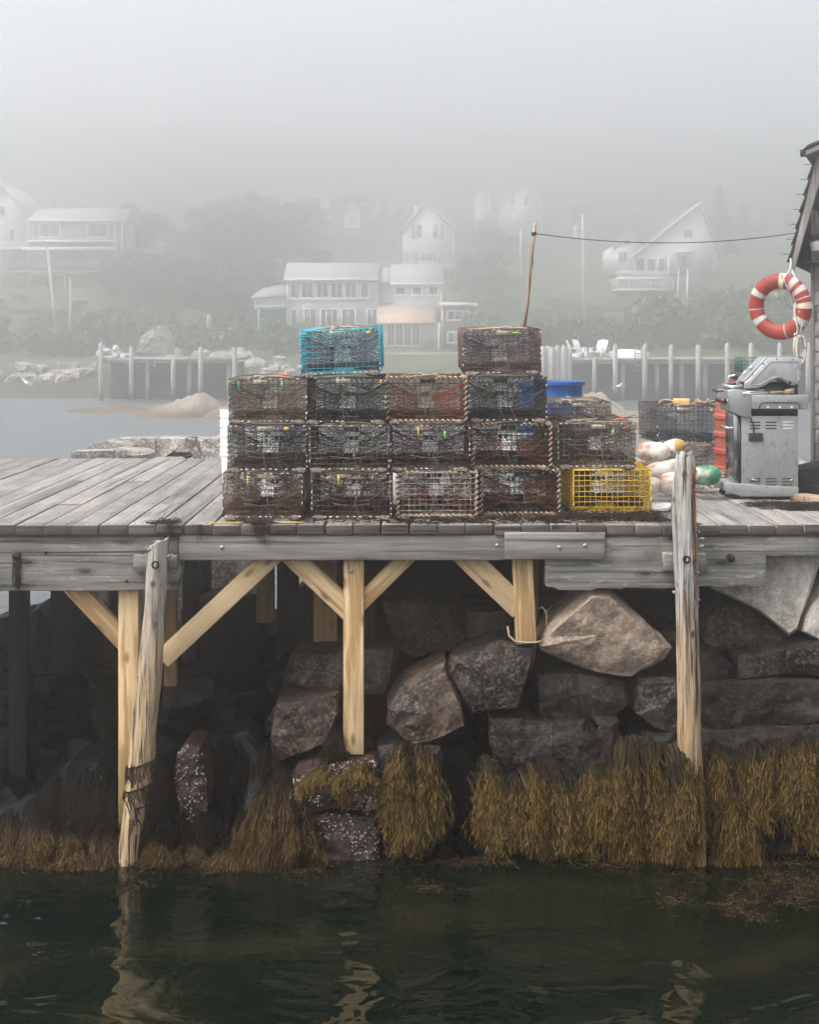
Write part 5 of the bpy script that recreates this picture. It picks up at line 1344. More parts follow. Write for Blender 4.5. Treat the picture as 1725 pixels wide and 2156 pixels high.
# ================================================================ life ring
M['ring_red'] = buoy_mat('faded_orange_red_ring', (.27,.022,.010), (.18,.045,.03), .5)
M['band'] = plain('off_white_band', (.47,.46,.42), .6, 0, .12, 20, .05, dirt=(.45,.42,.36), dirt_amt=.4)
ring = thing('life_ring', 'red and white life ring hanging from the shed eave', 'life ring', P(1643, 646, 1.84), (R(4), 0, R(-38)))
Ro, ro = .200, .060
NU, NVv = 72, 20
def torus(g, a0, a1, n, k=1.0):
    V = []; F = []; closed = abs(a1-a0-2*math.pi) < 1e-6
    m = n if closed else n+1
    for i in range(m):
        a = a0+(a1-a0)*i/n
        for j in range(NVv):
            b = 2*math.pi*j/NVv; rr_ = Ro+ro*k*math.cos(b)
            V.append((rr_*math.sin(a), .78*ro*k*math.sin(b), rr_*math.cos(a)))
    for i in range(n):
        for j in range(NVv):
            i2 = (i+1) % m
            F.append((i*NVv+j, i*NVv+(j+1) % NVv, i2*NVv+(j+1) % NVv, i2*NVv+j))
    g.add(V, F)
g = G(); torus(g, 0, 2*math.pi, NU); ob('ring_body', g, M['ring_red'], ring, smooth=True)
for ac, wd in ((R(-58),R(6.5)), (R(34),R(6)), (R(54),R(5.5)), (R(122),R(6.5)), (R(-122),R(6.5))):
    g = G(); torus(g, ac-wd, ac+wd, 8, 1.022); ob('white_band', g, M['band'], ring, smooth=True)
for ac, wd in ((R(10),R(6)), (R(88),R(6))):
    g = G(); torus(g, ac-wd, ac+wd, 8, 1.06); ob('canvas_wrap', g, M['vent'], ring, smooth=True)
for ac in (R(-95), R(165), R(72)):
    g = G(); torus(g, ac-R(1.2), ac+R(1.2), 2, 1.015); ob('paint_scratch', g, M['band'], ring, smooth=True)
g = G(); g.box((-.025,-.0,.10), (.036,.006,.095), (0,R(-3),0)); ob('strap', g, M['vent'], ring)
M['lrope'] = wire_mat('white_grey_line', (.48,.45,.39), (.58,.55,.48), (.3,.27,.22), .3, .85)
lr = thing('ring_line', 'off-white line holding the life ring and its hanging coil', 'rope', P(1668, 535, 1.84))
o0 = np.array(lr.location)
def LP(*pts): return [tuple(np.array(P(x,y,Y))-o0) for x, y, Y in pts]
g = G()
g.tube(LP((1665,545,1.86),(1666,560,1.84),(1662,572,1.82),(1655,583,1.79),(1648,584,1.76),(1645,578,1.74)), .008, 7)
g.tube(LP((1666,566,1.84),(1676,585,1.80),(1687,604,1.78),(1697,622,1.76)), .006, 7)
g.tube(LP((1648,577,1.73),(1652,592,1.70),(1660,612,1.74),(1669,632,1.78),(1672,648,1.78),(1681,660,1.74)), .006, 7)
g.tube(LP((1648,577,1.73),(1655,598,1.71),(1664,618,1.76),(1675,648,1.78)), .006, 7)
g.tube(LP((1651,624,1.86),(1658,640,1.88),(1668,653,1.86)), .004, 6)
g.tube(LP((1675,636,1.77),(1673,660,1.73),(1678,684,1.70),(1683,702,1.70)), .007, 7)
g.tube(LP((1692,660,1.72),(1690,680,1.70),(1685,705,1.70)), .007, 7)
for k in range(5):
    t = np.linspace(0, 2*math.pi, 14); c = np.array(P(1688+k*1.2, 658+k*2, 1.71))-o0
    g.tubes((c+np.stack([.022*np.cos(t), .008*np.sin(t*2), .02*np.sin(t)], 1))[None], .006, 6)
ob('hanging_line', g, M['lrope'], lr, smooth=True)
g = G(); rs5 = np.random.default_rng(3)
for k in range(11):
    t = np.linspace(0, 2*math.pi, 26); c = np.array(P(1685+rs5.normal(0,2.2), 732+rs5.normal(0,2), 1.72+rs5.normal(0,.02)))-o0
    a_, b_ = .037+.012*rs5.normal()*.5, .095+.014*rs5.normal()
    g.tubes((c+np.stack([a_*np.cos(t), .018*np.sin(t+k), b_*np.sin(t)], 1))[None], .0075, 6, False, None, True)
g.tubes(np.array([LP((1689,752,1.73),(1693,765,1.73),(1692,775,1.73),(1686,778,1.73))]), .0065, 6)
ob('coil', g, M['lrope'], lr, smooth=True)
g = G(); g.lathe([(.006,-.004),(.012,-.004),(.012,.004),(.006,.004)], 12, np.array(P(1675,705,1.70))-o0, Euler((R(90),0,0)).to_matrix()); ob('eyelet', g, M['chrome'], lr)

# ================================================================ granite blocks beyond the deck at the left
stone = [([(150,968),(150,951),(240,948),(242,968)],5.7,.45,'low squared granite block at the left end of the row behind the deck'),
 ([(242,968),(242,946),(300,950),(318,956),(318,968)],5.65,.5,'granite block second from left in the row behind the deck'),
 ([(178,950),(190,936),(225,928),(255,934),(270,944),(235,949)],6.3,.7,'rounded pale granite slab lying on the left blocks'),
 ([(232,938),(240,926),(260,923),(327,923),(328,968),(300,952),(262,944)],6.9,.6,'long granite block raised behind the left slabs'),
 ([(327,968),(327,924),(405,923),(428,930),(400,945),(368,948),(340,968)],6.9,.8,'dark-faced granite block in the middle of the row behind the deck'),
 ([(404,968),(424,930),(432,924),(475,922),(520,925),(520,968)],6.8,.8,'granite block beside the white buckets behind the deck')]
M['gr_pier'] = granite('old_pier_granite', (.12,.11,.09), (.22,.205,.175), (.34,.325,.29), rough=.85, grit=.8)
for i, (pts, Y, d, lab) in enumerate(stone): rock(pts, Y, d, 'gr_pier', lab, .03, .006, 120+i, name='granite_block', inset=.98)
g = G()
for k, (x0, x1) in enumerate(((150,260),(262,380),(382,520))):
    g.bb(PX(x0,6.4), PX(x1,6.4)-.03, 5.75, 7.6, WATER-.3, -.105-.01*k)
o = ob('granite_pier', g, M['gr_pier'], bevel=.03); tag(o, 'granite crib wall under the row of blocks behind the deck', 'wall')
g = G()
for k in range(6):
    t = np.linspace(0, 1, 12); x0 = PX(402,6.6)+RND.gauss(0,.02)
    g.tubes(np.stack([x0+.06*np.sin(t*5+k)+.1*t, 6.55+RND.gauss(0,.03)+0*t, .13-.25*t+.02*np.sin(t*9+k)], 1)[None], .008, 5)
o = ob('rope_tangle', g, M['runner'], smooth=True); tag(o, 'dark rope tangle hanging off the granite blocks', 'rope')
# ================================================================ far shore
def siding(name, c, step=.15, var=.1):
    t = NT(name); z = t.n('SeparateXYZ', {0: t.n('NewGeometry', out=0)}, out=2)
    lap = t.math('FRACT', t.math('DIVIDE', z, step)); n = t.noise(t.obj(), .8, 5, .6)
    col = t.mix(t.ramp(n, [(.3, 0.0), (.7, 1.0)]), tuple(x*(1-var) for x in c), tuple(min(1, x*(1+var)) for x in c))
    t.set(Base_Color=col, Roughness=.7, Normal=t.bump(lap, .8, .02)); return t.m
M['w_white'] = siding('white_clapboard', (.74,.74,.73)); M['w_grey'] = siding('grey_clapboard', (.43,.45,.47)); M['w_slate'] = siding('slate_clapboard', (.20,.22,.235)); M['w_red'] = siding('red_brown_clapboard', (.16,.075,.07)); M['w_lgrey'] = siding('pale_grey_clapboard', (.50,.51,.52))
M['trim'] = plain('white_trim', (.80,.80,.79), .6, 0, .05, 3, 0); M['roof'] = plain('grey_roof', (.34,.345,.35), .9, 0, .2, 3, .2); M['roof_d'] = plain('dark_roof', (.12,.125,.13), .9, 0, .2, 3, .2); M['copper'] = plain('fresh_cedar_roof', (.60,.43,.33), .8, 0, .15, 2, .1)
tg_ = NT('window_glass'); tg_.set(Base_Color=(.05,.06,.065,1), Roughness=.08, Specular_IOR_Level=.6); M['pane'] = tg_.m
M['teal'] = plain('teal_paint', (.22,.38,.40), .6, 0, .1, 3, 0); M['dark'] = plain('dark_underside', (.03,.032,.033), .9, 0, .2, 3, 0); M['greywood'] = plain('grey_pier_wood', (.26,.25,.24), .9, 0, .3, 2, .2); M['stonew'] = granite('seawall_granite', (.20,.19,.18), (.30,.29,.28), (.40,.39,.37), grit=.6)
M['shutter'] = plain('grey_shutter', (.22,.24,.26), .7, 0, .1, 3, 0)

class House:
    def __init__(s, name, label, cat, Y, px0):
        s.Y = Y; s.o = (PX(px0, Y), Y, 0); s.r = thing(name, label, cat, s.o)
    def x(s, px): return PX(px, s.Y)-s.o[0]
    def z(s, py): return PZ(py, s.Y)
    def m(s, px): return px/319*sc(s.Y)
    def box(s, name, x0, x1, y0, y1, mat, d0=0.0, d1=6.0, parent=None):
        g = G(); g.bb(s.x(x0), s.x(x1), d0, d1, s.z(y1), s.z(y0)); return ob(name, g, M[mat], parent or s.r)
    def poly(s, name, pts, mat, d0, d1, parent=None):
        g = G(); g.prism([(s.x(a), s.z(b)) for a, b in pts], d0, d1); return ob(name, g, M[mat], parent or s.r)
    def window(s, x0, x1, y0, y1, cols=2, d=0.0, fr=2.6, mid=False):
        X0, X1, Z0, Z1 = s.x(x0), s.x(x1), s.z(y1), s.z(y0); f = s.m(fr)
        g = G(); g.bb(X0, X1, d-.06, d-.004, Z1-f, Z1); g.bb(X0, X1, d-.07, d-.004, Z0, Z0+f); g.bb(X0, X0+f, d-.06, d-.004, Z0+f, Z1-f); g.bb(X1-f, X1, d-.06, d-.004, Z0+f, Z1-f)
        for c in range(1, cols):
            xm = X0+(X1-X0)*c/cols; g.bb(xm-f*.3, xm+f*.3, d-.055, d-.004, Z0+f, Z1-f)
        if mid: zm = (Z0+Z1)/2; g.bb(X0+f, X1-f, d-.05, d-.004, zm-f*.22, zm+f*.22)
        w = ob('window', g, M['trim'], s.r)
        g = G(); g.bb(X0+f*.8, X1-f*.8, d-.02, d-.003, Z0+f*.8, Z1-f*.8); ob('pane', g, M['pane'], w)
        return w
    def roof_x(s, x0, x1, ye, yr, d0, d1, mat='roof', over=.3, name='roof'):     # ridge along x
        ze, zr = s.z(ye), s.z(yr); ym = (d0+d1)/2; sl = (zr-ze)/(ym-d0)
        g = G(); g.prismx([(d0-over, ze-sl*over), (ym, zr), (d1+over, ze-sl*over), (d1+over, ze-sl*over+.22), (ym, zr+.24), (d0-over, ze-sl*over+.22)], s.x(x0), s.x(x1))
        return ob(name, g, M[mat], s.r)
    def gable(s, x0, x1, ye, xr, yr, yb, d0, d1, wall, roof='roof_d', over=4):
        s.poly('wall', [(x0,yb),(x0,ye),(xr,yr),(x1,ye),(x1,yb)], wall, d0, d1)
        ox = over; k1 = (ye-yr)/(xr-x0); k2 = (ye-yr)/(x1-xr)
        s.poly('roof', [(x0-ox,ye+k1*ox-1),(xr,yr-1),(x1+ox,ye+k2*ox-1),(x1+ox,ye+k2*ox-4.5),(xr,yr-5),(x0-ox,ye+k1*ox-4.5)], roof, d0-.3, d1+.3)
        g = G(); w = s.m(2.4)
        def edge(a, b): 
            g.prism([(s.x(a[0]), s.z(a[1])), (s.x(b[0]), s.z(b[1])), (s.x(b[0]), s.z(b[1])-w*1.3), (s.x(a[0]), s.z(a[1])-w*1.3)], d0-.34, d0-.302)
        edge((x0-ox,ye+k1*ox-3.5),(xr,yr-3.5)); edge((xr,yr-3.5),(x1+ox,ye+k2*ox-3.5))
        g.bb(s.x(x0), s.x(x0)+w, d0-.04, d0-.003, s.z(yb), s.z(ye+3)); g.bb(s.x(x1)-w, s.x(x1), d0-.04, d0-.003, s.z(yb), s.z(ye+3))
        ob('trim', g, M['trim'], s.r)
    def rail(s, x0, x1, y0, y1, d, mat='trim', step=3.0, name='railing'):
        g = G(); g.bb(s.x(x0), s.x(x1), d-.05, d+.05, s.z(y0)-.08, s.z(y0)); g.bb(s.x(x0), s.x(x1), d-.04, d+.04, s.z(y1), s.z(y1)+.08)
        q = x0
        while q <= x1: g.bb(s.x(q)-.025, s.x(q)+.025, d-.02, d+.02, s.z(y1), s.z(y0)); q += step
        return ob(name, g, M[mat], s.r)

# ---- big grey house at the water, centre
h = House('house', 'long two-storey grey house with orange-brown porch roof and red-brown wing by the water', 'house', 108, 700)
h.box('wall', 604, 797, 588, 748, 'w_grey', 0, 7)
h.roof_x(597, 798, 590, 556, 0, 7)
h.box('trim', 600, 798, 586.5, 591.5, 'trim', -.36, -.302); h.box('trim', 604, 607, 592, 745, 'trim', -.05, -.003)
h.box('wall', 797.5, 826, 593, 745, 'w_grey', .8, 6.5); h.roof_x(798.5, 826, 594, 566, .8, 6.5)
h.box('wall', 826.3, 931, 597, 745, 'w_lgrey', .2, 6.5); h.roof_x(822, 935, 599, 559, .2, 6.5)
h.box('trim', 822, 934, 595.5, 600.5, 'trim', -.16, -.105); h.box('trim', 826.5, 829, 601, 640, 'trim', .15, .197); h.box('trim', 928, 931, 601, 700, 'trim', .15, .197)
for x0, x1, c in ((611,627,1),(634,661,2),(666,692,2),(696,722,2),(726,752,2),(759,777,1)): h.window(x0, x1, 594, 629, c)
h.box('sill_band', 609, 778, 629.5, 632, 'trim', -.08, -.003)
for x0, x1, c in ((611,627,1),(639,668,2),(718,750,2),(772,796,2)): h.window(x0, x1, 650, 691, c)
d = h.window(674, 713, 650, 700, 3); d.name = 'french_door'
for x0, x1 in ((831,857),(866,891),(900,925)): h.window(x0, x1, 601, 624, 1, .2, 4.5)
h.window(680, 696, 642, 646, 1, fr=1.5)
# front porch with cedar roof
h.poly('porch_roof', [(796,679),(797,674),(910,636),(916,679)], 'dark', 1.0, 1.02)
g = G(); A_ = [(h.x(796),-2.6,h.z(679)),(h.x(917),-2.6,h.z(679)),(h.x(910),.78,h.z(637)),(h.x(796),.78,h.z(637))]
g.add(A_+[(a,b,c-.15) for a,b,c in A_], [(0,1,2,3),(7,6,5,4),(0,4,5,1),(1,5,6,2),(2,6,7,3),(3,7,4,0)]); ob('cedar_roof', g, M['copper'], h.r)
h.box('porch_wall', 806, 922, 681, 741, 'w_grey', -2.2, .15)
for k in range(4): 
    d = h.window(816+k*17.2, 832.5+k*17.2, 683, 729, 2, -2.2, 2.0); d.name = 'french_door'
h.box('trim', 921, 926, 680, 745, 'trim', -2.3, -2.0); h.box('porch_deck', 800, 932, 738, 744, 'greywood', -4.2, -2.2)
h.box('foundation', 604, 931, 745, 775, 'stonew', -.2, 6.8)
# red-brown wing
h.box('wall', 931, 1002, 645, 748, 'w_red', -1.0, 5); h.box('flat_roof', 925, 1005, 638, 645.5, 'trim', -1.4, 5.4)
h.box('trim', 1000, 1003, 646, 748, 'trim', -1.05, -.9); h.box('trim', 929.5, 932.5, 646, 748, 'trim', -1.05, -.9)
h.window(940, 990, 653, 677, 3, -1.0, 4); h.window(940, 990, 697, 724, 3, -1.0, 4)
h.box('foundation', 931, 1003, 748, 775, 'stonew', -.9, 4.9)
# open porch at the left
g = G(); A_ = [(h.x(530),-.5,h.z(626)),(h.x(603),-.5,h.z(620)),(h.x(603),4.5,h.z(592)),(h.x(540),4.5,h.z(604))]
g.add(A_+[(a,b,c-.2) for a,b,c in A_], [(0,1,2,3),(7,6,5,4),(0,4,5,1),(1,5,6,2),(2,6,7,3),(3,7,4,0)]); ob('porch_roof', g, M['roof'], h.r)
h.box('balcony_beam', 536, 604, 645, 651, 'teal', -.4, 3); h.rail(537, 602, 628, 645, -.3, step=2.2)
h.box('balcony_panel', 569, 572.5, 626, 645, 'trim', -.38, -.2); h.box('balcony_panel', 536, 539.5, 626, 645, 'trim', -.38, -.2)
h.box('post', 544, 548.5, 651, 728, 'teal', -.4, -.2); h.box('under_wall', 552, 603.5, 651, 730, 'w_slate', 3, 4)
# sea wall before the house
h2 = House('sea_wall', 'pale granite sea wall in front of the grey house', 'wall', 100, 860)
h2.box('stones', 640, 1010, 743, 800, 'stonew', 0, 4)

# ---- white gabled house above it
h = House('house', 'pale narrow gabled house standing above the grey waterside house', 'house', 148, 903)
h.gable(848, 957, 483, 898, 428, 572, 0, 10, 'w_white', over=5)
for x0, x1 in ((876,890),(911,925)): h.window(x0, x1, 472, 503, 1, 0, 2.4, True)
for x0, x1 in ((867,873),(928,934)): h.box('shutter', x0, x1, 472, 503, 'shutter', -.06, -.003)
h.window(883, 922, 530, 554, 3, 0, 2.2); h.box('shutter', 875, 881, 529, 555, 'shutter', -.06, -.003); h.box('shutter', 924, 929, 529, 555, 'shutter', -.06, -.003)
h.rail(850, 957, 551, 566, -1.6, step=2.6); h.box('deck', 848, 958, 566, 571, 'greywood', -1.7, 0); h.box('foundation', 850, 956, 572, 620, 'stonew', .2, 9)
h.box('chimney', 873, 880, 428, 460, 'trim', 4, 5)
# ---- ghostly houses far up
h = House('house', 'faint white gabled house nearly lost in the fog above the right tree', 'house', 200, 1099)
h.gable(1054, 1143, 430, 1099, 386, 500, 0, 10, 'w_white', over=6)
for x0, x1 in ((1074,1085),(1103,1114)): h.window(x0, x1, 409, 435, 1)
h.gable(1003, 1034, 408, 1018, 394, 500, 2, 8, 'w_white', over=3)
h = House('house', 'faint small white house in the fog above the grey house roof', 'house', 195, 741)
h.gable(726, 757, 444, 741, 430, 520, 0, 8, 'w_white', over=3); h.window(734, 748, 452, 468, 2); h.box('trim', 724, 759, 478, 482, 'trim', -.5, -.05)
h = House('house', 'faint white house corner in the fog left of the tall gabled house', 'house', 205, 690)
h.gable(655, 692, 425, 674, 402, 500, 0, 8, 'w_white', over=4)
# ---- white house with porch, right
h = House('house', 'white house with a gabled dormer, screened porch and long front stairs', 'house', 142, 1380)
h.box('wall', 1288, 1338, 522, 574, 'w_white', 0, 7); h.gable(1294, 1350, 521, 1321, 489, 524, .2, 7, 'w_white', over=4)
h.window(1301, 1323, 529, 556, 2, 0, 2.2); h.window(1313, 1330, 503, 517, 1, .2, 2)
h.poly('wall', [(1336,577),(1336,538),(1471,434),(1512,540),(1512,577)], 'w_white', -.5, 9)
h.poly('roof', [(1330,542),(1471,432),(1516,548),(1516,543),(1471,426.5),(1330,537)], 'trim', -1.0, 9.4)
g = G(); g.prism([(h.x(1334),h.z(539)),(h.x(1470),h.z(429)),(h.x(1514),h.z(545)),(h.x(1512),h.z(540)),(h.x(1470),h.z(426)),(h.x(1330),h.z(535))], -.9, 9.45); ob('roof_top', g, M['roof_d'], h.r)
for x0, x1 in ((1337,1357),(1359,1379),(1383,1399)): h.window(x0, x1, 545, 572, 1, -.5, 1.6)
h.window(1437, 1458, 484, 502, 2, -.5, 2); h.box('door', 1429, 1444, 541, 583, 'shutter', -.56, -.503); h.box('door_hood', 1418, 1456, 529, 536, 'trim', -1.6, -.5)
h.box('porch_base', 1296, 1412, 586, 590, 'trim', -1.5, 6); h.box('porch_base', 1296, 1412, 609, 613, 'trim', -1.5, 6); h.box('lattice', 1298, 1410, 590.2, 608.8, 'w_lgrey', -1.3, 6)
for q in range(1296, 1412, 23): h.box('lattice_post', q, q+3, 590.3, 608.7, 'trim', -1.48, -1.31)
if 1: h.box('sill_band', 1334, 1410, 573.5, 576, 'trim', -.6, -.51); h.rail(1296, 1400, 571, 586, -1.4, step=2.0)
h.box('post', 1357, 1359.5, 540, 586, 'trim', -1.4, -1.2); h.box('post', 1380, 1382.5, 540, 586, 'trim', -1.4, -1.2); h.box('post', 1402, 1405, 540, 586, 'trim', -1.4, -1.2)
h.box('foundation', 1340, 1510, 577, 625, 'stonew', 0, 8)
g = G()
for k in range(13):
    q = k/12; g.bb(h.x(1426-15*q), h.x(1441-12*q), -1.6-k*.28-.14, -1.6-k*.28+.14, h.z(583+52*q)-.12, h.z(583+52*q))
ob('stairs', g, M['greywood'], h.r)
g = G()
for a in ((1424,570,1408,622),(1442,570,1428,622)):
    A_ = (h.x(a[0]),-1.6,h.z(a[1])); B_ = (h.x(a[2]),-5.0,h.z(a[3])); g.tube([A_, B_], .07, 5); g.tube([(A_[0],A_[1],A_[2]-.9),(B_[0],B_[1],B_[2]-.9)], .12, 5)
    for k in range(7): t_ = k/6; p_ = [A_[i]+(B_[i]-A_[i])*t_ for i in range(3)]; g.tube([p_, (p_[0],p_[1],p_[2]-.95)], .045, 4)
ob('stair_rail', g, M['trim'], h.r)
# ---- left houses
h = House('house', 'white gabled house cut by the left edge of the picture', 'house', 147, 20)
h.gable(-52, 61, 447, 5, 392, 545, 0, 10, 'w_white', 'roof', over=6)
h.window(-2, 13, 434, 456, 1); h.window(20, 31, 483, 509, 1, 0, 2, True); h.window(-22, -10, 483, 509, 1)
h.rail(-10, 70, 511, 524, -2.0, step=2.6); h.box('deck', -12, 70, 524, 529, 'trim', -2.2, 0)
g = G()
for q in (15, 28, 70): g.bb(h.x(q)-.12, h.x(q)+.12, -2.1, -1.9, h.z(620), h.z(529))
ob('deck_posts', g, M['greywood'], h.r); h.box('foundation', -50, 60, 545, 610, 'stonew', .5, 9)
h = House('house', 'grey house with two wide white-framed windows over a stilted deck', 'house', 144, 150)
h.box('wall', 64, 258, 465, 580, 'w_slate', 0, 8); h.roof_x(60, 262, 467, 438, 0, 8, 'roof')
h.box('trim', 63, 246, 462.5, 467, 'trim', -.36, -.303); h.box('trim', 67, 70, 468, 505, 'trim', -.05, -.003); h.box('trim', 240, 243, 468, 540, 'trim', -.05, -.003); h.box('trim', 255.5, 258.5, 468, 560, 'trim', -.05, -.003)
h.window(82, 127, 468.5, 502, 2, 0, 3.2); h.window(183, 229, 468.5, 502, 2, 0, 3.2)
h.box('balcony_band', 64, 246, 507, 511, 'trim', -1.4, -.003); h.box('balcony_band', 58, 244, 523, 530, 'trim', -2.2, -.003)
h.box('under_wall', 70, 200, 531, 575, 'w_slate', -.3, -.003)
h.rail(28, 236, 552, 574, -2.8, 'greywood', 2.4); h.box('deck', 26, 238, 573, 578, 'greywood', -3, 0)
for q in (27, 52, 79, 120, 150, 236): h.box('stilt', q-1.6, q+1.6, 578, 628, 'greywood', -2.9, -2.5)
h.box('lattice', 84, 106, 580, 615, 'greywood', -1.6, -1.5)
h.box('chimney', 193, 197, 430, 445, 'trim', 3, 3.4)
h = House('shed_box', 'small grey wooden box shed at the foot of the left utility poles', 'shed', 98, 168)
h.box('wall', 142, 193, 712, 748, 'greywood', 0, 2.2); h.box('roof', 139, 196, 708, 713, 'w_slate', -.2, 2.4); h.box('door', 178, 190, 718, 746, 'w_lgrey', -.05, -.003)

# ---- terrain
prof = [(40,-4.2),(60,-3.4),(66,-2.6),(69,-2.22),(71,-1.85),(73.5,-1.35),(76,-.78),(79,-.58),(90,-.45),(104,-.28),(112,-.1),(120,1.3),(128,2.3),(133,2.75),(138,3.9),(142,4.7),(147,6.6),(152,7.9),(165,9.6),(180,12),(200,15.2),(232,20.5),(260,28),(300,41),(330,47)]
def tz(x, y):
    for (a, za), (b, zb) in zip(prof[:-1], prof[1:]):
        if a <= y <= b:
            z = za+(zb-za)*(y-a)/(b-a); break
    else: z = prof[-1][1] if y > prof[-1][0] else prof[0][1]
    k = min(1, max(0, (y-74)/20))
    z += mnoise.noise(Vector((x*.06, y*.06, 1)))*.5*k + mnoise.noise(Vector((x*.35, y*.35, 4)))*.10
    if x < -8 and y > 112: z += min(1, (-8-x)/12)*min(1, (y-112)/14)*.8
    if x > 0 and y < 100: z += .35*min(1, x/8)*min(1, max(0, (y-70)/6))
    return z
g = G(); xs = np.concatenate([np.arange(-150, -42, 6), np.arange(-42, 60, 1.2), np.arange(60, 156, 6)]); ys = np.concatenate([np.arange(40, 64, 4), np.arange(64, 112, .8), np.arange(112, 331, 3)])
V = [(x, y, tz(x, y)) for y in ys for x in xs]; nxx = len(xs)
ii = np.arange(len(V)).reshape(len(ys), nxx); g.add(V, np.stack([ii[:-1,:-1], ii[:-1,1:], ii[1:,1:], ii[1:,:-1]], -1).reshape(-1, 4))
t = NT('far_shore_ground'); pos = t.n('NewGeometry', out=0); z = t.n('SeparateXYZ', {0: pos}, out=2)
n = t.noise(pos, .55, 6, .65); n2 = t.noise(pos, 2.5, 5, .6)
grass = t.ramp(n, [(.35, (.045,.062,.024)), (.55, (.085,.10,.04)), (.7, (.16,.145,.075))])
weedc = t.ramp(n2, [(.35, (.022,.018,.012)), (.6, (.07,.052,.03)), (.75, (.12,.10,.075))])
zz = t.math('ADD', z, t.math('MULTIPLY', n2, .35))
yy = t.n('SeparateXYZ', {0: pos}, out=1)
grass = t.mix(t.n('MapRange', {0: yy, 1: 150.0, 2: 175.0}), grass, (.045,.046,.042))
f = t.n('MapRange', {0: zz, 1: -1.0, 2: -.6}); col = t.mix(f, weedc, grass)
t.set(Base_Color=col, Roughness=.95, Normal=t.bump(n2, .6, .2)); M['shore'] = t.m
struct(ob('hillside', g, M['shore'], smooth=True))
# road in front of the white house
g = G(); V = []; xr = np.arange(8, 46, 1.5)
for x in xr:
    for yy in (128.0, 131.5): V.append((x, yy, max(tz(x, 128), tz(x, 131.5))+.06))
g.add(V, [(2*i, 2*i+2, 2*i+3, 2*i+1) for i in range(len(xr)-1)]); M['road'] = plain('pale_gravel', (.30,.29,.27), .95, 0, .15, .5, .1); struct(ob('road', g, M['road']))

# ---- low ledges in the water
M['ledge'] = granite('tan_tidal_ledge', (.13,.10,.075), (.23,.18,.14), (.33,.28,.23), rough=.8, stain=(-2.05,-1.62,(.12,.078,.035)), grit=.4)
def ledge(name, label, x0, x1, Yc, hpx, prof_, dep):
    s = sc(Yc); X0, X1 = PX(x0, Yc), PX(x1, Yc); n = 60; m = 26; V = []
    for j in range(m):
        v = -1+2*j/(m-1)
        for i in range(n):
            u = i/(n-1)
            hh = np.interp(u, [p[0] for p in prof_], [p[1] for p in prof_])/319*s
            z = hh*max(0, 1-v*v)**.75 * (1+.25*mnoise.noise(Vector((u*7, v*2, x0)))) + .10*mnoise.noise(Vector((u*22, v*5, x0)))*(1-v*v)
            V.append((X0+(X1-X0)*u, Yc+v*dep/2*(.6+.4*math.sin(math.pi*u)), WATER-.06+z))
    F = [(j*n+i, j*n+i+1, (j+1)*n+i+1, (j+1)*n+i) for j in range(m-1) for i in range(n-1)]
    g = G(); g.add(V, F); o = ob(name, g, M['ledge'], smooth=True); tag(o, label, 'rock ledge')
ledge('rock_ledge', 'thin low brown ledge awash at the left of the rock humps', 128, 322, 57, 10, [(0,0),(.15,5),(.45,9),(.7,11),(.9,6),(1,0)], 5)
ledge('rock_ledge', 'pinkish rounded rock hump in the water left of the traps', 285, 480, 54.5, 48, [(0,0),(.12,10),(.35,24),(.55,36),(.69,46),(.8,40),(.92,20),(1,0)], 7)
ledge('rock_ledge', 'orange-brown low rock running behind the left end of the trap stack', 425, 640, 53, 30, [(0,0),(.1,14),(.25,24),(.4,32),(.7,26),(1,0)], 6)
ledge('rock_ledge', 'grey-brown rounded rock behind the blue barrel with a gull on it', 1120, 1345, 50, 60, [(0,0),(.1,38),(.3,58),(.5,62),(.65,56),(.82,34),(1,0)], 8)
ledge('rock_ledge', 'orange-brown weedy rock shelf in the water right of the blue barrel', 1180, 1520, 47, 24, [(0,0),(.1,24),(.4,30),(.7,26),(.9,18),(1,0)], 6)

# ---- piers across the water
def pier(name, label, Y, x0, x1, ytop, ybeam, posts, short, ladders=(), deep=5.0):
    r = thing(name, label, 'pier', (PX((x0+x1)/2, Y), Y, 0)); ox = r.location.x
    zt, zb = PZ(ytop, Y), PZ(ybeam, Y)
    g = G(); g.bb(PX(x0,Y)-ox, PX(x1,Y)-ox, -.1, deep, zt-.12, zt); g.bb(PX(x0,Y)-ox, PX(x1,Y)-ox, -.05, .15, zb, zt-.125); ob('deck', g, M['greywood'], r)
    g = G(); g.bb(PX(x0,Y)-ox+.2, PX(x1,Y)-ox-.2, 1.6, deep, WATER-.3, zb-.02); ob('shade_fill', g, M['crib'], r)  # dark block added under the pier deck to stand for its shade
    for px, top, bot in posts:
        rr_ = RND.uniform(.11,.135); zt_ = PZ(top, Y)
        g = G(); g.lathe([(rr_*1.02, WATER-.3),(rr_, -.5),(rr_*.95, zt_-.12),(rr_*.4, zt_),(0, zt_)], 12, (PX(px,Y)-ox, -.20, 0)); ob('pile', g, M['pierpile'], r)
    for px, top, bot in short:
        g = G(); g.lathe([(.12, WATER-.3),(.11, zb)], 10, (PX(px,Y)-ox, .5, 0)); ob('pile', g, M['pierpile'], r)
    for px0, px1, t_, b_ in ladders:
        g = G(); a, b = PX(px0,Y)-ox, PX(px1,Y)-ox
        for q in (a, b): g.bb(q-.03, q+.03, -.24, -.18, PZ(b_,Y), PZ(t_,Y))
        k = PZ(b_,Y)+.1
        while k < PZ(t_,Y)-.05: g.bb(a+.03, b-.03, -.23, -.19, k-.025, k+.025); k += .3
        ob('ladder', g, M['greywood'], r)
    return r
M['crib'] = plain('dark_shade_fill', (.028,.030,.032), .9, 0, .35, 1.2, .2)  # near-black colour for the shade filled in below the pier decks
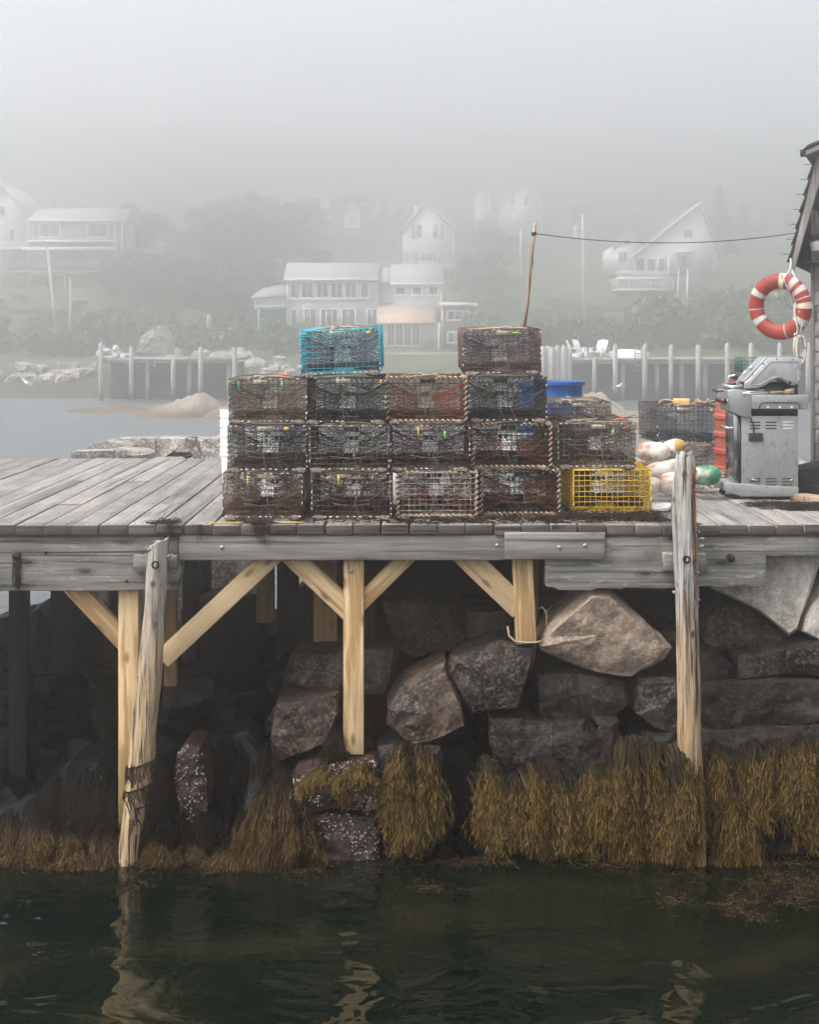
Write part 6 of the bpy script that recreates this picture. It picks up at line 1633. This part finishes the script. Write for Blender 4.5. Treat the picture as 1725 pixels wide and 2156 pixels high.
t = NT('pier_pile'); z = t.n('SeparateXYZ', {0: t.n('NewGeometry', out=0)}, out=2); zz = t.math('ADD', z, t.math('MULTIPLY', t.noise(t.obj(), 3, 4), .5))
t.set(Base_Color=t.mix(t.n('MapRange', {0: zz, 1: -1.7, 2: -1.1}), (.10,.075,.045), (.40,.385,.36)), Roughness=.9); M['pierpile'] = t.m
pier('pier', 'left timber pier across the water with a ladder and grey piles', 67, 212, 500, 755, 764.5, [(214,721,0),(278,730,0),(366,757,0),(423.5,731,0),(495,731,0)], [(307,0,0),(395,0,0),(479,0,0)], [(314,327,757,786)])
pier('pier', 'long right timber pier across the water with tall white-topped piles', 66, 1192, 1800, 755, 766, [(1295,725,0),(1357,725,0),(1411.6,726,0),(1469,725.5,0),(1530,722,0),(1580,722,0),(1640,722,0),(1700,722,0),(1251,752,0)], [(1315,0,0),(1387,0,0),(1440,0,0),(1490,0,0),(1560,0,0),(1620,0,0)], [(1336,1350,732,786)])
for i, (px, top) in enumerate(((1143,729),(1154,728),(1162,730),(1174,727),(1188,727),(1199,731))):
    g = G(); zt_ = PZ(top, 65); r_ = .16; g.lathe([(r_*1.05, WATER-.3),(r_, 0),(r_*.9, zt_-.1),(r_*.35, zt_),(0, zt_)], 12, (0,0,0))
    o = ob('pier_pile', g, M['pierpile'], smooth=True, loc=(PX(px,65), 65+.15*(i % 2), 0)); tag(o, 'tall grey pile in the close row at the left end of the right pier', 'pile', 'row of close-set piles')
# ---- chairs, boats, bags on the piers
def adirondack(px, py, Y, rot, label):
    r = thing('adirondack_chair', label, 'chair', (PX(px,Y), Y, PZ(py,Y)), (0,0,R(rot)))
    g = G()
    for k in range(5): g.box((-.24+.12*k, .30, .62), (.11, .03, .82-.05*abs(k-2)), (R(-24),0,0))
    ob('backrest', g, M['trim'], r); g = G(); g.box((0,-.05,.30), (.6,.62,.04), (R(-12),0,0)); ob('seat', g, M['trim'], r)
    for s in (-1, 1):
        g = G(); g.box((s*.36,-.05,.56), (.15,.75,.03)); ob('armrest', g, M['trim'], r)
        g = G(); g.box((s*.32,-.36,.275), (.07,.10,.55)); ob('leg', g, M['trim'], r); g = G(); g.box((s*.32,.25,.2), (.05,.75,.1), (R(-20),0,0)); ob('leg', g, M['trim'], r)
adirondack(1227, 756, 67.5, 55, 'white slatted chair at the left on the right pier'); adirondack(1262, 756, 67.5, -35, 'white slatted chair leaning right, nearer the upturned boat'); adirondack(1212, 757, 68.5, 75, 'low white chair at the end of the pier beside the close piles')
def upturned(px0, px1, Y, y0, y1, label, mat='trim', name='upturned_boat'):
    L = PX(px1,Y)-PX(px0,Y); H_ = (y1-y0)/319*sc(Y); g = G(); n, m = 22, 12; V = []
    for i in range(n):
        u = i/(n-1); w = .62*(math.sin(math.pi*min(1, .12+u*.88))**.55) ; hh = H_*(.55+.45*math.sin(math.pi*(.15+.8*u)))
        for j in range(m):
            a = math.pi*j/(m-1); V.append((L*(u-.5), -w*math.cos(a), hh*math.sin(a)**.7 + (0 if j not in (0, m-1) else 0)))
    F = [(i*m+j, (i+1)*m+j, (i+1)*m+j+1, i*m+j+1) for i in range(n-1) for j in range(m-1)] + [tuple(range(m)), tuple((n-1)*m+j for j in range(m-1, -1, -1))]
    g.add(V, F); o = ob(name, g, M[mat], smooth=True, loc=(PX((px0+px1)/2,Y), Y, PZ(y1,Y))); tag(o, label, 'boat')
upturned(1284, 1367, 68, 735, 755, 'white upturned boat lying on the right pier')
g = G()
for k in range(12): g.ell((RND.uniform(-.5,.75), RND.uniform(-.3,.3), RND.uniform(.1,.55)*(1 if k < 7 else .4)), (RND.uniform(.15,.3),.22,RND.uniform(.1,.22)), 7)
o = ob('covered_heap', g, M['w_lgrey'], loc=(PX(232,68), 68, PZ(755,68))); tag(o, 'pale covered heap of gear at the left end of the left pier', 'heap')
o = ob('covered_heap', o.data.copy(), M['w_lgrey'], loc=(PX(265,68.5), 68.5, PZ(757,68.5)), rot=(0,0,2)); o.scale = (.7,.8,.5); tag(o, 'low pale heap of gear beside the second pile of the left pier', 'heap')
# ---- gulls
def gull(px, py, Y, rot, label, s=1.0):
    r = thing('gull', label, 'bird', (PX(px,Y), Y, PZ(py,Y)), (0,0,R(rot))); r.scale = (s,)*3
    secs = [(-.27,.10,.012,.008),(-.2,.12,.045,.03),(-.08,.155,.075,.065),(.04,.185,.08,.08),(.12,.225,.055,.06),(.155,.27,.042,.045),(.19,.315,.044,.045),(.225,.325,.03,.03),(.245,.322,.012,.012)]
    g = G(); K = 12; V = []
    for x, z, w, hh in secs:
        for k in range(K): a = 2*math.pi*k/K; V.append((x, w*math.cos(a), z+hh*math.sin(a)))
    F = [(i*K+k, i*K+(k+1)%K, (i+1)*K+(k+1)%K, (i+1)*K+k) for i in range(len(secs)-1) for k in range(K)]+[tuple(range(K-1,-1,-1)), tuple((len(secs)-1)*K+k for k in range(K))]
    g.add(V, F); ob('body', g, M['trim'], r, smooth=True)
    for q in (-1, 1):
        g = G(); g.ell((-.09,q*.07,.165), (.19,.02,.055), 8, Euler((0,R(14),0)).to_matrix()); ob('wing', g, M['shutter'], r, smooth=True)
        g = G(); g.tube([(.03,q*.03,.12),(.03,q*.03,0),(.07,q*.03,0)], .007, 5); ob('leg', g, M['copper'], r)
    g = G(); g.tube([(.24,0,.322),(.29,0,.31)], [.012,.004], 6); ob('beak', g, M['copper'], r)
gull(1300, 823, 50, 20, 'gull standing on the grey-brown rock behind the blue barrel', .85); gull(58, 816, 71, 160, 'gull standing on the dark weedy bank at the left', 1.3)
# ---- utility poles
M['pole'] = plain('pale_utility_pole', (.42,.40,.37), .9, 0, .15, 1, .1)
def pole(px0, py0, px1, py1, Y, r0, label, xarm=False, box=False):
    o = thing('utility_pole', label, 'utility pole', (PX(px1,Y), Y, PZ(py1,Y)-.4))
    top = (PX(px0,Y)-PX(px1,Y), 0, PZ(py0,Y)-PZ(py1,Y)+.4); g = G(); g.tube([(0,0,0), top], [r0, r0*.68], 10); ob('shaft', g, M['pole'], o, smooth=True)
    if box: g = G(); g.lathe([(.22,-.5),(.24,-.45),(.24,.45),(.2,.5)], 14, (top[0]-.5, 0, top[2]-1.4)); ob('transformer', g, M['w_lgrey'], o); 
pole(100, 520, 124.5, 741, 104, .155, 'leaning pale utility pole in front of the left houses'); pole(148, 588, 148.5, 712, 101, .13, 'short upright pale pole beside the leaning utility pole'); pole(1227, 452, 1232, 697, 112, .155, 'pale utility pole with a transformer left of the white porch house', box=True)
pole(1097, 482, 1098, 600, 146, .19, 'pale post in the fog right of the tall gabled house'); pole(440, 663, 440.5, 690, 104, .22, 'short pale post above the granite outcrop')
# ---- car
c = thing('parked_car', 'dark red car parked by the road below the white porch house', 'car', (PX(1295,129.8), 129.8, tz(PX(1295,129.8), 131.5)+.10))
M['carp'] = plain('dark_red_paint', (.13,.02,.022), .3, 0, .1, 1, 0, .5)
g = G(); g.prism([(-2.2,.35),(-2.25,.7),(-2.0,.85),(-1.2,.93),(1.6,.95),(2.15,.85),(2.25,.55),(2.2,.32)], -.85, .85); ob('body', g, M['carp'], c, bevel=.08)
g = G(); V = [(-1.25,-.8,.92),(1.75,-.8,.94),(1.25,-.62,1.42),(-.55,-.62,1.42),(-1.25,.8,.92),(1.75,.8,.94),(1.25,.62,1.42),(-.55,.62,1.42)]; g.add(V, [(0,1,2,3),(7,6,5,4),(3,2,6,7),(0,3,7,4),(1,5,6,2)]); ob('cabin', g, M['carp'], c, bevel=.05)
g = G(); g.add([(-1.0,-.79,.97),(.1,-.79,.97),(.1,-.64,1.38),(-.5,-.64,1.38)], [(0,1,2,3)]); g.add([(.2,-.79,.97),(1.5,-.79,.97),(1.15,-.64,1.38),(.2,-.64,1.38)], [(0,1,2,3)]); ob('side_window', g, M['pane'], c, loc=(0,-.02,0))
for wx in (-1.4, 1.35):
    for wy in (-.8, .8):
        g = G(); g.lathe([(0,-.1),(.28,-.1),(.33,-.07),(.33,.07),(.28,.1),(0,.1)], 20, (wx,wy,.33), Euler((R(90),0,0)).to_matrix()); w_ = ob('wheel', g, M['rubber'], c); g = G(); g.lathe([(0,-.115),(.17,-.11),(.19,-.09)], 16, (wx,wy,.33), Euler((R(90),0,0)).to_matrix()); ob('rim', g, M['w_lgrey'], w_)
# ---- shore boulders
M['gr_shore'] = granite('shore_boulder', (.17,.155,.135), (.30,.275,.24), (.42,.39,.35), grit=.5); M['gr_shore_d'] = granite('shore_boulder_dark', (.05,.045,.04), (.10,.09,.08), (.17,.155,.14), grit=.5)
SH = []
for k in range(5):
    r2 = random.Random(80+k); m = 7
    pts = [(862.5+math.cos(2*math.pi*j/m+r2.uniform(-.25,.25))*150*r2.uniform(.8,1.1), 700+math.sin(2*math.pi*j/m)*88*r2.uniform(.75,1.1)) for j in range(m)]
    o = rock(pts, 0, .7, 'gr_shore', 'pale boulder on the far bank left of the left pier', .14, .05, 90+k, 'pale boulders on the far bank', name='shore_boulder'); SH.append(o)
r6 = random.Random(6); spots = []
for i in range(30): px = r6.uniform(-40, 208); Y = r6.uniform(73, 76.8); spots.append((px, Y, r6.uniform(.7, 1.5), 0))
for i in range(18): px = r6.uniform(490, 640); Y = r6.uniform(74, 80); spots.append((px, Y, r6.uniform(.7, 1.4), 1))
for i in range(20): px = r6.uniform(355, 520); Y = r6.uniform(84, 100); spots.append((px, Y, r6.uniform(1.2, 2.6), 2))
first = set()
for i, (px, Y, s, kind) in enumerate(spots):
    o = SH[i] if i < 5 else SH[i % 5].copy()
    if i >= 5: C.objects.link(o)
    X = PX(px, Y); o.location = (X, Y, tz(X, Y)-.12*s+ (.0 if kind < 2 else -.2)); s *= .72; o.scale = (s, s, s*1.1); o.rotation_euler = (0, r6.uniform(-.2,.2), r6.uniform(0, 6.28))
    o['label'] = ['pale boulder on the far bank left of the left pier', 'pale boulder on the far bank behind the right end of the left pier', 'pale ledge boulder on the slope above the left pier'][kind]
    o['group'] = ['pale boulders left of the left pier', 'pale boulders right of the left pier', 'pale boulders above the left pier'][kind]
rock([(282,747),(292,716),(308,700),(324,686),(342,690),(352,712),(356,747)], 92, 4, 'gr_shore', 'big pale granite outcrop above the left pier', .5, .12, 140, name='outcrop')
# ---- foliage
def leafmat(name, a, b, c):
    t = NT(name); n = t.noise(t.obj(), .35, 4, .6); r = t.island()
    col = t.mix(t.ramp(n, [(.35, 0.0), (.65, 1.0)]), a, b); col = t.mix(t.math('MULTIPLY', r, .55), col, c)
    t.set(Base_Color=col, Roughness=.8, Specular_IOR_Level=.2); return t.m
M['leaf'] = leafmat('broadleaf_foliage', (.035,.055,.020), (.075,.10,.038), (.11,.13,.05)); M['needle'] = leafmat('spruce_foliage', (.018,.032,.020), (.035,.055,.030), (.05,.07,.04)); M['shrubm'] = leafmat('shrub_foliage', (.04,.065,.022), (.085,.115,.04), (.14,.15,.06)); M['bark'] = plain('grey_bark', (.12,.10,.085), .95, 0, .3, 5, .4)
def quads(g, Pn, s, rs, flat=None):
    n = len(Pn); a = rs.normal(0, 1, (n, 3)); a /= np.linalg.norm(a, axis=1, keepdims=True); b = rs.normal(0, 1, (n, 3)); b -= a*(a*b).sum(1, keepdims=True); b /= np.linalg.norm(b, axis=1, keepdims=True)
    s = s*rs.uniform(.6, 1.4, (n, 1)); V = np.stack([Pn-a*s-b*s*.5, Pn+a*s*.3-b*s*.7, Pn+a*s+b*s*.4, Pn-a*s*.2+b*s*.75], 1).reshape(-1, 3)
    g.add(V, np.arange(4*n).reshape(n, 4))
def broad(seed, H_=10, Wd=4.5, nl=16, nq=5200, s=.21):
    rs = np.random.default_rng(seed); r = bpy.data.objects.new('tree', None); C.objects.link(r)
    lob = [(0,0,H_*.72,Wd*.5)]
    for k in range(nl): a = rs.uniform(0, 6.28); zz = rs.uniform(.25, .93); rad = Wd*(1-abs(zz-.5)*.9)*rs.uniform(.35,.9); lob.append((rad*math.cos(a), rad*math.sin(a), H_*zz, Wd*rs.uniform(.22,.42)))
    g = G(); pts = []
    for x, y, z, q in lob:
        m = int(nq/len(lob)*(q/(Wd*.33))**2); d = rs.normal(0, 1, (m, 3)); d /= np.linalg.norm(d, axis=1, keepdims=True); rr_ = q*(rs.random((m, 1))**.4); pts.append(np.array([x, y, z])+d*rr_*np.array([1,1,.75]))
    quads(g, np.concatenate(pts), s, rs); ob('crown', g, M['leaf'], r)
    g = G(); g.tube([(0,0,-.6),(.1,0,H_*.3),(0,.1,H_*.75)], [.26,.2,.07], 8)
    for x, y, z, q in lob[1:10]: g.tube([(0.08,0,z*.45),(x*.5,y*.5,z*.75),(x,y,z)], [.1,.06,.02], 5)
    ob('trunk', g, M['bark'], r); return r
def spruce(seed, H_=13, Wd=2.7, nq=3200):
    rs = np.random.default_rng(seed); r = bpy.data.objects.new('spruce', None); C.objects.link(r); g = G(); P_ = []
    lv = int(H_/.5)
    for i in range(lv):
        z = H_*(.10+.9*i/lv); R_ = Wd*(1-i/lv)**.85*rs.uniform(.75,1.15)+.1
        for b in range(rs.integers(5, 9)):
            a = rs.uniform(0, 6.28); m = int(nq/lv/7*(.4+R_/Wd*1.2))+2; t_ = rs.random(m)**.7; P_.append(np.stack([R_*t_*math.cos(a), R_*t_*math.sin(a), z-R_*t_*.30+rs.normal(0,.1,m)], 1)+rs.normal(0,.10,(m,3)))
    quads(g, np.concatenate(P_), .21, rs); ob('crown', g, M['needle'], r); g = G(); g.tube([(0,0,-.6),(0,0,H_*.97)], [.22,.03], 8); ob('trunk', g, M['bark'], r); return r
def shrub(seed, Wd=1.6, H_=1.5, nq=1100):
    rs = np.random.default_rng(seed); r = bpy.data.objects.new('shrub', None); C.objects.link(r); g = G(); P_ = []
    for k in range(9):
        c = np.array([rs.normal(0,.5)*Wd, rs.normal(0,.35)*Wd, rs.uniform(.25,.75)*H_]); q = rs.uniform(.35,.6)*Wd*.7; m = nq//9; d = rs.normal(0,1,(m,3)); d /= np.linalg.norm(d, axis=1, keepdims=True); P_.append(c+d*q*(rs.random((m,1))**.4)*np.array([1,1,.8]))
    P_ = np.concatenate(P_); P_[:, 2] = np.maximum(P_[:, 2], .03); quads(g, P_, .13, rs); ob('foliage', g, M['shrubm'], r); g = G()
    for k in range(6): g.tube([(0,0,-.2),(rs.normal(0,.4),rs.normal(0,.3),H_*.6)], [.04,.015], 5)
    ob('stem', g, M['bark'], r); return r
BR = [broad(1), broad(2, 10, 4.0, 20), broad(3, 10, 5.2, 22)]; SPR = [spruce(4), spruce(5, 13, 3.0)]; SHR = [shrub(6), shrub(7), shrub(8)]
USED = set()
def plant(protos, k, X, Y, s, label, group, cat, dz=0.0, sz=None):
    p = protos[k % len(protos)]; z = tz(X, Y)-.1+dz; rot = (0, 0, r6.uniform(0, 6.28)); scl = (s, s, s*(sz or r6.uniform(.9, 1.15)))
    if p.name not in USED: USED.add(p.name); o = p; o.location = (X, Y, z); o.rotation_euler = rot; o.scale = scl
    else: o = dup(p, (X, Y, z), rot, scl)
    tag(o, label, cat, group); return o
def treeAt(protos, k, px, ytop, Y, H_, label, group, cat='tree'):
    X = PX(px, Y); z = tz(X, Y); h_ = PZ(ytop, Y)-z; s = max(.2, h_/H_); return plant(protos, k, X, Y, s*.95, label, group, cat, sz=s*1.02)
lb1 = ('broadleaf tree in the dark fog-bound grove left of the grey house', 'grove left of the grey house')
i = 0
for px, yt, Y in [(590,392,164),(545,372,172),(640,380,182),(500,375,187),(455,395,172),(420,430,162),(385,440,172),(345,420,187),(310,440,182),(285,470,172),(470,470,152),(530,455,150),(600,450,154),(560,520,128),(500,540,126),(440,560,128),(390,560,130),(330,555,134),(280,560,136),(250,590,126),(660,440,172),(700,470,182),(655,500,146),(740,500,171),(790,490,187),(230,640,118),(300,640,116),(370,640,116),(440,640,118),(500,640,118),(180,650,118),(60,640,118),(10,640,122),(-30,620,126),(110,655,122)]:
    treeAt(BR, i, px, yt, Y, 10.3, *lb1); i += 1
for k in range(46): Y = r6.uniform(132, 176); treeAt(BR, k, r6.uniform(255, 665), r6.uniform(372, 545) if Y > 146 else r6.uniform(470, 590), Y, 10.3, *lb1)
lb2 = ('foggy broadleaf tree between the tall gabled house and the white porch house', 'trees right of the tall gabled house')
for px, yt, Y in [(1030,430,172),(1075,445,165),(1000,480,150),(1050,510,140),(1110,480,180),(1150,500,185),(1180,520,178),(1220,530,185),(1130,590,160),(985,560,150),(1040,470,150),(990,520,140),(1060,560,135),(1110,560,150),(1015,600,128),(1085,600,140),(1270,545,180)]: treeAt(BR, i, px, yt, Y, 10.3, *lb2); i += 1
lb3 = ('dim spruce at the right beyond the white porch house', 'spruces at the right')
for px, yt, Y in [(1515,345,188),(1565,375,190),(1490,430,180),(1540,440,172),(1610,400,195),(1660,390,200),(1590,480,170),(1640,520,170),(1700,420,195),(1465,560,178),(1750,430,190)]: treeAt(SPR, i, px, yt, Y, 13, *lb3, 'tree'); i += 1
lb4 = ('faint spruce on the hilltop dissolving in the fog', 'hilltop spruces')
for px in range(-80, 1840, 62): Y = r6.uniform(205, 262); treeAt(SPR if i % 4 else BR, i, px+r6.uniform(-20,20), 400-(Y-205)*.9+r6.uniform(-30,25), Y, 13 if i % 4 else 10.3, *lb4, 'tree'); i += 1
lb5 = ('green shrub on the bank behind the right pier', 'shrubs behind the right pier')
for k in range(34): px = r6.uniform(1020, 1780); Y = r6.uniform(88, 112); plant(SHR, k, PX(px,Y), Y, r6.uniform(1.0,1.9)*(1.5 if px > 1500 else 1), *lb5, 'shrub')
lb6 = ('green shrub along the foot of the wooded slope at the left', 'shrubs at the left slope')
for k in range(13): px = r6.uniform(-60, 600); Y = r6.uniform(96, 112); plant(SHR, k, PX(px,Y), Y, r6.uniform(1.1,2.2), *lb6, 'shrub')
lb7 = ('low bush on the grassy slope below the white porch house', 'bushes below the white porch house')
for k in range(14): px = r6.uniform(1150, 1560); Y = r6.uniform(118, 140); plant(SHR, k, PX(px,Y), Y, r6.uniform(.7,1.2), *lb7, 'shrub')
for k in range(12): px = r6.uniform(1440, 1720); Y = r6.uniform(112, 132); treeAt(BR, k, px, r6.uniform(560, 650), Y, 10.3, 'dark leafy tree at the right below the porch house', 'leafy trees at the right')
for k in range(62): px = r6.uniform(-60, 590) if k < 34 else r6.uniform(-60, 265); Y = r6.uniform(116, 138); treeAt(BR, k, px, r6.uniform(500, 640) if px > 265 else r6.uniform(592, 660), Y, 10.3, *lb1)

# ================================================================ air, light, camera
HAZE_D, HAZE_G = .0113, .90
t = NT('fog'); t.t.nodes.remove(t.b); v = t.t.nodes.new('ShaderNodeVolumePrincipled'); v.inputs['Color'].default_value = (1,.998,1,1); v.inputs['Density'].default_value = HAZE_D; v.inputs['Anisotropy'].default_value = HAZE_G
t.t.links.new(v.outputs[0], t.out.inputs['Volume'])
g = G(); g.bb(-235, 235, -16, 335, -6.0, 62.0); hz = ob('haze', g, t.m); tag(hz, 'pale fog hanging over the harbour and hiding the hill', 'haze', None, 'stuff')
sc_ = bpy.context.scene
wd = bpy.data.worlds.new('World'); sc_.world = wd; wd.use_nodes = True; wt = wd.node_tree; bg = wt.nodes['Background']
sky = wt.nodes.new('ShaderNodeTexSky'); sky.sky_type = 'NISHITA'; sky.sun_disc = False; SUN_EL, SUN_AZ = 58, 242
sky.sun_elevation = R(SUN_EL); sky.sun_rotation = R(SUN_AZ); sky.air_density = 1.0; sky.dust_density = 6.0; sky.ozone_density = 1.0
hs = wt.nodes.new('ShaderNodeHueSaturation'); hs.inputs['Saturation'].default_value = .24; wt.links.new(sky.outputs[0], hs.inputs['Color']); wt.links.new(hs.outputs[0], bg.inputs['Color']); bg.inputs['Strength'].default_value = .15
sl = bpy.data.lights.new('sun', 'SUN'); sl.energy = .9; sl.angle = R(25); sl.color = (1, .985, .965); so = bpy.data.objects.new('sun', sl); C.objects.link(so)
dr = Vector((math.sin(R(SUN_AZ))*math.cos(R(SUN_EL)), math.cos(R(SUN_AZ))*math.cos(R(SUN_EL)), math.sin(R(SUN_EL)))); so.rotation_euler = dr.to_track_quat('Z', 'Y').to_euler()
cam = bpy.data.cameras.new('camera'); co_ = bpy.data.objects.new('camera', cam); C.objects.link(co_); co_.location = (0, -10, EYE); co_.rotation_euler = (R(90), 0, 0)
cam.sensor_fit = 'HORIZONTAL'; cam.sensor_width = 36; cam.lens = 36*3190/1725; cam.shift_y = -(1078-700)/1725; cam.clip_end = 1500; cam.clip_start = .1
sc_.camera = co_
sc_.view_settings.view_transform = 'Standard'; sc_.view_settings.look = 'None'; sc_.view_settings.exposure = 1.2; sc_.view_settings.gamma = 1
cy = sc_.cycles; cy.use_denoising = True; cy.max_bounces = 10; cy.diffuse_bounces = 4; cy.glossy_bounces = 3; cy.transmission_bounces = 4; cy.volume_bounces = 6; cy.transparent_max_bounces = 6; cy.sample_clamp_indirect = 6; cy.use_adaptive_sampling = True; cy.adaptive_threshold = .02
